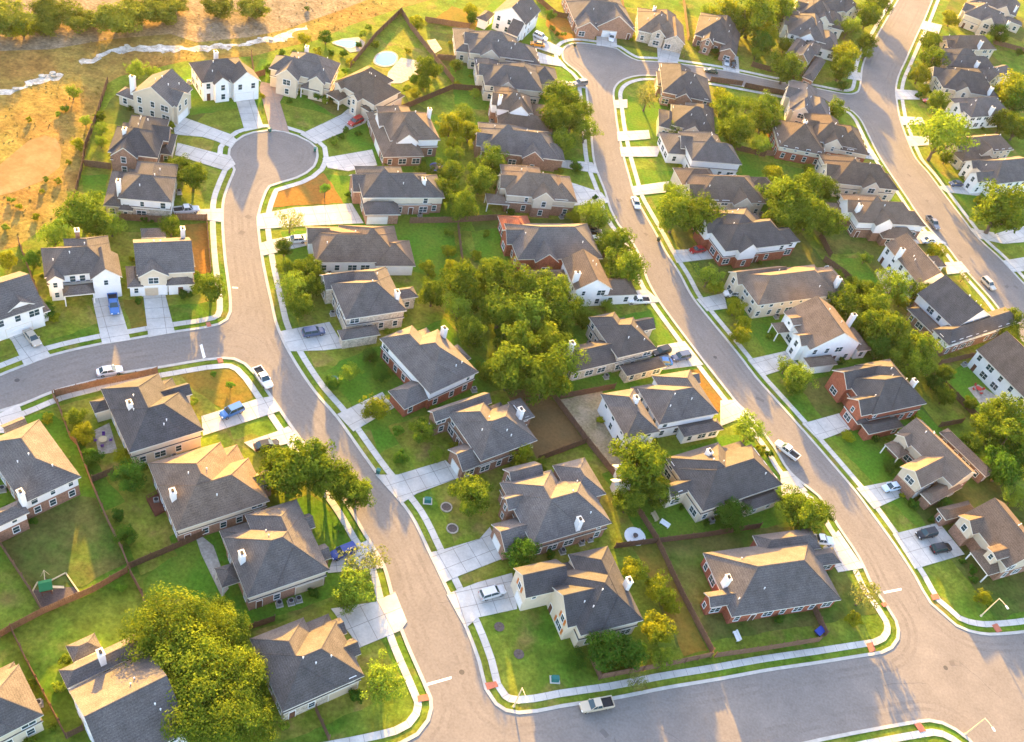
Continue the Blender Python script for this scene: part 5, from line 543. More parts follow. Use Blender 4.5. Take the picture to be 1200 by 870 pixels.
    ('y',-10.88,177.35,3.0,3.3,1,16,0,2),
    ('d',-20.99,310.65,3.2,3.7,2,10,0,1),
    ('o',-40.82,262.47,3.4,4.1,1,11,0,1),
    ('o',111.59,292.99,3.8,4.6,0,37,0,2),
    ('o',99.12,188.3,3.9,4.7,1,31,0,2),
    ('o',-17.69,219.75,3.2,3.9,1,14,0,1),
    ('o',-5.33,145.43,3.7,4.5,1,62,0,3),
    ('o',73.43,214.91,3.2,3.9,1,26,0,1),
    ('o',30.99,137.19,3.2,3.9,1,67,0,1),
    ('o',-13.2,124.53,4.3,5.3,0,63,0,1),
    ('o',55.22,257.54,2.9,3.5,1,23,0,1),
    ('o',-12.68,163.74,3.8,4.7,1,62,2,3),
    ('o',77.14,211.32,4.6,5.6,1,26,1,2),
    ('o',98.37,180.03,4.3,5.3,1,28,0,1),
    ('o',47.08,350.87,4.7,5.7,1,49,0,1),
    ('o',-35.64,206.57,4.0,4.9,1,60,0,1),
    ('y',-3.89,149.0,3.1,3.4,1,62,0,1),
    ('o',131.5,270.62,3.1,3.8,0,36,0,1),
    ('l',46.65,288.2,4.5,5.6,1,50,0,1),
    ('o',105.05,180.88,3.0,3.6,1,31,1,2),
    ('o',10.15,160.68,3.0,3.7,1,66,1,3),
    ('o',116.32,316.9,3.1,3.8,0,37,1,2),
    ('l',56.86,284.07,3.7,4.6,1,51,0,1),
    ('o',6.86,151.68,3.0,3.7,1,66,2,3),
    ('d',152.71,393.54,2.8,3.3,1,43,0,1),
    ('o',58.56,337.26,4.7,5.7,1,48,0,1),
    ('o',10.22,125.25,3.1,3.8,1,64,0,1),
    ('o',82.01,368.01,4.0,4.9,0,45,0,1),
    ('d',105.56,225.2,3.2,3.7,0,35,0,1),
    ('y',4.2,207.12,3.8,4.2,0,15,0,1),
    ('y',-45.2,297.1,4.2,4.7,1,10,0,1),
    ('o',102.51,166.23,4.6,5.7,1,29,0,1),
    ('y',90.7,212.62,4.0,4.4,1,32,0,1),
    ('o',12.3,169.83,3.4,4.1,1,66,0,3),
    ('o',66.34,262.64,3.2,3.9,1,33,0,1),
    ('o',-0.79,148.25,3.1,3.7,1,62,1,3),
    ('y',120.25,274.37,3.1,3.4,0,36,0,1),
    ('o',8.41,163.68,4.4,5.3,1,66,0,1),
    ('o',-22.41,201.27,3.9,4.8,1,15,0,1),
    ('l',-9.26,120.48,2.9,3.6,0,63,0,1),
    ('o',-1.16,167.52,3.8,4.6,1,17,0,1),
    ('d',96.51,184.11,3.7,4.3,1,28,0,1),
    ('o',-16.63,173.47,4.2,5.1,1,16,0,1),
    ('o',30.72,132.66,4.7,5.8,1,68,0,2),
    ('o',59.08,249.91,4.3,5.2,1,24,0,1),
    ('d',-109.72,199.73,1.5,1.2,4,0,0,1),
    ('y',-97.96,197.83,1.9,1.6,0,0,0,1),
    ('o',-96.71,194.06,1.2,1.0,0,1,0,1),
    ('d',-92.51,182.37,2.1,1.7,0,1,0,1),
    ('y',-104.41,180.33,1.3,1.0,1,1,0,2),
    ('d',-86.08,162.6,1.1,0.9,2,2,1,3),
    ('d',-83.06,163.63,1.8,1.4,2,2,0,3),
    ('d',-87.62,162.08,1.8,1.4,2,2,2,3),
    ('d',-86.54,146.35,1.8,1.5,2,3,0,1),
    ('o',-97.43,137.34,1.1,0.9,2,3,0,1),
    ('l',-89.85,148.82,2.0,1.6,1,3,0,2),
    ('y',-70.62,151.0,1.2,0.9,0,4,0,1),
    ('y',-84.28,149.37,1.3,1.1,1,4,0,1),
    ('d',-69.56,149.17,2.0,1.6,0,4,0,2),
    ('y',-89.31,127.41,2.1,1.7,0,5,0,1),
    ('l',-92.77,130.07,1.5,1.2,2,5,0,1),
    ('y',-96.32,225.55,1.2,1.0,1,6,0,1),
    ('y',-83.86,221.2,1.6,1.3,0,6,0,1),
    ('d',-67.32,229.98,2.1,1.7,2,7,0,2),
    ('y',-71.57,239.82,1.7,1.4,1,7,0,3),
    ('d',-51.73,229.62,2.1,1.7,2,8,0,1),
    ('l',-65.4,235.85,1.9,1.5,2,8,0,1),
    ('d',-37.26,213.45,1.5,1.2,2,9,0,1),
    ('o',-45.25,206.54,1.8,1.4,0,60,0,1),
    ('d',-26.66,290.21,1.2,1.0,0,10,1,2),
    ('l',-29.33,305.96,1.9,1.5,2,10,0,1),
    ('d',-41.51,282.71,2.0,1.6,1,11,0,1),
    ('y',-46.4,277.3,1.3,1.0,1,11,0,2),
    ('d',-15.18,261.14,1.9,1.5,0,12,0,1),
    ('l',-35.98,261.58,1.2,1.0,1,12,0,1),
    ('o',-22.64,252.96,2.1,1.6,2,13,0,1),
    ('l',-16.31,250.65,1.3,1.0,0,13,0,1),
    ('y',-2.74,227.34,1.6,1.3,0,14,0,1),
    ('y',-27.86,231.22,1.3,1.1,1,14,0,1),
    ('d',-11.6,203.14,2.1,1.7,1,15,2,4),
    ('d',-17.38,211.6,1.4,1.1,1,15,3,4),
    ('d',-14.89,216.58,2.0,1.6,1,15,0,4),
    ('y',-11.4,198.61,1.5,1.2,1,15,0,1),
    ('d',-9.35,199.62,1.1,0.9,1,15,1,4),
    ('d',-4.29,197.74,1.4,1.1,2,16,0,1),
    ('l',16.9,178.96,2.0,1.6,0,17,0,1),
    ('d',6.65,177.68,1.4,1.1,1,17,0,1),
    ('l',-0.64,181.84,2.0,1.6,1,16,0,2),
    ('d',5.2,320.33,1.4,1.1,2,19,0,2),
    ('o',6.59,312.88,1.5,1.2,0,19,0,1),
    ('d',20.39,327.92,1.7,1.3,2,19,1,2),
    ('y',7.08,315.06,1.5,1.2,0,19,0,1),
    ('o',35.26,317.85,1.1,0.9,0,20,0,1),
    ('y',33.38,341.38,1.6,1.2,1,20,0,1),
    ('d',34.36,286.88,1.2,0.9,2,21,0,1),
    ('d',23.51,277.51,1.9,1.5,1,21,0,1),
    ('o',30.93,258.98,2.0,1.6,2,23,0,1),
    ('o',37.28,264.18,1.7,1.4,1,22,0,1),
    ('y',29.07,247.05,1.3,1.0,0,23,0,1),
    ('d',37.83,245.25,1.1,0.9,2,23,0,1),
    ('y',44.38,244.58,1.6,1.3,1,24,0,1),
    ('d',54.74,249.09,1.7,1.4,1,24,0,1),
    ('o',53.46,213.04,1.3,1.1,2,25,0,1),
    ('y',41.89,225.83,1.5,1.2,2,25,0,1),
    ('d',67.33,199.29,1.1,0.9,1,26,0,1),
    ('o',62.65,196.24,1.2,0.9,2,26,0,1),
    ('d',47.36,195.4,1.8,1.4,0,26,0,2),
    ('d',74.12,183.72,2.0,1.6,2,27,0,1),
    ('o',62.63,192.89,1.2,0.9,2,27,0,1),
    ('l',56.45,185.33,1.6,1.3,0,27,0,1),
    ('y',88.47,177.99,1.1,0.9,1,28,2,3),
    ('y',91.44,171.4,2.1,1.6,1,28,0,3),
    ('y',91.19,173.97,1.8,1.4,1,28,1,3),
    ('y',86.36,146.96,1.3,1.0,0,29,0,1),
    ('l',84.04,161.29,1.8,1.4,0,29,0,1),
    ('d',100.06,156.92,1.3,1.0,1,29,0,1),
    ('l',101.19,146.81,1.1,0.9,1,30,0,2),
    ('l',100.21,148.31,1.1,0.9,1,30,1,2),
    ('d',92.23,142.61,1.6,1.3,0,30,1,4),
    ('d',119.02,183.63,2.0,1.6,1,31,0,1),
    ('y',111.59,201.44,1.7,1.4,2,31,0,1),
    ('d',109.02,217.27,2.0,1.6,0,32,1,2),
    ('d',111.32,214.42,1.7,1.4,0,32,0,2),
    ('d',75.75,254.87,1.2,0.9,1,33,0,1),
    ('d',75.94,270.93,1.9,1.5,2,33,0,1),
    ('o',93.99,252.5,1.2,1.0,0,34,0,1),
    ('l',77.05,250.69,1.9,1.5,1,34,0,1),
    ('y',91.89,234.7,1.2,0.9,2,35,0,1),
    ('o',97.1,218.01,1.7,1.3,1,32,0,1),
    ('d',122.37,294.67,1.8,1.5,0,36,1,2),
    ('d',116.89,286.64,1.6,1.3,0,36,0,2),
    ('y',133.81,305.61,1.7,1.3,1,37,1,2),
    ('y',127.98,301.43,1.4,1.1,1,37,0,2),
    ('o',128.99,323.9,1.4,1.1,1,38,0,1),
    ('l',120.96,319.57,1.7,1.4,0,38,0,1),
    ('d',112.07,340.08,1.1,0.9,0,39,0,1),
    ('d',134.29,342.68,1.5,1.2,1,39,2,3),
    ('l',116.48,367.16,1.6,1.2,0,40,0,1),
    ('l',130.44,357.37,1.9,1.5,2,42,0,1),
    ('o',116.98,373.01,1.6,1.3,0,41,0,1),
    ('d',137.69,384.95,1.7,1.3,1,41,0,1),
    ('d',127.43,350.78,2.1,1.7,1,39,0,3),
    ('d',129.41,350.5,1.6,1.3,1,39,1,3),
    ('o',148.44,418.14,1.3,1.0,1,44,0,1),
    ('y',129.93,407.8,2.1,1.7,0,43,0,1),
    ('y',154.46,420.78,1.8,1.5,1,44,0,1),
    ('d',156.68,427.99,1.7,1.4,1,44,0,1),
    ('y',85.83,383.28,1.9,1.5,0,45,0,1),
    ('y',77.6,386.23,1.3,1.0,2,45,0,1),
    ('y',67.38,359.52,1.8,1.4,0,49,0,1),
    ('d',65.59,377.34,1.9,1.6,1,46,0,1),
    ('o',77.17,340.97,1.5,1.2,0,48,0,1),
    ('l',69.37,361.9,1.8,1.5,2,46,0,1),
    ('y',72.09,333.11,1.1,0.9,2,48,0,1),
    ('o',58.73,327.32,1.2,1.0,2,48,0,1),
    ('l',57.88,353.85,2.0,1.6,2,49,0,1),
    ('y',60.94,367.02,1.2,1.0,2,49,0,1),
    ('d',69.4,302.45,2.0,1.6,2,50,0,1),
    ('o',61.71,287.5,1.8,1.4,1,50,0,1),
    ('l',71.14,270.37,1.6,1.3,1,33,0,1),
    ('d',54.45,273.23,1.4,1.1,1,51,0,1),
    ('d',-58.58,117.68,1.9,1.5,0,52,0,1),
    ('l',-56.32,117.05,1.7,1.3,2,52,0,1),
    ('o',-57.72,100.18,1.2,1.0,1,52,0,1),
    ('y',-54.04,100.75,1.6,1.3,1,53,0,1),
    ('d',-36.24,104.63,1.8,1.4,0,53,0,1),
    ('y',-34.76,103.03,1.3,1.0,0,53,0,1),
    ('l',-70.64,96.65,1.9,1.5,2,54,0,1),
    ('d',-80.63,95.48,1.8,1.4,0,54,0,1),
    ('d',-69.01,83.74,1.5,1.2,1,54,0,1),
    ('y',-36.34,85.31,1.6,1.3,1,55,0,1),
    ('d',-21.42,85.79,2.0,1.6,2,55,0,1),
    ('o',-29.09,99.9,1.3,1.0,0,55,0,1),
    ('y',-26.48,74.15,1.1,0.9,1,56,0,1),
    ('l',-17.75,62.88,1.4,1.1,0,56,0,1),
    ('y',-20.88,65.14,1.4,1.1,0,56,0,1),
    ('y',-45.47,66.47,1.2,0.9,1,57,0,1),
    ('l',-51.05,58.96,1.9,1.6,0,58,1,2),
    ('o',-52.36,63.12,1.9,1.5,2,58,0,2),
    ('l',-50.54,50.51,1.7,1.4,0,58,0,2),
    ('o',-55.1,58.27,1.6,1.3,2,58,1,2),
    ('o',-49.09,53.28,1.2,1.0,0,58,0,1),
    ('d',-38.19,180.89,1.7,1.4,1,59,0,2),
    ('d',-33.65,177.78,1.5,1.2,1,59,1,2),
    ('l',-34.77,180.16,1.1,0.9,1,59,0,1),
    ('y',-33.2,203.32,1.6,1.3,1,60,0,2),
    ('y',-45.64,199.83,1.9,1.5,0,60,0,1),
    ('y',-30.31,202.06,1.6,1.3,1,60,1,2),
    ('l',-28.02,150.3,1.2,1.0,1,61,0,1),
    ('o',-36.75,162.69,1.4,1.1,2,61,0,1),
    ('y',-26.16,155.79,1.9,1.5,1,61,0,1),
    ('l',-23.98,139.1,1.1,0.9,0,62,0,2),
    ('d',-8.89,147.25,1.7,1.3,1,62,0,1),
    ('l',-12.95,132.63,1.9,1.5,0,62,1,2),
    ('y',-6.68,124.72,2.0,1.6,0,63,1,2),
    ('y',-12.91,126.59,2.0,1.6,0,63,0,2),
    ('d',5.54,132.49,1.3,1.1,1,63,0,1),
    ('l',24.74,116.49,1.5,1.2,1,64,0,1),
    ('y',10.8,122.01,1.8,1.4,2,64,0,1),
    ('d',16.21,106.69,2.0,1.6,2,64,0,1),
    ('d',28.67,92.09,1.6,1.2,0,65,0,1),
    ('l',32.9,98.17,1.8,1.5,0,65,0,1),
    ('d',14.14,101.91,2.0,1.6,2,65,0,1),
    ('l',16.44,171.2,1.4,1.1,2,66,0,1),
    ('d',9.32,158.39,1.7,1.4,1,66,0,1),
    ('o',11.59,151.01,1.9,1.5,1,66,0,1),
    ('y',20.46,142.8,1.8,1.4,1,67,0,1),
    ('l',29.31,156.09,1.3,1.0,2,67,0,1),
    ('l',32.67,141.8,1.6,1.3,1,67,0,1),
    ('d',39.56,126.52,1.2,1.0,1,68,1,2),
    ('d',44.74,124.56,1.5,1.2,1,68,0,2),
    ('l',35.78,131.24,1.9,1.5,1,68,0,1),
    ('d',59.57,107.43,1.8,1.4,0,69,0,2),
    ('d',68.69,120.61,1.5,1.2,0,69,1,2),
    ('d',59.86,126.46,1.6,1.3,2,69,0,1),
]
CARS = [
    ('pickup', 'blue', (-81.06, 135.12), -1.002, 'bright blue pickup truck nosed out on the white house driveway'),
    ('sedan', 'tan', (-90.21, 120.97), -0.616, 'tan sedan with dark rear window at the left edge house'),
    ('sedan', 'white', (-73.53, 118.64), 0.63, 'white sedan parked on the side street by the wooden fence'),
    ('pickup', 'white', (-46.64, 127.81), -0.736, 'white pickup parked at the kerb near the street corner'),
    ('suv', 'blue', (-48.82, 117.53), -2.221, 'dark blue SUV on the driveway beside the dry corner lawn'),
    ('sedan', 'black', (-39.88, 112.36), 0.677, 'black sedan on the driveway above the tall front yard trees'),
    ('suv', 'darkblue', (-41.94, 143.69), 0.634, 'dark blue grey SUV on the stone fronted house driveway'),
    ('suv', 'brightblue', (-19.15, 94.96), -2.357, 'shiny blue car partly hidden beside the sparse street tree'),
    ('suv', 'silver', (7.68, 95.56), 0.638, 'silver SUV on the driveway of the house with orange shutters'),
    ('pickup', 'beige', (28.77, 80.76), -2.658, 'old beige pickup parked along the bottom cross road'),
    ('sedan', 'white', (-55.6, 170.07), -2.607, 'white car in front of the long low house'),
    ('pickup', 'silver', (-81.04, 169.11), 0.623, 'silver truck at the end of the white and stone house driveway'),
    ('suv', 'red', (-58.34, 221.96), -2.022, 'red car on the cul-de-sac driveway'),
    ('suv', 'white', (-21.44, 296.7), -0.294, 'white van beside the orange car'),
    ('sedan', 'orange', (-21.44, 291.53), -2.928, 'orange car on the driveway at the top of the middle street'),
    ('suv', 'white', (0.18, 310.05), -1.476, 'white car with black windscreen on the topmost brick house driveway'),
    ('sedan', 'silver', (39.08, 316.96), -1.461, 'silver car, left of the two parked at the white portico house'),
    ('sedan', 'black', (41.43, 317.04), -1.469, 'black car, right of the two parked at the white portico house'),
    ('sedan', 'darkgreen', (34.33, 307.8), -2.95, 'dark green sedan parked on the upper cross street'),
    ('suv', 'grey', (-4.93, 275.43), -2.415, 'grey car on the driveway by the clustered street trees'),
    ('sedan', 'white', (18.83, 222.89), -1.203, 'white car driving down the middle street'),
    ('sedan', 'red', (36.7, 210.46), -2.498, 'dark red sedan on the brick house driveway'),
    ('suv', 'white', (46.65, 196.77), -2.803, 'white car by the garage of the house with dormers'),
    ('sedan', 'black', (9.55, 205.43), 0.307, 'dark car in front of the house with the red roofed wing'),
    ('sedan', 'white', (10.27, 202.09), 0.619, 'small white car beside the dark car below the red roofed wing'),
    ('pickup', 'white', (23.94, 183.98), -2.717, 'white pickup with dark bed on the sunny left driveway of the middle street'),
    ('suv', 'black', (31.13, 168.79), -2.422, 'black SUV nearest the wall of the white stone house'),
    ('sedan', 'blue', (31.73, 165.73), -2.817, 'blue sedan nearest the small garage of the white stone house'),
    ('suv', 'darkblue', (35.74, 169.02), -2.511, 'slate blue SUV nearest the street at the white stone house'),
    ('pickup', 'white', (60.9, 149.95), 2.583, 'white pickup with black bed parked on the middle street'),
    ('sedan', 'paleblue', (84.1, 148.34), -2.576, 'pale blue car on the driveway of the cream gabled house'),
    ('suv', 'black', (90.65, 138.17), -2.602, 'long black SUV, upper of the two black cars'),
    ('suv', 'black', (93.53, 135.5), 0.505, 'black SUV with open luggage area, lower of the two black cars'),
    ('pickup', 'white', (67.8, 128.4), 0.242, 'white pickup with dark bed at the bottom corner house'),
    ('pickup', 'grey', (104.2, 255.99), -1.105, 'grey pickup parked on the right street'),
    ('sedan', 'paleblue', (101.7, 246.13), -2.619, 'light blue car on a short driveway of the right street'),
    ('suv', 'gold', (117.65, 233.63), -0.955, 'pale gold SUV driving down the right street'),
    ('sedan', 'darkblue', (114.27, 281.99), -2.661, 'dark sedan on the driveway of the white gabled house'),
    ('sedan', 'white', (84.95, 285.35), 0.123, 'white car in front of the house with the tall rear chimney'),
    ('sedan', 'red', (110.65, 331.86), -2.883, 'small dark red car half hidden on the right row'),
]
FENCES = [
    ([(-119.52, 207.91), (-114.48, 192.49), (-111.12, 180.73), (-107.75, 172.77), (-103.75, 161.47)], 'longest brown wooden board fence by brown brick house by the field'),
    ([(-108.02, 174.46), (-102.42, 175.96)], 'shorter brown wooden board fence by brown brick house by the field'),
    ([(-79.82, 109.36), (-78.01, 107.86), (-72.49, 101.83), (-70.69, 100.85), (-64.1, 93.69), (-58.36, 87.86), (-53.6, 83.45), (-51.06, 80.7)], 'longest brown wooden board fence by left edge house with patchy lawn'),
    ([(-79.52, 109.71), (-73.91, 114.77), (-68.5, 119.14), (-65.51, 121.83)], 'brown wooden board fence by house with the patio table'),
    ([(-64.4, 94.56), (-61.99, 97.45)], 'shortest brown wooden board fence by left edge house with patchy lawn'),
    ([(-51.06, 80.7), (-46.04, 86.29), (-40.78, 92.53)], 'longest brown wooden board fence by house with the brown deck'),
    ([(-63.39, 63.3), (-62.16, 65.35), (-59.39, 69.19), (-54.14, 75.12), (-50.89, 80.07)], 'shorter brown wooden board fence by house cut by the bottom left corner'),
    ([(-62.01, 65.1), (-56.81, 60.74), (-46.46, 52.43), (-44.84, 54.24)], 'longest brown wooden board fence by house cut by the bottom left corner'),
    ([(-72.18, 78.63), (-62.99, 72.11), (-59.46, 69.33)], 'middle length brown wooden board fence by left edge house with patchy lawn'),
    ([(-50.57, 80.01), (-47.02, 76.88), (-45.58, 75.09)], 'shorter brown wooden board fence by house with the brown deck'),
    ([(-30.57, 74.96), (-25.5, 79.2)], 'longest brown wooden board fence by house with the square roof vent'),
    ([(-14.32, 66.91), (-10.75, 62.95)], 'shorter brown wooden board fence by house with the square roof vent'),
    ([(9.19, 146.42), (18.64, 136.28), (26.96, 127.95), (35.29, 117.18), (41.06, 106.94), (47.55, 96.79)], 'brown wooden board fence by wide house with planters on its lawn'),
    ([(9.93, 127.8), (18.5, 135.99)], 'brown wooden board fence by brick house with the curved front walk'),
    ([(11.33, 146.0), (22.3, 153.63)], 'brown wooden board fence by white stone house with three parked cars'),
    ([(27.77, 112.71), (35.02, 116.48), (44.48, 121.28), (55.65, 127.59)], 'brown wooden board fence by grey house with the roof dish'),
    ([(47.43, 96.07), (40.62, 92.21), (28.67, 85.8), (26.73, 88.74)], 'brown wooden board fence by cream house with orange shutters'),
    ([(48.21, 96.15), (57.93, 100.84), (67.55, 105.73)], 'longest brown wooden board fence by brick house on the bottom corner lot'),
    ([(66.18, 112.41), (68.55, 107.13)], 'shorter brown wooden board fence by brick house on the bottom corner lot'),
    ([(97.22, 189.21), (102.35, 183.62), (107.1, 178.12)], 'longest brown wooden board fence by white house with the window wall'),
    ([(97.28, 171.74), (103.24, 175.48)], 'brown wooden board fence by house with the pale blue car'),
    ([(99.65, 193.9), (110.26, 201.54)], 'shorter brown wooden board fence by white house with the window wall'),
    ([(69.9, 233.13), (72.6, 225.07)], 'brown wooden board fence by white and brick house with blue bins'),
    ([(70.65, 222.63), (75.26, 219.58), (79.75, 215.47)], 'brown wooden board fence by white gabled house with rear deck'),
    ([(53.63, 266.89), (68.47, 271.03)], 'brown wooden board fence by brick house with tall rear chimney'),
    ([(45.91, 304.24), (59.11, 306.87)], 'brown wooden board fence by house south of the cross street junction'),
    ([(34.58, 301.51), (45.02, 304.87)], 'brown wooden board fence by tan brick corner lot house'),
    ([(47.69, 320.28), (64.36, 320.64)], 'brown wooden board fence by brick fronted house of the upper row'),
    ([(20.94, 355.71), (25.27, 325.23)], 'brown wooden board fence by brick house with two parked cars'),
    ([(-0.24, 341.17), (4.05, 319.34)], 'longest brown wooden board fence by topmost brick house of the middle street'),
    ([(-27.72, 322.32), (-19.18, 314.56), (-12.95, 316.06)], 'shorter brown wooden board fence by topmost brick house of the middle street'),
    ([(-56.61, 285.89), (-43.2, 289.78)], 'brown wooden board fence by white house with the orange car'),
    ([(-64.59, 286.78), (-59.39, 279.2), (-49.35, 267.12), (-39.86, 255.7)], 'longest brown wooden board fence by house with the curved patio wall'),
    ([(-47.49, 266.06), (-36.46, 270.68)], 'shorter brown wooden board fence by house with the curved patio wall'),
    ([(-49.28, 234.28), (-39.29, 252.43), (-29.55, 256.67)], 'brown wooden board fence by brick based house behind street trees'),
    ([(-64.75, 287.3), (-67.14, 268.29), (-68.33, 247.8)], 'brown wooden board fence by cream house with the red car'),
    ([(-33.71, 188.27), (-23.7, 193.59), (-13.52, 199.76)], 'longest brown wooden board fence by house with the very wide driveway'),
    ([(-22.8, 192.59), (-18.54, 179.72)], 'shorter brown wooden board fence by house with the very wide driveway'),
    ([(-82.01, 165.66), (-75.98, 168.33), (-68.16, 152.6)], 'brown wooden board fence by cream corner house with twin gables'),
    ([(-106.67, 144.61), (-95.71, 132.41)], 'brown wooden board fence by white house with the blue pickup'),
    ([(-92.57, 160.41), (-81.84, 164.41)], 'brown wooden board fence by stone house with the silver truck'),
    ([(-94.05, 239.15), (-89.05, 229.11), (-87.15, 232.23)], 'brown wooden board fence by cream house with the brown paved driveway'),
    ([(44.49, 264.82), (53.65, 265.94)], 'brown wooden board fence by house with the rounded front shrub'),
    ([(144.11, 398.4), (156.32, 398.71)], 'brown wooden board fence by cream sided house at the top right'),
]
STOPS = [[(1.11, 76.31), (4.66, 78.67), (4.77, 78.24), (1.35, 75.93)], [(80.7, 121.08), (84.47, 123.15), (84.52, 122.67), (80.85, 120.63)], [(-61.48, 131.81), (-61.18, 132.33), (-59.11, 129.24), (-59.42, 128.73)], [(-62.43, 150.33), (-61.26, 150.72), (-61.1, 150.35), (-62.27, 149.96)]]
RAMPS = [[(10.19, 79.18), (11.89, 80.02), (12.49, 79.28), (10.86, 78.16)], [(0.24, 73.78), (1.73, 74.54), (2.26, 73.66), (0.64, 72.86)], [(76.58, 108.13), (77.77, 108.88), (78.33, 107.27), (77.15, 106.53)], [(102.44, 120.7), (103.58, 121.46), (104.39, 120.01), (103.25, 119.25)], [(84.54, 94.72), (85.69, 95.39), (86.65, 94.09), (85.51, 93.42)], [(90.38, 123.47), (91.86, 124.37), (92.27, 123.32), (90.8, 122.43)], [(79.99, 118.01), (80.89, 118.7), (81.35, 118.08), (80.46, 117.4)], [(-62.96, 138.07), (-62.3, 138.63), (-61.5, 137.63), (-62.16, 137.07)], [(-56.98, 129.63), (-56.17, 130.23), (-55.42, 129.29), (-56.23, 128.69)]]
LAMPS = [((15.63, 76.76), 'street lamp on the verge by the bottom left corner lot'), ((100.5, 122.17), 'street lamp beside the garden bed at the bottom right corner'), ((93.96, 95.67), 'street lamp nearest the bottom picture edge')]
LAMPDIR = -1.05
BINS = [((-18.65, 113.84), 'teal wheeled bin at the kerb opposite the tall front yard trees'), ((-76.38, 207.66), 'teal wheeled bin at the top of the cul-de-sac'), ((-63.47, 205.11), 'teal wheeled bin at the right side of the cul-de-sac'), ((26.4, 210.05), 'dark green bin by the middle street kerb'), ((-10.32, 298.13), 'green bin at the top end of the middle street')]
UTIL = [((21.35, 83.33), 'teal utility box ringed by plants on the corner lawn'), ((-8.15, 110.86), 'teal utility box with slab on the planter lawn'), ((-33.89, 133.02), 'teal utility box in the front lawn shrub')]
PLANTERS = [((-4.49, 110.77), 1.0, 'ring planter on the lawn, upper of two'), ((-2.27, 106.56), 1.0, 'ring planter on the lawn, lower of two'), ((10.31, 89.89), 1.0, 'round mulch bed nearest the driveway of the corner lawn'), ((14.6, 85.98), 1.0, 'round mulch bed in the middle of the corner lawn')]
SHEDS = [((26.49, 130.24), 'small white garden shed beside the backyard oak, upper'), ((26.63, 126.5), 'small white garden shed beside the backyard oak, lower')]
PATIOS = [[(-69.6, 104.87), (-68.01, 107.45), (-63.61, 101.93), (-66.27, 100.28)], [(29.65, 117.62), (32.03, 119.09), (33.68, 116.41), (30.52, 114.68)], [(106.36, 188.49), (109.26, 190.89), (114.06, 188.39), (109.45, 183.03)], [(-44.82, 91.27), (-40.27, 89.23), (-34.69, 82.41), (-35.09, 80.59), (-41.43, 87.03)], [(-27.93, 92.68), (-26.28, 92.35), (-23.17, 86.34), (-24.76, 85.8)], [(-58.1, 251.45), (-57.12, 261.16), (-51.72, 262.33), (-48.74, 257.16), (-53.19, 247.7), (-57.03, 245.4)], [(85.37, 224.3), (88.91, 227.46), (90.07, 217.33), (87.7, 216.6)], [(-53.09, 275.01), (-51.06, 277.48), (-47.64, 272.71), (-49.16, 268.36)], [(-75.98, 259.21), (-75.54, 261.75), (-71.53, 265.47), (-68.88, 263.75), (-68.26, 258.57), (-70.96, 255.77)]]
POOLS = [([(-63.51, 258.26), (-62.55, 261.06), (-60.58, 262.3), (-58.71, 261.26), (-57.98, 257.9), (-58.96, 255.15), (-60.9, 253.95), (-62.96, 254.82)], 'round blue swimming pool beside the pale terrace'), ([(-76.46, 258.35), (-75.22, 260.82), (-73.08, 262.19), (-70.61, 262.64), (-69.3, 261.8), (-70.72, 259.77), (-71.71, 258.04), (-73.72, 257.87)], 'curved swimming pool behind the hedge')]
PLAY = (-60.81, 73.01)
SANDBOX = [(-62.75, 72.19), (-62.89, 73.94), (-61.46, 74.43), (-59.77, 76.83), (-56.12, 74.28), (-59.69, 69.72)]
UMB = (56.38, 363.46)
TABLE = [((-66.95, 103.15), 'round patio table with purple cushions'), ((108.73, 188.58), 'round red patio table on the white house terrace')]
FIREPIT = (31.28, 116.77)
LOUNGE = [((36.58, 121.35), 'white garden bench on the dark lawn, lower'), ((34.4, 122.46), 'pale wooden garden bench on the dark lawn, upper'), ((51.87, 101.49), 'white sun lounger below the brick corner house')]
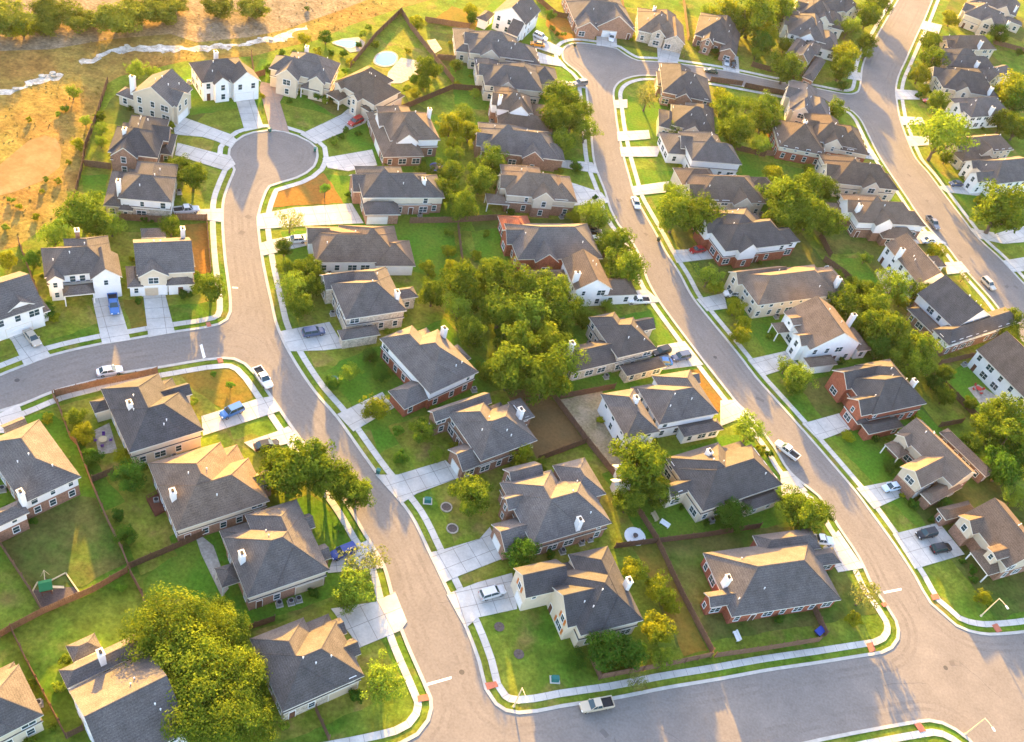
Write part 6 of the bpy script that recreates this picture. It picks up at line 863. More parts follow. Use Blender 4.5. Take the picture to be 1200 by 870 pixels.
ACS = [((-24.21, 83.1), 'grey air conditioner beside the brick wall, further from the street'), ((-23.19, 83.95), 'grey air conditioner beside the brick wall, nearer the street'), ((21.45, 111.67), 'grey air conditioner between the planter house and its neighbour, left'), ((22.9, 112.98), 'grey air conditioner between the planter house and its neighbour, right'), ((20.02, 156.2), 'dark air conditioner by the white stone wall'), ((-108.63, 204.76), 'grey air conditioner against the side of the cream house with stepped rear roofs'), ((-103.16, 192.04), 'grey air conditioner against the side of the brown brick house by the field'), ((-85.34, 174.75), 'grey air conditioner against the side of the stone house with the silver truck'), ((-85.46, 144.36), 'grey air conditioner against the side of the white house with the blue pickup'), ((-78.67, 153.29), 'grey air conditioner against the side of the cream corner house with twin gables'), ((-98.22, 132.41), 'grey air conditioner against the side of the white house at the left edge'), ((-102.47, 218.12), 'grey air conditioner against the side of the white house at the cul-de-sac end'), ((-74.89, 239.3), 'grey air conditioner against the side of the cream house with the brown paved driveway'), ((-66.41, 232.98), 'grey air conditioner against the side of the cream house with the red car'), ((-37.55, 223.56), 'grey air conditioner against the side of the white topped brick cul-de-sac house'), ((-25.18, 241.51), 'grey air conditioner against the side of the brick based house behind street trees'), ((-26.94, 228.93), 'grey air conditioner against the side of the brick house with the skylight'), ((0.93, 207.92), 'grey air conditioner against the side of the brick house with the rear patio cover'), ((-2.23, 198.54), 'grey air conditioner against the side of the house with the red roofed wing'), ((3.56, 184.1), 'grey air conditioner against the side of the house with the long tan gable'), ((35.3, 260.37), 'grey air conditioner against the side of the third house below the corner lot'), ((53.07, 235.25), 'grey air conditioner against the side of the tan house with front yard oak'), ((34.43, 220.6), 'grey air conditioner against the side of the brick house with the red sedan'), ((58.16, 193.55), 'grey air conditioner against the side of the dormered house with the white car'), ((72.26, 182.86), 'grey air conditioner against the side of the white house with the shed dormer'), ((86.69, 168.44), 'grey air conditioner against the side of the red brick house with three front gables'), ((90.58, 166.4), 'grey air conditioner against the side of the house with the pale blue car'), ((111.52, 141.46), 'grey air conditioner against the side of the house with the two black cars'), ((106.33, 196.54), 'grey air conditioner against the side of the white house with the window wall'), ((93.59, 213.47), 'grey air conditioner against the side of the house with the dark skirt roof'), ((98.63, 219.15), 'grey air conditioner against the side of the white gabled house with rear deck'), ((-54.0, 104.07), 'grey air conditioner against the side of the house with the patio table'), ((-52.77, 94.26), 'grey air conditioner against the side of the house with the brown deck'), ((-76.92, 87.96), 'grey air conditioner against the side of the left edge house with patchy lawn'), ((-25.88, 82.2), 'grey air conditioner against the side of the house with the rear patio roof'), ((-25.43, 70.32), 'grey air conditioner against the side of the house with the square roof vent'), ((-40.11, 66.11), 'grey air conditioner against the side of the white gabled house beside the huge oak'), ((-52.57, 55.92), 'grey air conditioner against the side of the house cut by the bottom left corner'), ((-44.97, 162.55), 'grey air conditioner against the side of the long low grey roofed house'), ((-32.16, 191.97), 'grey air conditioner against the side of the house with the very wide driveway'), ((-40.25, 150.87), 'grey air conditioner against the side of the stone fronted house with the black SUV'), ((-6.41, 141.24), 'grey air conditioner against the side of the brick house with two rear bay windows'), ((7.34, 130.36), 'grey air conditioner against the side of the brick house with the curved front walk'), ((18.32, 108.51), 'grey air conditioner against the side of the wide house with planters on its lawn'), ((27.67, 106.06), 'grey air conditioner against the side of the cream house with orange shutters'), ((14.83, 164.85), 'grey air conditioner against the side of the white stone house with three parked cars'), ((26.8, 148.99), 'grey air conditioner against the side of the white house with the leafless front shrub'), ((45.8, 125.67), 'grey air conditioner against the side of the grey house with the roof dish'), ((52.15, 119.76), 'grey air conditioner against the side of the brick house on the bottom corner lot')]
TARP = (67.42, 107.48)
TRAMP = (-33.53, 212.55)
DECK = [(-54.39, 94.01), (-52.9, 96.11), (-50.5, 92.96), (-51.61, 91.42)]
MANHOLES = [(-87.52, 110.77), (43.85, 172.99), (91.77, 108.05), (6.1, 79.9)]

# ------------------------------------------------------------------ camera, light, sky
HEIGHT = 150.0
cam = bpy.data.objects.new("camera", bpy.data.cameras.new("camera"))
col.objects.link(cam)
cam.data.sensor_width = 36.0
cam.data.lens = 1165.0 / 1200.0 * 36.0
cam.data.clip_start = 1.0
cam.data.clip_end = 6000.0
_pitch, _roll = math.radians(45.0), math.radians(16.5)
_f = Vector((0, math.cos(_pitch), -math.sin(_pitch)))
_r0, _u0 = Vector((1, 0, 0)), Vector((0, math.sin(_pitch), math.cos(_pitch)))
_r = math.cos(_roll) * _r0 + math.sin(_roll) * _u0
_u = -math.sin(_roll) * _r0 + math.cos(_roll) * _u0
cam.matrix_world = Matrix(((_r.x, _u.x, -_f.x, 0), (_r.y, _u.y, -_f.y, 0), (_r.z, _u.z, -_f.z, HEIGHT), (0, 0, 0, 1)))
scene.camera = cam
CAM = Vector((0, 0, HEIGHT))

SUN_AZ, SUN_EL = math.radians(-21.0), math.radians(10.5)      # azimuth clockwise from +Y
S = Vector((math.sin(SUN_AZ) * math.cos(SUN_EL), math.cos(SUN_AZ) * math.cos(SUN_EL), math.sin(SUN_EL)))
sun = bpy.data.objects.new("sun", bpy.data.lights.new("sun", 'SUN'))
col.objects.link(sun)
sun.data.energy = 5.0
sun.data.angle = math.radians(0.6)
sun.data.color = (1.0, 0.55, 0.06)
sun.rotation_euler = (-S).to_track_quat('-Z', 'Y').to_euler()
sun.location = (0, 0, 200)
world = bpy.data.worlds.new("World")
scene.world = world
world.use_nodes = True
wn = world.node_tree
sky = wn.nodes.new('ShaderNodeTexSky')
sky.sky_type = 'NISHITA'
sky.sun_disc = False
sky.sun_elevation = SUN_EL
sky.sun_rotation = SUN_AZ
sky.air_density = 1.0
sky.dust_density = 2.5
tint = wn.nodes.new('ShaderNodeMix'); tint.data_type = 'RGBA'; tint.blend_type = 'MULTIPLY'; tint.inputs['Factor'].default_value = 1.0
tint.inputs['B'].default_value = (.94, .89, .96, 1)                # warm evening haze in the sky light
wn.links.new(sky.outputs[0], tint.inputs['A'])
wn.links.new(tint.outputs['Result'], wn.nodes['Background'].inputs[0])
wn.nodes['Background'].inputs[1].default_value = 0.15
scene.view_settings.view_transform = 'Standard'
scene.view_settings.look = 'None'
scene.view_settings.exposure = 2.96
scene.view_settings.gamma = 1.0
scene.cycles.max_bounces = 5
scene.cycles.transparent_max_bounces = 4

# ------------------------------------------------------------------ materials
MATS = {}
def mat(name, base, rough=0.85, var=0.18, scale=1.2, other=None, oscale=0.06, omix=0.5, rnd=0.0, bump=0.0, spec=0.25, metal=0.0, fine=None, third=None):
    """base colour broken up by fine noise (var), by slow patches of another colour (other) and per-object brightness (rnd)"""
    m = bpy.data.materials.new(name); m.use_nodes = True
    n, l = m.node_tree.nodes, m.node_tree.links
    b = n['Principled BSDF']
    b.inputs['Roughness'].default_value = rough
    b.inputs['Specular IOR Level'].default_value = spec
    b.inputs['Metallic'].default_value = metal
    tc = n.new('ShaderNodeTexCoord')
    rgb = n.new('ShaderNodeRGB'); rgb.outputs[0].default_value = (*base, 1)
    cur = rgb.outputs[0]
    if other:
        nz = n.new('ShaderNodeTexNoise'); nz.inputs['Scale'].default_value = oscale; nz.inputs['Detail'].default_value = 6; nz.inputs['Roughness'].default_value = .6
        l.new(tc.outputs['Object'], nz.inputs['Vector'])
        rp = n.new('ShaderNodeValToRGB'); rp.color_ramp.elements[0].position = .5 - .13 + (.5 - omix) * .5; rp.color_ramp.elements[1].position = .5 + .13 + (.5 - omix) * .5
        l.new(nz.outputs['Fac'], rp.inputs[0])
        mx = n.new('ShaderNodeMix'); mx.data_type = 'RGBA'
        l.new(rp.outputs[0], mx.inputs['Factor']); l.new(cur, mx.inputs['A']); mx.inputs['B'].default_value = (*other, 1)
        cur = mx.outputs['Result']
    if third:                                            # scattered worn spots of a third colour
        nz = n.new('ShaderNodeTexNoise'); nz.inputs['Scale'].default_value = third[1]; nz.inputs['Detail'].default_value = 4
        l.new(tc.outputs['Object'], nz.inputs['Vector'])
        rp = n.new('ShaderNodeMapRange'); rp.inputs['From Min'].default_value = .56; rp.inputs['From Max'].default_value = .72; rp.inputs['To Max'].default_value = .8
        l.new(nz.outputs['Fac'], rp.inputs['Value'])
        mx = n.new('ShaderNodeMix'); mx.data_type = 'RGBA'
        l.new(rp.outputs[0], mx.inputs['Factor']); l.new(cur, mx.inputs['A']); mx.inputs['B'].default_value = (*third[0], 1)
        cur = mx.outputs['Result']
    nz2 = n.new('ShaderNodeTexNoise'); nz2.inputs['Scale'].default_value = scale; nz2.inputs['Detail'].default_value = 5; nz2.inputs['Roughness'].default_value = .65
    l.new(tc.outputs['Object'], nz2.inputs['Vector'])
    mr = n.new('ShaderNodeMapRange'); mr.inputs['From Min'].default_value = .3; mr.inputs['From Max'].default_value = .7
    mr.inputs['To Min'].default_value = 1 - var; mr.inputs['To Max'].default_value = 1 + var
    l.new(nz2.outputs['Fac'], mr.inputs['Value'])
    fac = mr.outputs[0]
    if fine:
        nz3 = n.new('ShaderNodeTexNoise'); nz3.inputs['Scale'].default_value = fine[0]; nz3.inputs['Detail'].default_value = 2
        l.new(tc.outputs['Object'], nz3.inputs['Vector'])
        m3 = n.new('ShaderNodeMapRange'); m3.inputs['From Min'].default_value = .3; m3.inputs['From Max'].default_value = .7
        m3.inputs['To Min'].default_value = 1 - fine[1]; m3.inputs['To Max'].default_value = 1 + fine[1]
        l.new(nz3.outputs['Fac'], m3.inputs['Value'])
        mu = n.new('ShaderNodeMath'); mu.operation = 'MULTIPLY'; l.new(fac, mu.inputs[0]); l.new(m3.outputs[0], mu.inputs[1]); fac = mu.outputs[0]
    if rnd:
        oi = n.new('ShaderNodeObjectInfo'); m4 = n.new('ShaderNodeMapRange')
        m4.inputs['To Min'].default_value = 1 - rnd; m4.inputs['To Max'].default_value = 1 + rnd
        l.new(oi.outputs['Random'], m4.inputs['Value'])
        mu = n.new('ShaderNodeMath'); mu.operation = 'MULTIPLY'; l.new(fac, mu.inputs[0]); l.new(m4.outputs[0], mu.inputs[1]); fac = mu.outputs[0]
    vm = n.new('ShaderNodeVectorMath'); vm.operation = 'SCALE'
    l.new(cur, vm.inputs[0]); l.new(fac, vm.inputs['Scale'])
    l.new(vm.outputs[0], b.inputs['Base Color'])
    if bump:
        bp = n.new('ShaderNodeBump'); bp.inputs['Strength'].default_value = bump; bp.inputs['Distance'].default_value = .15
        l.new(nz2.outputs['Fac'], bp.inputs['Height']); l.new(bp.outputs[0], b.inputs['Normal'])
    MATS[name] = m
    return m

def roof_mat(name, base, rnd=.2):
    m = mat(name, base, .95, .2, .45, None, rnd=rnd, spec=.04, fine=(6.0, .3))
    n, l = m.node_tree.nodes, m.node_tree.links           # shingle courses: thin darker lines that follow height
    tc = n.new('ShaderNodeTexCoord'); sx = n.new('ShaderNodeSeparateXYZ'); l.new(tc.outputs['Object'], sx.inputs[0])
    w = n.new('ShaderNodeMath'); w.operation = 'FRACT'; k = n.new('ShaderNodeMath'); k.operation = 'MULTIPLY'; k.inputs[1].default_value = 4.2
    l.new(sx.outputs['Z'], k.inputs[0]); l.new(k.outputs[0], w.inputs[0])
    mr = n.new('ShaderNodeMapRange'); mr.inputs['To Min'].default_value = .84; mr.inputs['To Max'].default_value = 1.1; l.new(w.outputs[0], mr.inputs['Value'])
    old = next(x for x in n if x.type == 'VECT_MATH')
    v = n.new('ShaderNodeVectorMath'); v.operation = 'SCALE'; l.new(old.outputs[0], v.inputs[0]); l.new(mr.outputs[0], v.inputs['Scale'])
    l.new(v.outputs[0], n['Principled BSDF'].inputs['Base Color'])
    return m

roof_mat('roof_grey', (.110, .099, .093)); roof_mat('roof_char', (.080, .076, .076)); roof_mat('roof_brown', (.142, .108, .084)); roof_mat('roof_red', (.36, .12, .07))
mat('wall_white', (.78, .77, .75), .7, .05, .8, rnd=.05); mat('wall_cream', (.62, .53, .40), .75, .08, .8, rnd=.1)
mat('wall_stone', (.48, .41, .32), .9, .32, 1.7, rnd=.08, fine=(4, .25)); mat('wall_brick', (.30, .17, .115), .9, .22, 1.6, rnd=.12, fine=(5, .25))
mat('wall_brickred', (.33, .105, .06), .9, .22, 1.6, rnd=.08, fine=(5, .25))
mat('trim', (.70, .66, .58), .6, .04, 1.0); mat('white_paint', (.8, .79, .76), .5, .04, 1.0); mat('brown_paint', (.13, .06, .04), .6, .1); mat('tan_paint', (.52, .42, .30), .6, .08)
mat('glass_dark', (.03, .06, .07), .08, .1, spec=.6); mat('black', (.02, .02, .022), .6, .1); mat('orange_wood', (.50, .17, .04), .6, .15)
mat('concrete', (.54, .51, .46), .9, .13, .35, (.44, .41, .365), .12, .5, spec=.05, fine=(3, .06)); mat('kerb_concrete', (.43, .405, .36), .9, .16, .6, spec=.2)
mat('brown_paving', (.30, .215, .165), .9, .12, .8, fine=(3, .1)); mat('paver_red', (.46, .15, .09), .9, .12, 2)
mat('asphalt', (.212, .191, .170), .94, .11, .22, (.183, .166, .151), .03, .5, spec=.05, fine=(2.4, .1)); mat('asphalt_track', (.19, .171, .153), .94, .1, .3, spec=.05, fine=(2.4, .1)); mat('tar', (.10, .088, .08), .8, .1); mat('asphalt_patch', (.15, .134, .122), .94, .1, .6, spec=.05); mat('joint', (.22, .20, .18), .9, .1); mat('road_paint', (.8, .78, .72), .7, .12, 2)
mat('manhole', (.08, .075, .07), .7, .1)
mat('lawn', (.070, .148, .014), 1, .34, 1.5, (.16, .185, .024), .07, .55, spec=.05, bump=.5, fine=(.35, .25), third=((.22, .155, .05), .16))
mat('lawn_lime', (.135, .185, .018), 1, .34, 1.5, (.21, .185, .035), .14, .45, spec=.05, bump=.5, fine=(.5, .22), third=((.25, .17, .06), .2)); mat('lawn_bright', (.075, .17, .015), 1, .32, 1.6, (.135, .18, .022), .12, .4, spec=.05, bump=.5)
mat('lawn_patchy', (.12, .115, .03), 1, .28, 1.5, (.055, .11, .014), .11, .42, spec=.05, bump=.5, fine=(.4, .2)); mat('lawn_dry', (.20, .13, .025), 1, .25, 1.4, (.12, .125, .02), .16, .42, spec=.05, bump=.5)
mat('lawn_orange', (.28, .13, .03), 1, .25, 1.5, (.17, .13, .03), .2, .35, spec=.05, bump=.5); mat('bare_dirt', (.19, .11, .045), 1, .2, 1.6, (.13, .09, .04), .12, .4, spec=.05, bump=.4)
mat('tan_soil', (.33, .26, .17), 1, .3, 1.8, (.20, .17, .09), .25, .4, spec=.05, bump=.5)
mat('field', (.24, .135, .038), 1, .42, 1.1, (.20, .165, .04), .06, .5, spec=.05, bump=1.0, fine=(.25, .3)); mat('field_grey', (.19, .15, .10), 1, .42, 1.2, (.27, .18, .09), .035, .42, spec=.05, bump=1.0, fine=(.3, .3))
mat('bare_oval', (.25, .145, .06), 1, .14, 1.0, (.30, .2, .09), .2, .4, spec=.05); mat('creek_rock', (.56, .53, .47), .9, .3, 2.2, (.34, .29, .21), .3, .5, bump=1.0, fine=(.5, .3))
mat('dry_straw', (.36, .27, .07), 1, .3, .2, spec=.05)
mat('fence_wood', (.15, .085, .055), .9, .3, 2.2, rnd=.35); mat('deck_wood', (.14, .05, .03), .9, .2, 2)
mat('bark', (.14, .10, .07), .95, .3, 4)
mat('mulch', (.11, .085, .075), 1, .35, 4); mat('patio_stone', (.36, .315, .26), .9, .2, 1.0, fine=(2, .1))
mat('pool_water', (.05, .24, .38), .03, .08, .8, spec=.25); mat('teal_plastic', (.015, .13, .12), .5, .05); mat('green_plastic', (.03, .20, .06), .5, .05); mat('green_cloth', (.01, .13, .05), .7, .08)
mat('metal_grey', (.30, .30, .30), .5, .1, metal=.3); mat('lamp_metal', (.62, .52, .36), .5, .05); mat('blue_plastic', (.02, .05, .30), .5, .08); mat('teal_cloth', (.02, .42, .46), .7, .05)
mat('purple_cloth', (.12, .04, .22), .8, .1); mat('red_cloth', (.45, .05, .04), .8, .1); mat('tyre', (.018, .018, .018), .8, .1); mat('rim', (.35, .35, .36), .35, .05, metal=.7)
mat('lamp_red', (.40, .02, .015), .3, .02); mat('lamp_clear', (.75, .75, .72), .2, .02); mat('pale_wood', (.52, .42, .25), .7, .15); mat('bin_dark', (.03, .06, .04), .5, .1)
CARCOL = dict(blue=(.03, .15, .42), tan=(.50, .42, .32), white=(.80, .80, .79), black=(.004, .004, .006), darkblue=(.06, .09, .17), brightblue=(.012, .04, .22), silver=(.52, .52, .52), beige=(.50, .42, .30),
              red=(.36, .012, .012), orange=(.75, .27, .01), darkgreen=(.02, .06, .045), grey=(.16, .17, .19), paleblue=(.50, .60, .70), gold=(.55, .50, .40))
for k, c in CARCOL.items(): mat('car_' + k, c, .28, .02, .5, spec=.6)

def leaf_mat(name, c1, c2, trans=.35):
    m = bpy.data.materials.new(name); m.use_nodes = True
    n, l = m.node_tree.nodes, m.node_tree.links
    for x in list(n):
        if x.type == 'BSDF_PRINCIPLED': n.remove(x)
    out = next(x for x in n if x.type == 'OUTPUT_MATERIAL')
    g = n.new('ShaderNodeNewGeometry'); tc = n.new('ShaderNodeTexCoord'); nz = n.new('ShaderNodeTexNoise')
    nz.inputs['Scale'].default_value = 5.0; nz.inputs['Detail'].default_value = 2
    l.new(tc.outputs['Object'], nz.inputs['Vector'])
    ad = n.new('ShaderNodeMath'); ad.operation = 'ADD'
    a1 = n.new('ShaderNodeMapRange'); a1.inputs['From Min'].default_value = .35; a1.inputs['From Max'].default_value = .65; a1.inputs['To Max'].default_value = .55
    a2 = n.new('ShaderNodeMath'); a2.operation = 'MULTIPLY'; a2.inputs[1].default_value = .45
    l.new(nz.outputs['Fac'], a1.inputs['Value']); l.new(g.outputs['Random Per Island'], a2.inputs[0]); l.new(a1.outputs[0], ad.inputs[0]); l.new(a2.outputs[0], ad.inputs[1])
    mx = n.new('ShaderNodeMix'); mx.data_type = 'RGBA'; mx.inputs['A'].default_value = (*c1, 1); mx.inputs['B'].default_value = (*c2, 1); l.new(ad.outputs[0], mx.inputs['Factor'])
    oi = n.new('ShaderNodeObjectInfo'); mr = n.new('ShaderNodeMapRange'); mr.inputs['To Min'].default_value = .8; mr.inputs['To Max'].default_value = 1.2; l.new(oi.outputs['Random'], mr.inputs['Value'])
    vm = n.new('ShaderNodeVectorMath'); vm.operation = 'SCALE'; l.new(mx.outputs['Result'], vm.inputs[0]); l.new(mr.outputs[0], vm.inputs['Scale'])
    d = n.new('ShaderNodeBsdfDiffuse'); t = n.new('ShaderNodeBsdfTranslucent'); ms = n.new('ShaderNodeMixShader'); ms.inputs[0].default_value = trans
    l.new(vm.outputs[0], d.inputs[0]); l.new(vm.outputs[0], t.inputs[0]); l.new(d.outputs[0], ms.inputs[1]); l.new(t.outputs[0], ms.inputs[2]); l.new(ms.outputs[0], out.inputs[0])
    MATS[name] = m
leaf_mat('leaf_o', (.036, .086, .010), (.21, .265, .022)); leaf_mat('leaf_y', (.13, .17, .012), (.34, .34, .02)); leaf_mat('leaf_l', (.10, .17, .02), (.24, .32, .03))
leaf_mat('leaf_d', (.03, .09, .013), (.09, .18, .018)); leaf_mat('leaf_s', (.12, .15, .03), (.30, .31, .09)); leaf_mat('leaf_p', (.07, .18, .015), (.15, .28, .025)); leaf_mat('leaf_h', (.055, .11, .012), (.25, .30, .025)); leaf_mat('leaf_b', (.08, .12, .018), (.24, .26, .035))

# ------------------------------------------------------------------ mesh helpers
class MB:
    """collects faces; build() links them as ONE mesh object"""
    def __init__(self): self.v, self.f, self.m = [], [], []
    def face(self, pts, mi=0):
        b = len(self.v); self.v += [tuple(p) for p in pts]; self.f.append(tuple(range(b, b + len(pts)))); self.m.append(mi)
    def box(self, x0, y0, z0, x1, y1, z1, mi=0):
        b = len(self.v)
        self.v += [(x, y, z) for z in (z0, z1) for x, y in ((x0, y0), (x1, y0), (x1, y1), (x0, y1))]
        self.f += [tuple(b + i for i in q) for q in ((0, 3, 2, 1), (4, 5, 6, 7), (0, 1, 5, 4), (1, 2, 6, 5), (2, 3, 7, 6), (3, 0, 4, 7))]
        self.m += [mi] * 6
    def obox(self, c, ux, sx, sy, z0, z1, mi=0):
        """box turned in plan: centre c, unit vector ux, sizes"""
        uy = (-ux[1], ux[0]); b = len(self.v)
        for z in (z0, z1):
            for a, d in ((-1, -1), (1, -1), (1, 1), (-1, 1)):
                self.v.append((c[0] + ux[0] * a * sx / 2 + uy[0] * d * sy / 2, c[1] + ux[1] * a * sx / 2 + uy[1] * d * sy / 2, z))
        self.f += [tuple(b + i for i in q) for q in ((0, 3, 2, 1), (4, 5, 6, 7), (0, 1, 5, 4), (1, 2, 6, 5), (2, 3, 7, 6), (3, 0, 4, 7))]
        self.m += [mi] * 6
    def tube(self, pts, radii, seg=8, mi=0, cap=True):
        rings = []
        for i, p in enumerate(pts):
            p = Vector(p); a = Vector(pts[max(i - 1, 0)]); c = Vector(pts[min(i + 1, len(pts) - 1)])
            d = (c - a).normalized(); s = d.orthogonal().normalized(); t = d.cross(s)
            b = len(self.v)
            for k in range(seg):
                an = 2 * math.pi * k / seg
                self.v.append(tuple(p + (s * math.cos(an) + t * math.sin(an)) * radii[i]))
            rings.append(b)
        for a, b in zip(rings, rings[1:]):
            for k in range(seg):
                self.f.append((a + k, a + (k + 1) % seg, b + (k + 1) % seg, b + k)); self.m.append(mi)
        if cap:
            self.f.append(tuple(reversed(range(rings[0], rings[0] + seg)))); self.m.append(mi)
            self.f.append(tuple(range(rings[-1], rings[-1] + seg))); self.m.append(mi)
    def poly(self, pts, z, mi=0):
        b = len(self.v); self.v += [(p[0], p[1], z) for p in pts]
        for t in tessellate_polygon([[Vector((p[0], p[1], 0)) for p in pts]]):
            a, c, d = (Vector(self.v[b + i]) for i in t)
            t = tuple(t) if (c - a).cross(d - a).z > 0 else tuple(reversed(t))
            self.f.append(tuple(b + i for i in t)); self.m.append(mi)
    def prism(self, pts, z0, z1, mi=0):
        self.poly(pts, z1, mi)
        n = len(pts)
        for i in range(n):
            a, c = pts[i], pts[(i + 1) % n]
            self.face([(a[0], a[1], z0), (c[0], c[1], z0), (c[0], c[1], z1), (a[0], a[1], z1)], mi)
    def mesh(self, name, mats):
        me = bpy.data.meshes.new(name); me.from_pydata(self.v, [], self.f)
        for x in mats: me.materials.append(MATS[x])
        if len(mats) > 1: me.polygons.foreach_set('material_index', self.m)
        me.update(); return me
    def build(self, name, mats, parent=None, smooth=False, bevel=0):
        me = self.mesh(name, [mats] if isinstance(mats, str) else mats)
        if smooth:
            for p in me.polygons: p.use_smooth = True
        return link(name, me, parent)

def link(name, me, parent=None, loc=None, rz=None):
    o = bpy.data.objects.new(name, me); col.objects.link(o)
    if parent: o.parent = parent
    if loc is not None: o.location = loc
    if rz is not None: o.rotation_euler = (0, 0, rz)
    return o
def empty(name, loc, rz=0.0):
    o = bpy.data.objects.new(name, None); col.objects.link(o); o.location = loc; o.rotation_euler = (0, 0, rz); o.empty_display_size = .5
    return o
def tag(o, label, cat, group=None):
    o['label'] = label; o['category'] = cat
    if group: o['group'] = group
    return o
def structure(o): o['kind'] = 'structure'; return o
def copy_tree(o, parent=None):
    c = o.copy(); col.objects.link(c)
    if parent: c.parent = parent
    for ch in [x for x in o.children]: copy_tree(ch, c)
    return c

# ------------------------------------------------------------------ ground, roads, paths
g = MB(); g.poly([(-900, -300), (900, -300), (900, 1600), (-900, 1600)], 0); structure(g.build('ground', 'lawn'))
g = MB(); g.poly(FIELD, .012); structure(g.build('dry_field', 'field'))
g = MB(); g.poly(FIELD2, .02); structure(g.build('far_field', 'field_grey'))
g = MB(); g.poly(OVAL, .026); structure(g.build('bare_ground', 'bare_oval'))
def wobble(pts, amp=.35, step=1.2):
    o = []
    for i, a in enumerate(pts):
        b = pts[(i + 1) % len(pts)]; L = math.dist(a, b); n = max(1, int(L / step))
        for j in range(n):
            t = j / n; x, y = a[0] + (b[0] - a[0]) * t, a[1] + (b[1] - a[1]) * t
            o.append((x + amp * noise.noise((x * .45, y * .45, 1.7)), y + amp * noise.noise((x * .45, y * .45, 9.1))))
    return o
for c in CREEK:
    g = MB(); g.poly(wobble(c, 1.5, .9), .03); structure(g.build('creek', 'creek_rock'))
PM = dict(patchy='lawn_patchy', dirt='bare_dirt', tan='tan_soil', dryolive='lawn_dry', orange='lawn_orange', bright='lawn_bright', lime='lawn_lime')
for i, (k, p) in enumerate(YARDS):
    g = MB(); g.poly(wobble(p, .5), .006 + .0004 * i); structure(g.build('lawn', PM[k]))
for k, p in PATCHES:
    g = MB(); g.poly(wobble(p), .038); structure(g.build('lawn_patch', PM[k]))
g = MB(); g.poly(ROAD, .045); structure(g.build('road', 'asphalt'))

area = sum(a[0] * b[1] - b[0] * a[1] for a, b in zip(ROAD, ROAD[1:] + ROAD[:1]))
SG = 1 if area < 0 else -1
NEAR = [p for p in ROAD]
def offset_runs(d):
    """runs of points at distance d outside the road edge, cleared where they come back within d of the road"""
    n = len(ROAD); pts = []
    for i in range(n):
        a, b = ROAD[i - 1], ROAD[(i + 1) % n]; L = math.dist(a, b) or 1
        nx, ny = -(b[1] - a[1]) / L * SG, (b[0] - a[0]) / L * SG
        p = (ROAD[i][0] + nx * d, ROAD[i][1] + ny * d)
        ok = all((p[0] - r[0]) ** 2 + (p[1] - r[1]) ** 2 > (d * .97 - .02) ** 2 for r in ROAD[::1])
        pts.append(p if ok else None)
    runs, cur = [], []
    for p in pts:
        if p is None: continue
        if cur and math.dist(cur[-1], p) > 9: runs.append(cur); cur = []
        cur.append(p)
    runs.append(cur)
    return [r for r in runs if len(r) > 2]
def ribbon(mb, run, half, z0, z1):
    pr = []
    for i, p in enumerate(run):
        a, b = run[max(0, i - 1)], run[min(len(run) - 1, i + 1)]; L = math.dist(a, b) or 1
        nx, ny = -(b[1] - a[1]) / L, (b[0] - a[0]) / L
        pr.append(((p[0] - nx * half, p[1] - ny * half), (p[0] + nx * half, p[1] + ny * half)))
    for (a, b), (c, d) in zip(pr, pr[1:]):
        mb.face([(*a, z1), (*c, z1), (*d, z1), (*b, z1)])
        mb.face([(*a, z0), (*c, z0), (*c, z1), (*a, z1)]); mb.face([(*d, z0), (*b, z0), (*b, z1), (*d, z1)])
g = MB()
for r in offset_runs(.22): ribbon(g, r, .30, 0, .13)
structure(g.build('kerb', 'kerb_concrete'))
g = MB()
for r in offset_runs(2.35):
    ribbon(g, r, .62, 0, .10)
    for p, q in zip(r, r[1:]):                            # joints between the slabs
        L = math.dist(p, q) or 1; d = ((q[0] - p[0]) / L, (q[1] - p[1]) / L)
        g.face([(p[0] + d[0] * s - d[1] * t, p[1] + d[1] * s + d[0] * t, .104) for s, t in ((-.035, -.6), (.035, -.6), (.035, .6), (-.035, .6))], 1)
structure(g.build('sidewalk', ['concrete', 'joint']))
for k, p in DRIVES:
    g = MB(); g.prism(p, 0, .15)
    e = max(zip(p, p[1:] + p[:1]), key=lambda q: math.dist(*q)); L = math.dist(*e)
    ux = ((e[1][0] - e[0][0]) / L, (e[1][1] - e[0][1]) / L)
    for d in (ux, (-ux[1], ux[0])):                       # saw-cut slab joints
        nrm = (-d[1], d[0]); s = [q[0] * nrm[0] + q[1] * nrm[1] for q in p]; c = min(s) + 1.6
        while c < max(s) - .8:
            ts = []
            for (x1, y1), (x2, y2) in zip(p, p[1:] + p[:1]):
                a1, a2 = x1 * nrm[0] + y1 * nrm[1] - c, x2 * nrm[0] + y2 * nrm[1] - c
                if a1 * a2 < 0: t = a1 / (a1 - a2); ts.append((x1 + (x2 - x1) * t) * d[0] + (y1 + (y2 - y1) * t) * d[1])
            ts.sort()
            for t0, t1 in zip(ts[::2], ts[1::2]):
                o = (nrm[0] * c, nrm[1] * c); w = .045; zz = .154 if d is ux else .157
                g.face([(o[0] + d[0] * a + nrm[0] * v, o[1] + d[1] * a + nrm[1] * v, zz) for a, v in ((t0, -w), (t1, -w), (t1, w), (t0, w))], 1)
            c += 3.0
    structure(g.build('driveway', ['concrete' if k == 'concrete' else 'brown_paving', 'joint']))
g = MB()
for d in (-1.9, -3.3):                        # slightly darker wheel tracks along the lanes
    for r in offset_runs(d): ribbon(g, r, .33, .047, .049)
structure(g.build('road_wheel_track', 'asphalt_track'))
def inside(p, poly):
    c = False
    for (x1, y1), (x2, y2) in zip(poly, poly[1:] + poly[:1]):
        if (y1 > p[1]) != (y2 > p[1]) and p[0] < (x2 - x1) * (p[1] - y1) / (y2 - y1) + x1: c = not c
    return c
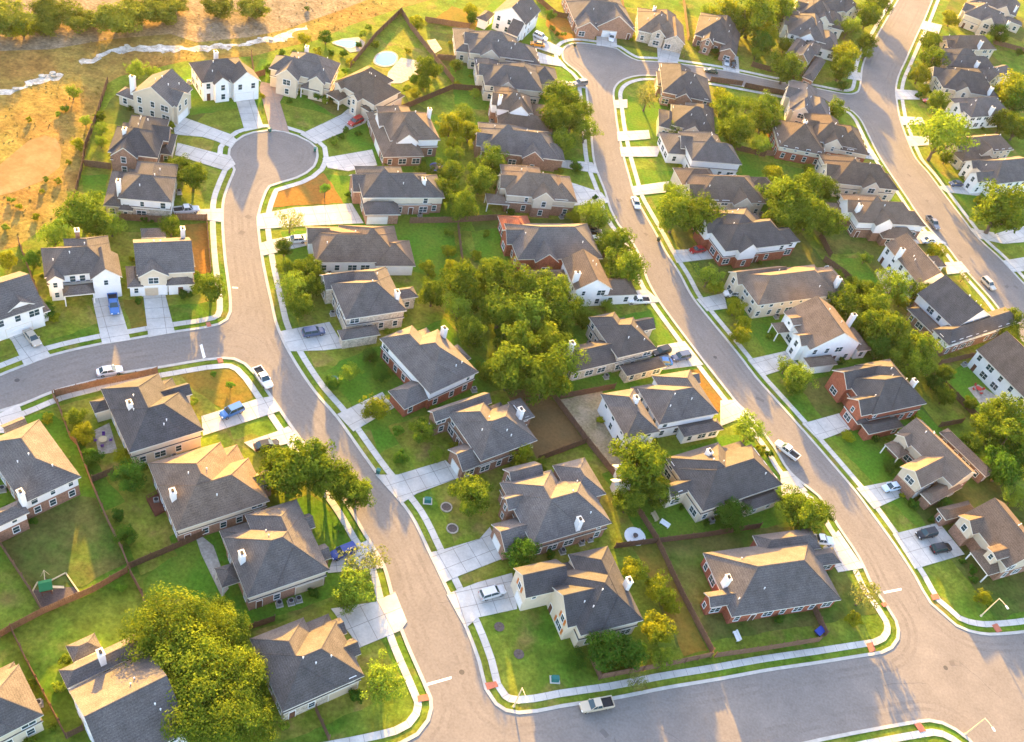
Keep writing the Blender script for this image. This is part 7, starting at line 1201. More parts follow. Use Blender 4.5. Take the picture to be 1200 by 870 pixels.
def near_road(p): return min((p[0] - q[0]) ** 2 + (p[1] - q[1]) ** 2 for q in ROAD) ** .5
rc = random.Random(21); g = MB(); n = 0
while n < 34:                                             # tar-sealed cracks
    x, y = rc.uniform(-75, 130), rc.uniform(55, 330)
    if not inside((x, y), ROAD): continue
    n += 1; a = rc.uniform(0, 6.28); pts = [(x, y)]
    for k in range(rc.randint(5, 16)):
        a += rc.uniform(-.22, .22); q = (pts[-1][0] + math.cos(a) * .7, pts[-1][1] + math.sin(a) * .7)
        if not inside(q, ROAD): break
        pts.append(q)
    if len(pts) > 2: ribbon(g, pts, rc.uniform(.018, .032), .049, .052)
structure(g.build('road_crack', 'tar'))
g = MB(); n = 0
while n < 16:                                             # repaired squares of newer asphalt
    x, y = rc.uniform(-75, 130), rc.uniform(55, 300)
    if not inside((x, y), ROAD) or near_road((x, y)) < 1.7: continue
    n += 1; a = rc.uniform(0, 3); g.obox((x, y), (math.cos(a), math.sin(a)), rc.uniform(.8, 2.2), rc.uniform(.6, 1.3), .04, .0535)
structure(g.build('road_patch', 'asphalt_patch'))
for p in RAMPS:
    g = MB(); g.prism(p, 0, .165); structure(g.build('pavement_ramp', 'paver_red'))
for p in STOPS:
    g = MB(); g.poly(p, .056); structure(g.build('road_marking', 'road_paint'))
for p in MANHOLES:
    g = MB(); g.poly([(p[0] + .45 * math.cos(a * math.pi / 8), p[1] + .45 * math.sin(a * math.pi / 8)) for a in range(16)], .05); structure(g.build('road_cover', 'manhole'))
for p in PATIOS:
    g = MB(); g.prism(p, 0, .09); structure(g.build('patio_path', 'patio_stone'))

# dry grass on the field: too many tufts to count
def inside(p, poly):
    c = False
    for (x1, y1), (x2, y2) in zip(poly, poly[1:] + poly[:1]):
        if (y1 > p[1]) != (y2 > p[1]) and p[0] < (x2 - x1) * (p[1] - y1) / (y2 - y1) + x1: c = not c
    return c
g = MB(); rr = random.Random(3); n = 0
while n < 1500:
    x, y = rr.uniform(-175, 0), rr.uniform(120, 300)
    if not inside((x, y), FIELD) or inside((x, y), OVAL) or any(inside((x, y), c) for c in CREEK): continue
    if noise.noise((x * .06, y * .06, 0)) + rr.uniform(-.4, .4) < -.05: continue
    n += 1; hh = rr.uniform(.12, .3)
    for k in range(4):
        a = rr.uniform(0, 6.3); w = rr.uniform(.12, .3); dx, dy = math.cos(a), math.sin(a)
        g.face([(x - dy * w, y + dx * w, 0), (x + dy * w, y - dx * w, 0), (x + dx * hh * .6, y + dy * hh * .6, hh)])
o = g.build('dry_grass', 'dry_straw'); o['kind'] = 'stuff'
g = MB()
for c in CREEK:
    xs = [p[0] for p in c]; ys = [p[1] for p in c]; k = 0
    while k < 150:
        x, y = rr.uniform(min(xs), max(xs)), rr.uniform(min(ys), max(ys))
        k += 1
        if not inside((x, y), c): continue
        r = rr.uniform(.25, .9); u = rr.uniform(0, 3); 
        base = [(x + r * math.cos(u + i * 1.05) * rr.uniform(.7, 1.2), y + r * math.sin(u + i * 1.05) * rr.uniform(.6, 1)) for i in range(6)]
        g.prism(base, 0, .03 + r * .35)
o = g.build('creek_gravel', 'creek_rock'); o['kind'] = 'stuff'

# ------------------------------------------------------------------ houses
PITCH, MAXRISE = .66, 4.6
def wing(w):
    t, z, x0, y0, x1, y1 = w[:6]; p = w[6] if len(w) > 6 else PITCH
    return t, z, x0, y0, x1, y1, p
def roof_h(w, x, y):
    t, z, x0, y0, x1, y1, p = wing(w)
    if not (x0 <= x <= x1 and y0 <= y <= y1): return None
    dx, dy = min(x - x0, x1 - x), min(y - y0, y1 - y)
    run = (min(x1 - x0, y1 - y0) if t in 'hp' else (y1 - y0 if t == 'u' else x1 - x0)) / 2
    rise = min(run * p, MAXRISE)
    k = min(dx, dy) if t in 'hp' else (dy if t == 'u' else dx)
    return z + rise * min(1, k / run)
def roof_faces(mb, w):
    t, z, x0, y0, x1, y1, p = wing(w)
    W, D = x1 - x0, y1 - y0; xm, ym = (x0 + x1) / 2, (y0 + y1) / 2
    th = .24
    c = [(x0, y0, z), (x1, y0, z), (x1, y1, z), (x0, y1, z)]
    b = [(q[0], q[1], z - th) for q in c]
    if t in 'hp':
        rise = min(min(W, D) / 2 * p, MAXRISE)
        if W >= D: r1, r2 = (x0 + D / 2, ym, z + rise), (x1 - D / 2, ym, z + rise)
        else: r1, r2 = (xm, y0 + W / 2, z + rise), (xm, y1 - W / 2, z + rise)
        if W >= D: tops = [[c[0], c[1], r2, r1], [c[1], c[2], r2], [c[2], c[3], r1, r2], [c[3], c[0], r1]]
        else: tops = [[c[0], c[1], r1], [c[1], c[2], r2, r1], [c[2], c[3], r2], [c[3], c[0], r1, r2]]
        for f in tops:
            q = []
            for v in f:
                if not q or (Vector(v) - Vector(q[-1])).length > 1e-4: q.append(v)
            if (Vector(q[0]) - Vector(q[-1])).length < 1e-4: q.pop()
            if len(q) > 2: mb.face(q, 0)
        for i in range(4): mb.face([b[i], b[(i + 1) % 4], c[(i + 1) % 4], c[i]], 1)
        mb.face(list(reversed(b)), 1)
        ridge = [(r1, r2), (c[0], r1), (c[3], r1 if W >= D else r2), (c[1], r2 if W >= D else r1), (c[2], r2)]
    else:
        if t == 'u':
            rise = min(D / 2 * p, MAXRISE); r1, r2 = (x0, ym, z + rise), (x1, ym, z + rise)
            mb.face([c[0], c[1], r2, r1], 0); mb.face([c[2], c[3], r1, r2], 0)
            ends = [(c[3], r1, c[0]), (c[1], r2, c[2])]; eaves = [(0, 1), (2, 3)]
        else:
            rise = min(W / 2 * p, MAXRISE); r1, r2 = (xm, y0, z + rise), (xm, y1, z + rise)
            mb.face([c[1], c[2], r2, r1], 0); mb.face([c[3], c[0], r1, r2], 0)
            ends = [(c[0], r1, c[1]), (c[2], r2, c[3])]; eaves = [(1, 2), (3, 0)]
        dn = lambda q: (q[0], q[1], q[2] - th)
        for e in ends:
            for s_, e_ in ((e[0], e[1]), (e[1], e[2])): mb.face([dn(s_), dn(e_), e_, s_], 1)
        for i, j in eaves: mb.face([b[i], b[j], c[j], c[i]], 1)
        if t == 'u': mb.face([dn(r1), dn(r2), b[1], b[0]], 1); mb.face([b[3], b[2], dn(r2), dn(r1)], 1)
        else: mb.face([dn(r1), dn(r2), b[2], b[1]], 1); mb.face([b[0], b[3], dn(r2), dn(r1)], 1)
        ridge = [(r1, r2)]
    for a, d in ridge:                                                       # ridge caps
        a, d = Vector(a), Vector(d)
        if (d - a).length > 1: mb.tube([a, d], [.09, .09], 4, 0, False)
def wall_faces(mb, w, split):
    t, z, x0, y0, x1, y1, p = wing(w)
    if t == 'p': return
    ix = .45 if t != 'u' else .30; iy = .45 if t != 'v' else .30
    z0 = 0.0 if z < 6 else z - 2.4
    run0 = (min(x1 - x0, y1 - y0) if t == 'h' else (y1 - y0 if t == 'u' else x1 - x0)) / 2
    sl = min(run0 * p, MAXRISE) / run0
    zt = z + .45 * sl - .26
    X0, X1, Y0, Y1 = x0 + ix, x1 - ix, y0 + iy, y1 - iy
    c = [(X0, Y0), (X1, Y0), (X1, Y1), (X0, Y1)]
    lev = [(z0, zt, 0)]
    if z0 == 0: lev = [(0, 2.85, 1), (2.85, zt, 0)] if (split and z > 4.3) else [(0, zt, 1 if z < 4.3 else 0)]
    for a, b, mi in lev:
        for i in range(4):
            q, r = c[i], c[(i + 1) % 4]; mb.face([(*q, a), (*r, a), (*r, b), (*q, b)], mi)
    tm = lev[-1][2]
    if t == 'u':
        ym = (y0 + y1) / 2; zr = z + run0 * sl - .26
        mb.face([(X0, Y1, zt), (X0, Y0, zt), (X0, ym, zr)], tm); mb.face([(X1, Y0, zt), (X1, Y1, zt), (X1, ym, zr)], tm)
    elif t == 'v':
        xm = (x0 + x1) / 2; zr = z + run0 * sl - .26
        mb.face([(X0, Y0, zt), (X1, Y0, zt), (xm, Y0, zr)], tm); mb.face([(X1, Y1, zt), (X0, Y1, zt), (xm, Y1, zr)], tm)

def window_mesh(name, w, h, cols, rows, frame='white_paint'):
    g = MB(); g.face([(w / 2, .03, -h / 2), (-w / 2, .03, -h / 2), (-w / 2, .03, h / 2), (w / 2, .03, h / 2)], 1)
    t = .10
    g.box(-w / 2 - t, -.02, -h / 2 - t, -w / 2, .08, h / 2 + t); g.box(w / 2, -.02, -h / 2 - t, w / 2 + t, .08, h / 2 + t)
    g.box(-w / 2, -.02, h / 2, w / 2, .08, h / 2 + t); g.box(-w / 2 - .04, -.02, -h / 2 - t, w / 2 + .04, .12, -h / 2)
    for i in range(1, cols): x = -w / 2 + w * i / cols; g.box(x - .04, 0, -h / 2, x + .04, .06, h / 2)
    for i in range(1, rows): z = -h / 2 + h * i / rows; g.box(-w / 2, 0, z - .025, w / 2, .055, z + .025)
    return g.mesh(name, [frame, 'glass_dark'])
WIN = {'s': window_mesh('small_window', .75, 1.25, 1, 2), 'm': window_mesh('sash_window', 1.0, 1.5, 1, 2), 'd': window_mesh('double_window', 1.9, 1.5, 2, 2), 't': window_mesh('low_window', .7, .7, 1, 1)}
WSIZE = {'s': (.75, 1.25), 'm': (1.0, 1.5), 'd': (1.9, 1.5), 't': (.7, .7)}
def garage_mesh(w, paint):
    g = MB()
    for i in range(4): g.box(-w / 2, -.02, i * .55 + .02, w / 2, .05, i * .55 + .53)
    g.box(-w / 2 - .12, -.02, 0, -w / 2 - .005, .09, 2.32, 1); g.box(w / 2 + .005, -.02, 0, w / 2 + .12, .09, 2.32, 1); g.box(-w / 2 - .12, -.02, 2.325, w / 2 + .12, .09, 2.45, 1)
    return g.mesh('garage_door', [paint, 'trim'])
GM = {(k, p): garage_mesh(k, p) for k in (4.8, 2.5) for p in ('white_paint', 'tan_paint', 'brown_paint')}
g = MB(); g.box(-.48, -.02, 0, .48, .06, 2.1); g.box(-.58, -.02, 0, -.49, .09, 2.2, 1); g.box(.49, -.02, 0, .58, .09, 2.2, 1); g.box(-.49, -.02, 2.11, .49, .09, 2.2, 1)
DOOR = g.mesh('front_door', ['brown_paint', 'white_paint'])
g = MB(); g.box(-.24, 0, -.75, .24, .09, .75); SHUT = g.mesh('shutter', ['orange_wood'])
g = MB(); g.tube([(0, 0, 0), (0, 0, .55)], [.09, .09], 8); g.tube([(0, 0, .53), (0, 0, .62)], [.14, .1], 8); VENT = g.mesh('roof_vent', ['white_paint'])
g = MB(); g.box(-.11, -.11, 0, .11, .11, 1); POST = g.mesh('porch_post', ['white_paint'])

def build_house(h):
    rg = random.Random(h['label'])
    root = tag(empty('house', (*h['pos'], 0), h['rot']), h['label'], 'house', 'houses along the suburban streets')
    ws = []
    for i, w in enumerate(h['W']):                       # tiny offsets keep neighbouring faces out of one plane
        w = list(w); e = .011 * i
        w[1] += e * 1.3; w[2] -= e; w[3] -= e * .8; w[4] += e * .9; w[5] += e * 1.1
        ws.append(tuple(w))
    mw, mr = MB(), MB()
    split = h['lo'] != h['wall']
    for w in ws: wall_faces(mw, w, split); roof_faces(mr, w)
    wall = mw.build('wall', ['wall_' + h['wall'], 'wall_' + h['lo']], root)
    red = 'red roofed' in h['label']
    roof = mr.build('roof', ['roof_' + h['roof'], 'trim'], root)
    if red:                                              # the rear wing has its own red roof
        bpy.data.objects.remove(roof)
        mr = MB(); [roof_faces(mr, w) for i, w in enumerate(ws) if i != 1]; roof = mr.build('roof', ['roof_' + h['roof'], 'trim'], root)
        m2 = MB(); roof_faces(m2, ws[1]); rr_ = m2.build('roof', ['roof_red', 'trim'], root); rr_['label'] = 'red tiled roof of the rear wing'
    M = M0 = ws[0]
    for c in h['ch']:
        if all(roof_h(w, *c) is None for w in ws): c = (min(max(c[0], M[2] + .7), M[4] - .7), min(max(c[1], M[3] + .7), M[5] - .7))
        hs = [x for x in (roof_h(w, *c) for w in ws) if x is not None]
        top = max(max(hs) + 1.1 if hs else 0, M0[1] + 3.0)
        base = (max(hs) - .9) if hs else 0.0
        kind = 'wall_brick' if 'brown garage' in h['label'] else 'wall_white'
        a, d = c[0], c[1]; g = MB()
        g.box(a - .42, d - .62, base, a + .42, d + .62, top, 0); g.box(a - .5, d - .7, top, a + .5, d + .7, top + .13, 1); g.box(a - .2, d - .3, top + .13, a + .2, d + .3, top + .4, 2)
        g.build('chimney', [kind, 'trim', 'black'], roof)
    for k in range(rg.randint(2, 4)):
        x, y = rg.uniform(M[2] + 2, M[4] - 2), rg.uniform(M[3] + 2, M[5] - 2)
        z = max(v for v in (roof_h(w, x, y) for w in ws) if v is not None)
        link('roof_vent', VENT, roof, (x, y, z - .12))
    # walls that can be seen, their openings
    sides = []
    for i, w in enumerate(ws):
        t, z, x0, y0, x1, y1, p = wing(w)
        if t == 'p':
            for px in (x0 + .25, x1 - .25):
                for py in (y0 + .25, y1 - .25):
                    if any(j != i and (hh := roof_h(v, px, py)) is not None and wing(v)[0] != 'p' for j, v in enumerate(ws)): continue
                    o = link('porch_post', POST, root, (px, py, 0)); o.scale = (1, 1, z - .2)
            continue
        ix = .45 if t != 'u' else .30; iy = .45 if t != 'v' else .30
        X0, X1, Y0, Y1 = x0 + ix, x1 - ix, y0 + iy, y1 - iy
        for (a, b, nrm) in (((X0, Y0), (X1, Y0), (0, -1)), ((X1, Y0), (X1, Y1), (1, 0)), ((X1, Y1), (X0, Y1), (0, 1)), ((X0, Y1), (X0, Y0), (-1, 0))):
            sides.append((i, z, a, b, nrm, math.dist(a, b)))
    def blocked(i, x, y, zc, n, hw, hh):
        t_ = (-n[1], n[0])
        for s in (-1, 0, 1):
            for dz in (-1, 0, 1):
                px, py, pz = x + n[0] * .2 + t_[0] * s * hw, y + n[1] * .2 + t_[1] * s * hw, zc + dz * hh
                for j, v in enumerate(ws):
                    if j == i: continue
                    rh = roof_h(v, px, py)
                    if rh is None: continue
                    vt, vz, vx0, vy0, vx1, vy1, vp = wing(v)
                    if vt == 'p':
                        if vz - .5 < pz < rh + .2: return True
                    elif pz < rh + .25 and (pz > (0 if vz < 6 else vz - 2.6)):
                        if pz > vz - .5 or (vx0 + .3 < px < vx1 - .3 and vy0 + .3 < py < vy1 - .3): return True
        return False
    rot = Matrix.Rotation(h['rot'], 2)
    used = []
    def put(me, name, x, y, zc, n):
        return link(name, me, root, (x, y, zc), math.atan2(-n[0], n[1]))
    front = None
    for gx, gy in h['gar']:
        best = None
        for s in sides:
            i, z, a, b, n, L = s
            if L < 2.9 or z > 6: continue
            wn_ = rot @ Vector(n)
            t_ = ((b[0] - a[0]) / L, (b[1] - a[1]) / L)
            W = 4.8 if L > 5.4 else 2.5
            u = (gx - a[0]) * t_[0] + (gy - a[1]) * t_[1]; u = min(max(u, W / 2 + .3), L - W / 2 - .3)
            x, y = a[0] + t_[0] * u, a[1] + t_[1] * u
            if blocked(i, x, y, 1.2, n, W / 2, 1.1): continue
            d = math.dist((x, y), (gx, gy)) + (4 if W < 3 else 0)
            if best is None or d < best[0]: best = (d, x, y, n, W, i)
        if best and best[0] < 9:
            d, x, y, n, W, i = best
            paint = 'brown_paint' if 'brown garage' in h['label'] else ('tan_paint' if rg.random() < .3 and 'white garage' not in h['label'] else 'white_paint')
            put(GM[(W, paint)], 'garage_door', x, y, 0, n); used.append((x, y, 1.2, W / 2 + .9)); front = (n, x, y)
    if front is None: front = ((0, -1), 0, 0)
    doordone = False
    for i, z, a, b, n, L in sides:
        wn_ = rot @ Vector(n); mid = Vector(((a[0] + b[0]) / 2, (a[1] + b[1]) / 2)); wp = rot @ mid + Vector(h['pos'])
        toc = Vector((CAM.x - wp.x, CAM.y - wp.y))
        if wn_.dot(toc) <= 0 and n != front[0]: continue
        dorm = z > 6
        if L < 1.6: continue
        floors = [z - 1.0] if dorm else ([1.55, 4.2] if z > 4.3 else [1.55])
        cnt = max(1, int(L / (1.5 if dorm else 2.9)))
        for fl, zc in enumerate(floors):
            for k in range(cnt):
                u = L * (k + .5) / cnt + rg.uniform(-.25, .25); t_ = ((b[0] - a[0]) / L, (b[1] - a[1]) / L)
                x, y = a[0] + t_[0] * u, a[1] + t_[1] * u
                if any(math.dist((x, y), q[:2]) < q[3] + .7 and abs(zc - q[2]) < 1.9 for q in used): continue
                if n == front[0] and fl == 0 and not dorm and not doordone and 3.6 < math.dist((x, y), front[1:]) < 11 and not blocked(i, x, y, 1.1, n, .6, 1.0):
                    put(DOOR, 'front_door', x, y, 0, n); doordone = True; used.append((x, y, 1.2, .9)); continue
                kind = 't' if dorm else rg.choice('mmd' if n == front[0] or fl == 0 else 'msd')
                if L < 2.6: kind = 's'
                if not dorm and rg.random() < .07: continue
                ww, hh = WSIZE[kind]
                if blocked(i, x, y, zc, n, ww / 2 + .12, hh / 2 + .12): continue
                put(WIN[kind], 'window', x, y, zc, n)
                used.append((x, y, zc, ww / 2 + .3))
                if h['shut'] and n == front[0] and kind != 't':
                    for sg in (-1, 1): put(SHUT, 'shutter', x + t_[0] * sg * (ww / 2 + .4), y + t_[1] * sg * (ww / 2 + .4), zc, n)
    return root
for h in HOUSES: build_house(h)

# ------------------------------------------------------------------ trees and shrubs
def crown_mesh(name, leafmat, seed, clumps, per, leaf, zlo, flat=1.0, spread=1.0, lobes=.25):
    r = random.Random(seed); g = MB(); cs = []
    zc, az = (1 + zlo) / 2, (1 - zlo) / 2
    while len(cs) < clumps:
        d = Vector((r.gauss(0, 1), r.gauss(0, 1), r.gauss(0, 1))).normalized()
        k = r.uniform(.30, 1.0) ** .6
        bulge = 1 + lobes * noise.noise(d * 1.7 + Vector((seed * 3.1, 0, 0)))
        p = Vector((d.x * .42 * k * bulge * spread, d.y * .42 * k * bulge * spread, zc + d.z * az * .82 * k * flat))
        if p.z < zlo + .03: continue
        cs.append((p, r.uniform(.085, .165) * (1.15 - .25 * k), d))
    for p, cr, d in cs:
        for _ in range(int(per * (cr / .13) ** 2)):
            e = Vector((r.gauss(0, 1), r.gauss(0, 1), r.gauss(0, .8))).normalized()
            q = p + e * cr * r.uniform(.55, 1.08)
            nn = (e + d * .5 + Vector((0, 0, .5)) + Vector((r.gauss(0, .55), r.gauss(0, .55), r.gauss(0, .55)))).normalized()
            s = nn.orthogonal().normalized(); t = nn.cross(s); an = r.uniform(0, 6.28)
            s, t = s * math.cos(an) + t * math.sin(an), t * math.cos(an) - s * math.sin(an)
            L = leaf * r.uniform(.6, 1.35)
            g.face([q - s * L, q + t * L * .55, q + s * L, q - t * L * .55])
    return g.mesh(name, [leafmat])
def trunk_mesh(name, seed, zlo, thick):
    r = random.Random(seed); g = MB()
    top = zlo + (1 - zlo) * .45
    pts = [(0, 0, 0), (.005, .004, zlo * .5), (r.uniform(-.02, .02), r.uniform(-.02, .02), zlo), (r.uniform(-.04, .04), r.uniform(-.04, .04), top)]
    g.tube(pts, [thick * 1.35, thick, thick * .8, thick * .35], 8)
    for k in range(6):
        a = k * 1.05 + r.uniform(-.3, .3); z = zlo * r.uniform(.75, 1.2); R_ = r.uniform(.22, .36)
        g.tube([(0, 0, z), (math.cos(a) * R_ * .5, math.sin(a) * R_ * .5, z + (1 - zlo) * .2), (math.cos(a) * R_, math.sin(a) * R_, z + (1 - zlo) * r.uniform(.35, .6))], [thick * .5, thick * .32, thick * .1], 5)
    return g.mesh(name, ['bark'])
#            clumps per leaf  zlo flat spread lobes thick variants
TK = {'o': (70, 100, .026, .13, 1, 1, .8, .032, 3), 'y': (56, 90, .028, .1, 1, 1, .8, .03, 2), 'l': (48, 70, .027, .16, 1, 1.05, .9, .028, 2), 'd': (60, 95, .027, .08, 1, .95, .6, .03, 2),
      'b': (76, 90, .028, .0, 1, 1.05, .6, .02, 3), 's': (34, 30, .034, .28, 1, 1.1, .8, .028, 2), 'p': (26, 40, .05, .40, 1, .95, .4, .035, 2), 'h': (135, 130, .0155, .20, 1, 1.08, .6, .03, 3)}
VAR = {}
for k, (cl, pe, lf, zl, fl, sp, lo, th, nv) in TK.items():
    VAR[k] = [(crown_mesh('crown', 'leaf_' + k, 11 * i + ord(k), cl, pe, lf, zl, fl, sp, lo), trunk_mesh('trunk', 5 * i + ord(k), zl, th)) for i in range(nv)]
SHR = {k: crown_mesh('shrub', 'leaf_' + k, 77 + ord(k), 26, 44, .06, .0, .9, 1.05, .5) for k in 'oylds'}
LOOK = {'b': 'bushy green', 'o': 'green', 'y': 'golden', 'l': 'pale green', 'd': 'dark green', 's': 'sparse', 'p': 'thin young', 'h': 'huge yellow green'}
ORDER = ['', 'second', 'third', 'fourth', 'fifth', 'sixth', 'seventh', 'eighth', 'ninth', 'tenth', 'eleventh', 'twelfth', 'thirteenth', 'fourteenth', 'fifteenth']
def plant_label(k, w, shrub, where, ref, n, total):
    size = '' if k == 'h' else 'low' if shrub else 'small' if w < 4.2 else 'medium' if w < 6.5 else 'large'
    place = ('outside ' + REFS[ref], 'behind ' + REFS[ref], 'beside ' + REFS[ref], 'on the dry ground beyond the creek', 'in the dry field below the creek')[where]
    end = 'the picture edge' if where > 2 else 'the street'
    tail = '' if total == 1 else ', nearest to ' + end if n == 0 else ', ' + ORDER[n] + ' from ' + end
    return (size + ' ' + LOOK[k] + (' shrub ' if shrub else ' tree ') + place + tail).strip()
def plant_group(shrub, where):
    return 'trees beyond the creek' if where == 3 else 'bushes in the dry field' if where == 4 else 'shrubs in the gardens' if shrub else 'trees among the houses'
for i, (k, px, py, w, hgt, where, ref, nth, total) in enumerate(TREES):
    p = (px, py); shrub = w < 2.6 and k != 'p'
    label, grp = plant_label(k, w, shrub, where, ref, nth, total), plant_group(shrub, where)
    rt = random.Random(i * 13 + 5)
    if shrub:
        o = link('shrub', SHR[k], None, (*p, -.05), rt.uniform(0, 6.28)); o.scale = (w * 1.2, w * 1.2 * rt.uniform(.9, 1.1), hgt * 1.15)
        tag(o, label, 'shrub', grp); continue
    cr, tr = VAR[k][i % len(VAR[k])]
    root = tag(empty('tree', (*p, 0), rt.uniform(0, 6.28)), label, 'tree', grp)
    W = w * 1.28
    a = link('trunk', tr, root); a.scale = (W, W, hgt)
    b = link('crown', cr, root); b.scale = (W, W * rt.uniform(.92, 1.08), hgt)

# ------------------------------------------------------------------ fences
for P, label in FENCES:
    root = tag(empty('fence', (*P[0], 0)), label, 'fence', 'wooden fences between the yards')
    rf = random.Random(label); bd, rl = MB(), MB(); ox, oy = P[0]
    q = [(p[0] - ox, p[1] - oy) for p in P]
    for a, b in zip(q, q[1:]):
        L = math.dist(a, b); ux = ((b[0] - a[0]) / L, (b[1] - a[1]) / L); n = max(1, int(L / .3))
        for k in range(n):
            u = (k + .5) * L / n; hh = 1.85 + rf.uniform(-.05, .05); off = rf.uniform(-.012, .012)
            bd.obox((a[0] + ux[0] * u - ux[1] * off, a[1] + ux[1] * u + ux[0] * off), ux, L / n * .93, .04, 0.02, hh)
        for z in (.4, 1.5): rl.obox(((a[0] + b[0]) / 2 - ux[1] * .07, (a[1] + b[1]) / 2 + ux[0] * .07), ux, L, .06, z, z + .1)
        m = max(1, int(L / 2.6))
        for k in range(m + 1):
            pb = MB(); pb.box(-.06, -.06, 0, .06, .06, 1.95)
            if k == 0 and a == q[0]: PB = pb.mesh('post', ['fence_wood'])
            link('post', PB, root, (a[0] + (b[0] - a[0]) * k / m - ux[1] * .14, a[1] + (b[1] - a[1]) * k / m + ux[0] * .14, 0))
    bd.build('board_panel', 'fence_wood', root); rl.build('rail', 'fence_wood', root)

# ------------------------------------------------------------------ cars
def loft(mb, secs, mi=0):
    """closed body from (x, half width, z low, z top) sections with rounded shoulders"""
    rings = []
    for x, hw, zl, zt in secs:
        zs = zl + (zt - zl) * .55; b = len(mb.v)
        mb.v += [(x, -hw * .9, zl), (x, -hw, zl + .12), (x, -hw, zs), (x, -hw * .94, zt - .06), (x, -hw * .8, zt), (x, hw * .8, zt), (x, hw * .94, zt - .06), (x, hw, zs), (x, hw, zl + .12), (x, hw * .9, zl)]
        rings.append(b)
    for a, b in zip(rings, rings[1:]):
        for k in range(10):
            j = (k + 1) % 10; mb.f.append((a + k, b + k, b + j, a + j)); mb.m.append(mi)
    mb.f.append(tuple(range(rings[0], rings[0] + 10))); mb.m.append(mi)
    mb.f.append(tuple(reversed(range(rings[-1], rings[-1] + 10)))); mb.m.append(mi)
def frustum(mb, bx0, bx1, bw, z0, tx0, tx1, tw, z1, mi=0):
    b = [(bx0, -bw, z0), (bx1, -bw, z0), (bx1, bw, z0), (bx0, bw, z0)]; t = [(tx0, -tw, z1), (tx1, -tw, z1), (tx1, tw, z1), (tx0, tw, z1)]
    for i in range(4): mb.face([b[i], b[(i + 1) % 4], t[(i + 1) % 4], t[i]], mi)
    mb.face(t, mi)
    return b, t
def make_car(kind):
    root = empty('parked_car' if kind != 'pickup' else 'pickup_truck', (0, 0, 0))
    b, gl = MB(), MB()
    if kind == 'sedan':
        loft(b, [(-2.36, .66, .36, .74), (-2.25, .84, .26, .88), (-1.6, .9, .22, .95), (-.3, .91, .2, .95), (.95, .91, .2, .93), (1.7, .88, .22, .82), (2.2, .8, .26, .70), (2.36, .6, .36, .58)])
        cb, ct = frustum(gl, -1.85, 1.15, .80, .92, -1.15, .30, .63, 1.42); wx, wr, L = (-1.42, 1.42), .33, 2.36
    elif kind == 'suv':
        loft(b, [(-2.38, .74, .42, 1.0), (-2.32, .9, .32, 1.08), (-1.4, .94, .28, 1.10), (.3, .95, .28, 1.08), (1.0, .94, .28, 1.05), (1.9, .9, .3, .98), (2.28, .82, .34, .86), (2.4, .62, .42, .72)])
        cb, ct = frustum(gl, -2.28, 1.15, .86, 1.06, -2.02, .42, .70, 1.70); wx, wr, L = (-1.42, 1.45), .37, 2.4
    else:
        loft(b, [(-2.9, .86, .5, .82), (-2.8, .96, .42, .84), (-.75, .97, .38, .84), (-.6, .97, .36, 1.12), (1.0, .97, .36, 1.12), (1.6, .95, .38, 1.08), (2.6, .9, .42, .98), (2.85, .7, .5, .82)])
        cb, ct = frustum(gl, -.72, 1.35, .88, 1.10, -.55, .60, .72, 1.76); wx, wr, L = (-1.85, 1.85), .40, 2.9
        b.box(-2.86, -.97, .80, -.74, -.85, 1.16); b.box(-2.86, .85, .80, -.74, .97, 1.16); b.box(-2.9, -.97, .80, -2.80, .97, 1.165)
    # roof skin and pillars
    x0, x1, tw, z1 = ct[0][0], ct[1][0], -ct[0][1], ct[0][2]
    b.box(x0 - .03, -tw - .02, z1 - .03, x1 + .03, tw + .02, z1 + .035)
    for (p, q) in zip(cb, ct):
        b.tube([p, q], [.05, .045], 5)
    for sy in (-1, 1):
        xm = (cb[0][0] + cb[1][0]) / 2 - .1
        b.tube([(xm, sy * (-cb[0][1] + .005), cb[0][2]), (xm, sy * (tw + .005), z1)], [.045, .04], 4)
        b.box(cb[1][0] - .45, sy * .98 - .09, cb[0][2] - .02, cb[1][0] - .25, sy * .98 + .09, cb[0][2] + .14)
    bo = b.build('body', 'car_white', root, smooth=False)
    gl.build('windows', 'glass_dark', root)
    if kind == 'pickup':
        k = MB(); k.box(-2.79, -.845, .845, -.76, .845, .87); k.build('cargo_bed', 'black', root)
    for x in wx:
        for sy in (-1, 1):
            w = MB(); w.tube([(x, sy * .70, wr), (x, sy * .93, wr)], [wr, wr], 14); wo = w.build('wheel', 'tyre', root)
            w = MB(); w.tube([(x, sy * .92, wr), (x, sy * .945, wr)], [wr * .62, wr * .55], 10); w.build('rim', 'rim', wo)
    hz = .62 if kind == 'sedan' else .78
    for sy in (-1, 1):
        w = MB(); w.box(L - .16, sy * .6 - .16, hz - .09, L - .02, sy * .6 + .16, hz + .08); w.build('headlight', 'lamp_clear', root)
        w = MB(); w.box(-L + .0, sy * .66 - .14, hz + .02, -L + .10, sy * .66 + .14, hz + .2); w.build('tail_light', 'lamp_red', root)
    return root
PROTO = {}
for kind, colr, p, rz, label in CARS:
    if kind not in PROTO: root = PROTO[kind] = make_car(kind)
    else: root = copy_tree(PROTO[kind])
    root.location = (*p, .15 if min(math.dist(p, r) for r in ROAD) > 0 and not inside(p, ROAD) else .045)
    root.rotation_euler = (0, 0, rz)
    tag(root, label, 'pickup' if kind == 'pickup' else 'car', 'cars parked and driving around the houses')
    for ch in root.children:
        if ch.name.startswith('body'): ch.material_slots[0].link = 'OBJECT'; ch.material_slots[0].material = MATS['car_' + colr]

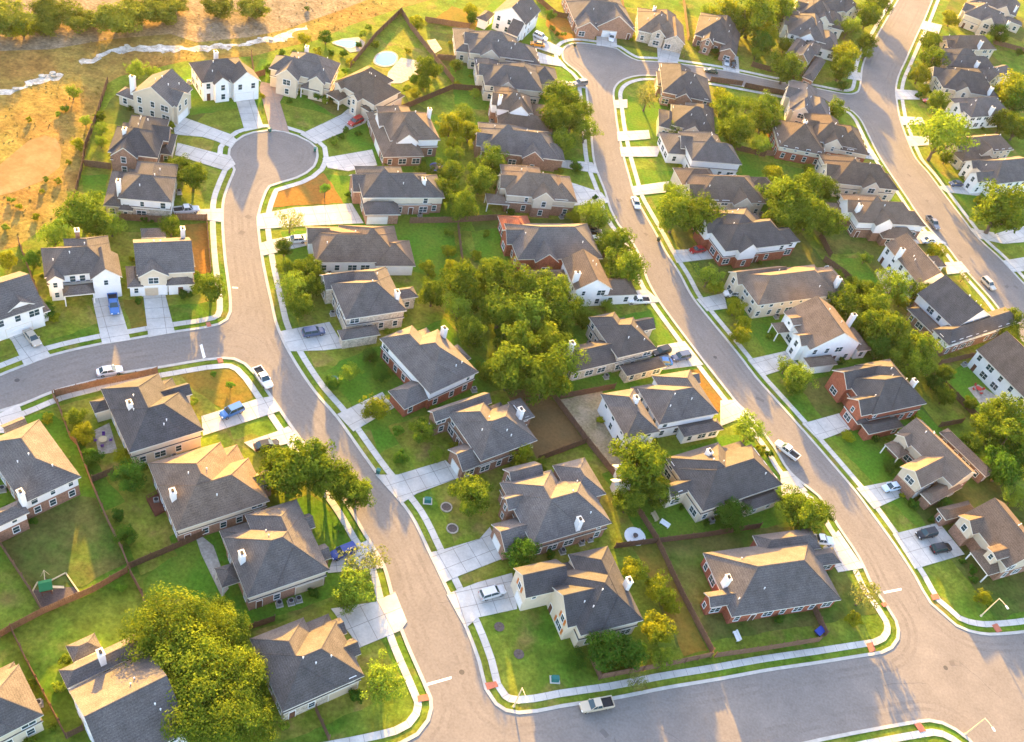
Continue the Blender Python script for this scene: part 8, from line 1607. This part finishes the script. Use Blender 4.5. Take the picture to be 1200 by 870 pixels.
# ------------------------------------------------------------------ street and garden furniture
for i, (p, label) in enumerate(LAMPS):
    r = tag(empty('street_lamp', (*p, 0), LAMPDIR), label, 'street lamp', 'street lamps at the bottom crossings')
    g = MB(); g.tube([(0, 0, 0), (0, 0, 3), (0, 0, 6.6)], [.13, .11, .08], 8); g.build('pole', 'lamp_metal', r)
    g = MB(); g.tube([(0, 0, 6.5), (.8, 0, 6.75), (1.9, 0, 6.85)], [.07, .06, .05], 6); g.build('arm', 'lamp_metal', r)
    g = MB(); g.box(1.7, -.17, 6.76, 2.45, .17, 6.93); g.build('lamp_head', 'white_paint', r)
    g = MB(); g.tube([(0, 0, 0), (0, 0, .3)], [.25, .2], 8); g.build('base', 'lamp_metal', r)
for i, (p, label) in enumerate(BINS):
    r = tag(empty('wheeled_bin', (*p, .13), i * .9), label, 'bin', 'wheeled bins at the kerbs'); c = 'teal_plastic' if i < 3 else 'bin_dark'
    g = MB(); frustum(g, -.30, .30, .28, 0.05, -.38, .38, .34, 1.0); g.build('bin_body', c, r)
    g = MB(); g.box(-.42, -.37, 1.0, .42, .37, 1.09); g.build('lid', c, r)
    for sy in (-1, 1):
        g = MB(); g.tube([(-.33, sy * .24, .12), (-.33, sy * .32, .12)], [.12, .12], 10); g.build('wheel', 'tyre', r)
for i, (p, label) in enumerate(UTIL):
    r = tag(empty('utility_box', (*p, 0), .25), label, 'utility box', 'utility boxes in the front lawns')
    g = MB(); g.box(-.85, -.7, 0, .85, .7, .14); g.build('slab', 'concrete', r)
    g = MB(); frustum(g, -.62, .62, .5, .14, -.6, .6, .38, 1.0); g.build('cabinet', 'teal_plastic', r)
for p, rad, label in PLANTERS:
    r = tag(empty('ring_planter', (*p, 0)), label, 'planter', 'round beds on the lawns')
    n = 18; g = MB()
    for k in range(n):
        a = 2 * math.pi * k / n; g.obox((math.cos(a) * rad, math.sin(a) * rad), (-math.sin(a), math.cos(a)), .3, .22, 0, .24 if k % 2 else .27)
    if 'ring' in label: g.build('stone_ring', 'patio_stone', r)
    g = MB(); g.poly([(math.cos(k * .39) * rad * .9, math.sin(k * .39) * rad * .9) for k in range(16)], .12); g.build('mulch_bed', 'mulch', r)
    g = MB(); g.tube([(0, 0, 0), (.02, 0, .6), (0, .03, 1.0)], [.05, .04, .02], 5); g.build('sapling_stem', 'bark', r)
for p, label in SHEDS:
    r = tag(empty('garden_shed', (*p, 0), .5), label, 'shed', 'white garden sheds')
    g = MB(); w = ('u', 2.1, -1.7, -1.4, 1.7, 1.4); wall_faces(g, w, False); g.build('wall', ['white_paint', 'white_paint'], r)
    g = MB(); roof_faces(g, w); g.build('roof', ['white_paint', 'trim'], r)
    link('door', DOOR, r, (0, -.96, 0), math.pi)
for i, (P, label) in enumerate(POOLS):
    cx, cy = sum(p[0] for p in P) / len(P), sum(p[1] for p in P) / len(P)
    def smooth_loop(P):
        o = []
        for i in range(len(P)):
            a, b, c, d = (Vector(P[(i + k) % len(P)]) for k in (-1, 0, 1, 2))
            for j in range(5):
                t = j / 5; o.append(tuple(.5 * ((2 * b) + (c - a) * t + (2 * a - 5 * b + 4 * c - d) * t * t + (3 * b - a - 3 * c + d) * t ** 3)))
        return o
    L = [(p[0] - cx, p[1] - cy) for p in smooth_loop(P)]
    r = tag(empty('swimming_pool', (cx, cy, 0)), label, 'pool', 'garden swimming pools')
    g = MB(); g.prism([(x * 1.18, y * 1.18) for x, y in L], 0, .13); g.build('coping', 'patio_stone', r)
    g = MB(); g.poly(L, .145); g.build('water', 'pool_water', r)
# play set
r = tag(empty('play_set', (*PLAY, 0), .6), 'wooden play set with green canopy in a bordered play bed', 'play set')
r.scale = (.7, .7, .7)
g = MB()
for x in (-1, 1):
    for y in (-1, 1): g.box(x - .07, y - .07, 0, x + .07, y + .07, 2.6)
g.box(-1.1, -1.1, 1.3, 1.1, 1.1, 1.42); g.build('frame', 'deck_wood', r)
g = MB(); roof_faces(g, ('u', 2.6, -1.4, -1.4, 1.4, 1.4, .7)); g.build('canopy', ['green_cloth', 'green_cloth'], r)
g = MB(); g.face([(1.1, -.35, 1.42), (1.1, .35, 1.42), (3.6, .35, .15), (3.6, -.35, .15)][::-1]); g.box(1.1, -.4, .1, 1.2, .4, 1.5); g.build('slide', 'pale_wood', r)
g = MB(); g.tube([(0, 1.1, 2.4), (0, 4.2, 2.4)], [.08, .08], 6); g.tube([(-.9, 4.2, 0), (0, 4.2, 2.4)], [.07, .07], 6); g.tube([(.9, 4.2, 0), (0, 4.2, 2.4)], [.07, .07], 6); g.build('swing_beam', 'pale_wood', r)
for y in (2.0, 3.2):
    g = MB(); g.box(-.15, y - .25, .5, .15, y + .25, .55); g.tube([(0, y - .22, .55), (0, y - .22, 2.4)], [.015, .015], 4); g.tube([(0, y + .22, .55), (0, y + .22, 2.4)], [.015, .015], 4); g.build('swing_seat', 'black', r)
r = MB(); r.poly(SANDBOX, .03); structure(r.build('play_bed_ground', 'mulch'))
g = MB()
for a, b in zip(SANDBOX, SANDBOX[1:] + SANDBOX[:1]):
    L = math.dist(a, b); g.obox(((a[0] + b[0]) / 2, (a[1] + b[1]) / 2), ((b[0] - a[0]) / L, (b[1] - a[1]) / L), L, .2, 0, .22)
tag(g.build('timber_border', 'pale_wood'), 'pale timber border around the play bed', 'border')
r = tag(empty('garden_umbrella', (*UMB, 0)), 'teal open umbrella behind the small low house', 'umbrella')
g = MB(); g.tube([(0, 0, 0), (0, 0, 2.7)], [.04, .03], 6); g.build('pole', 'metal_grey', r)
g = MB()
for k in range(8):
    a, b = k * math.pi / 4, (k + 1) * math.pi / 4; g.face([(math.cos(a) * 2.1, math.sin(a) * 2.1, 2.05), (math.cos(b) * 2.1, math.sin(b) * 2.1, 2.05), (0, 0, 2.75)])
g.build('canopy', 'teal_cloth', r)
for i, (p, label) in enumerate(TABLE):
    r = tag(empty('patio_table', (*p, .09)), label, 'table', 'patio tables')
    g = MB(); g.tube([(0, 0, .70), (0, 0, .75)], [.75, .75], 18); g.build('table_top', ['pale_wood', 'red_cloth'][i], r)
    g = MB(); g.tube([(0, 0, 0), (0, 0, .7)], [.25, .06], 8); g.build('pedestal', 'metal_grey', r)
    for k in range(4):
        a = k * 1.57 + .4
        ch = tag(empty('patio_chair', (p[0] + math.cos(a) * 1.3, p[1] + math.sin(a) * 1.3, .09), a), ('purple cushioned patio chair around the pale table' if i == 0 else 'red patio chair around the red table'), 'chair', 'purple patio chairs' if i == 0 else 'red patio chairs')
        g = MB(); g.box(-.25, -.25, .40, .25, .25, .5); g.build('seat', ['purple_cloth', 'red_cloth'][i], ch)
        g = MB(); g.box(.2, -.25, .5, .28, .25, .95); g.build('backrest', ['purple_cloth', 'red_cloth'][i], ch)
        for x in (-.22, .22):
            for y in (-.22, .22):
                g = MB(); g.box(x - .02, y - .02, 0, x + .02, y + .02, .4); g.build('leg', 'metal_grey', ch)
r = tag(empty('fire_pit', (*FIREPIT, 0)), 'dark fire bowl on a pale round stone pad by the fence corner', 'fire pit')
g = MB(); g.prism([(math.cos(k * .314) * 2.1, math.sin(k * .314) * 2.1) for k in range(20)], 0, .1); g.build('stone_pad', 'white_paint', r)
g = MB(); g.tube([(0, 0, .1), (0, 0, .55)], [.3, .5], 14); g.build('bowl', 'mulch', r)
for i, (p, label) in enumerate(LOUNGE):
    r = tag(empty('garden_bench', (*p, 0), [-.4, -1.0, -1.1][i]), label, 'bench', 'benches and loungers on the lawns'); c = 'white_paint' if i != 1 else 'pale_wood'
    g = MB(); g.box(-1.0, -.3, .38, 1.0, .3, .46); g.build('seat', c, r)
    g = MB(); g.face([(-1.0, .3, .46), (1.0, .3, .46), (1.0, .5, .95), (-1.0, .5, .95)]); g.box(-1.0, .26, .46, 1.0, .32, .9); g.build('backrest', c, r)
    for x in (-.85, .85):
        g = MB(); g.box(x - .05, -.28, 0, x + .05, .28, .38); g.build('leg', c, r)
for i, (p, label) in enumerate(ACS):
    r = tag(empty('air_conditioner', (*p, 0), .6), label, 'air conditioner', 'air conditioners beside the house walls')
    g = MB(); g.box(-.45, -.45, .08, .45, .45, .95); g.build('casing', 'metal_grey', r)
    g = MB(); g.tube([(0, 0, .95), (0, 0, .99)], [.36, .34], 14); g.build('fan_grille', 'black', r)
    g = MB(); g.box(-.6, -.6, 0, .6, .6, .08); g.build('slab', 'concrete', r)
r = tag(empty('garden_cart', (*TARP, 0), .9), 'blue tub cart by the dark path at the bottom corner house', 'cart')
g = MB(); frustum(g, -.8, .8, .5, .35, -1.0, 1.0, .65, .9); g.build('tub', 'blue_plastic', r)
for sy in (-1, 1):
    g = MB(); g.tube([(-.4, sy * .55, .25), (-.4, sy * .65, .25)], [.25, .25], 12); g.build('wheel', 'tyre', r)
g = MB(); g.tube([(.9, 0, .5), (1.6, 0, .8)], [.03, .03], 6); g.build('handle', 'metal_grey', r)
r = tag(empty('trampoline', (*TRAMP, 0)), 'round blue rimmed trampoline behind the cul-de-sac houses', 'trampoline')
g = MB(); n = 20
for k in range(n):
    a, b = 2 * math.pi * k / n, 2 * math.pi * (k + 1) / n
    g.face([(math.cos(a) * 1.5, math.sin(a) * 1.5, .86), (math.cos(a) * 1.85, math.sin(a) * 1.85, .86), (math.cos(b) * 1.85, math.sin(b) * 1.85, .86), (math.cos(b) * 1.5, math.sin(b) * 1.5, .86)])
g.build('rim', 'blue_plastic', r)
g = MB(); g.poly([(math.cos(2 * math.pi * k / n) * 1.52, math.sin(2 * math.pi * k / n) * 1.52) for k in range(n)], .84); g.build('jumping_mat', 'black', r)
for k in range(6):
    g = MB(); g.tube([(math.cos(k * 1.047) * 1.7, math.sin(k * 1.047) * 1.7, 0), (math.cos(k * 1.047) * 1.7, math.sin(k * 1.047) * 1.7, .85)], [.03, .03], 6); g.build('leg', 'metal_grey', r)
cx, cy = sum(p[0] for p in DECK) / 4, sum(p[1] for p in DECK) / 4
r = tag(empty('wooden_deck', (cx, cy, 0)), 'dark reddish brown deck with railing behind the brown roofed house', 'deck')
L = [(p[0] - cx, p[1] - cy) for p in DECK]
g = MB(); g.prism(L, 0, .5); g.build('platform', 'deck_wood', r)
g = MB()
for a, b in zip(L, L[1:] + L[:1]):
    d = math.dist(a, b); ux = ((b[0] - a[0]) / d, (b[1] - a[1]) / d); g.obox(((a[0] + b[0]) / 2, (a[1] + b[1]) / 2), ux, d, .08, 1.35, 1.43)
    for k in range(int(d / .5) + 1): u = k * .5; g.obox((a[0] + ux[0] * u, a[1] + ux[1] * u), ux, .05, .05, .5, 1.35)
g.build('railing', 'deck_wood', r)

# ------------------------------------------------------------------ evening haze
hz = MB(); hz.box(-910, -310, -1.0, 910, 1610, 152)
hm = bpy.data.materials.new('haze_air'); hm.use_nodes = True; hn = hm.node_tree
for x in list(hn.nodes):
    if x.type == 'BSDF_PRINCIPLED': hn.nodes.remove(x)
pv = hn.nodes.new('ShaderNodeVolumePrincipled'); pv.inputs['Density'].default_value = .00002; pv.inputs['Anisotropy'].default_value = .45
pv.inputs['Color'].default_value = (1, .97, .92, 1)
hn.links.new(pv.outputs[0], next(x for x in hn.nodes if x.type == 'OUTPUT_MATERIAL').inputs['Volume'])
MATS['haze_air'] = hm
o = hz.build('haze', 'haze_air'); o['kind'] = 'stuff'
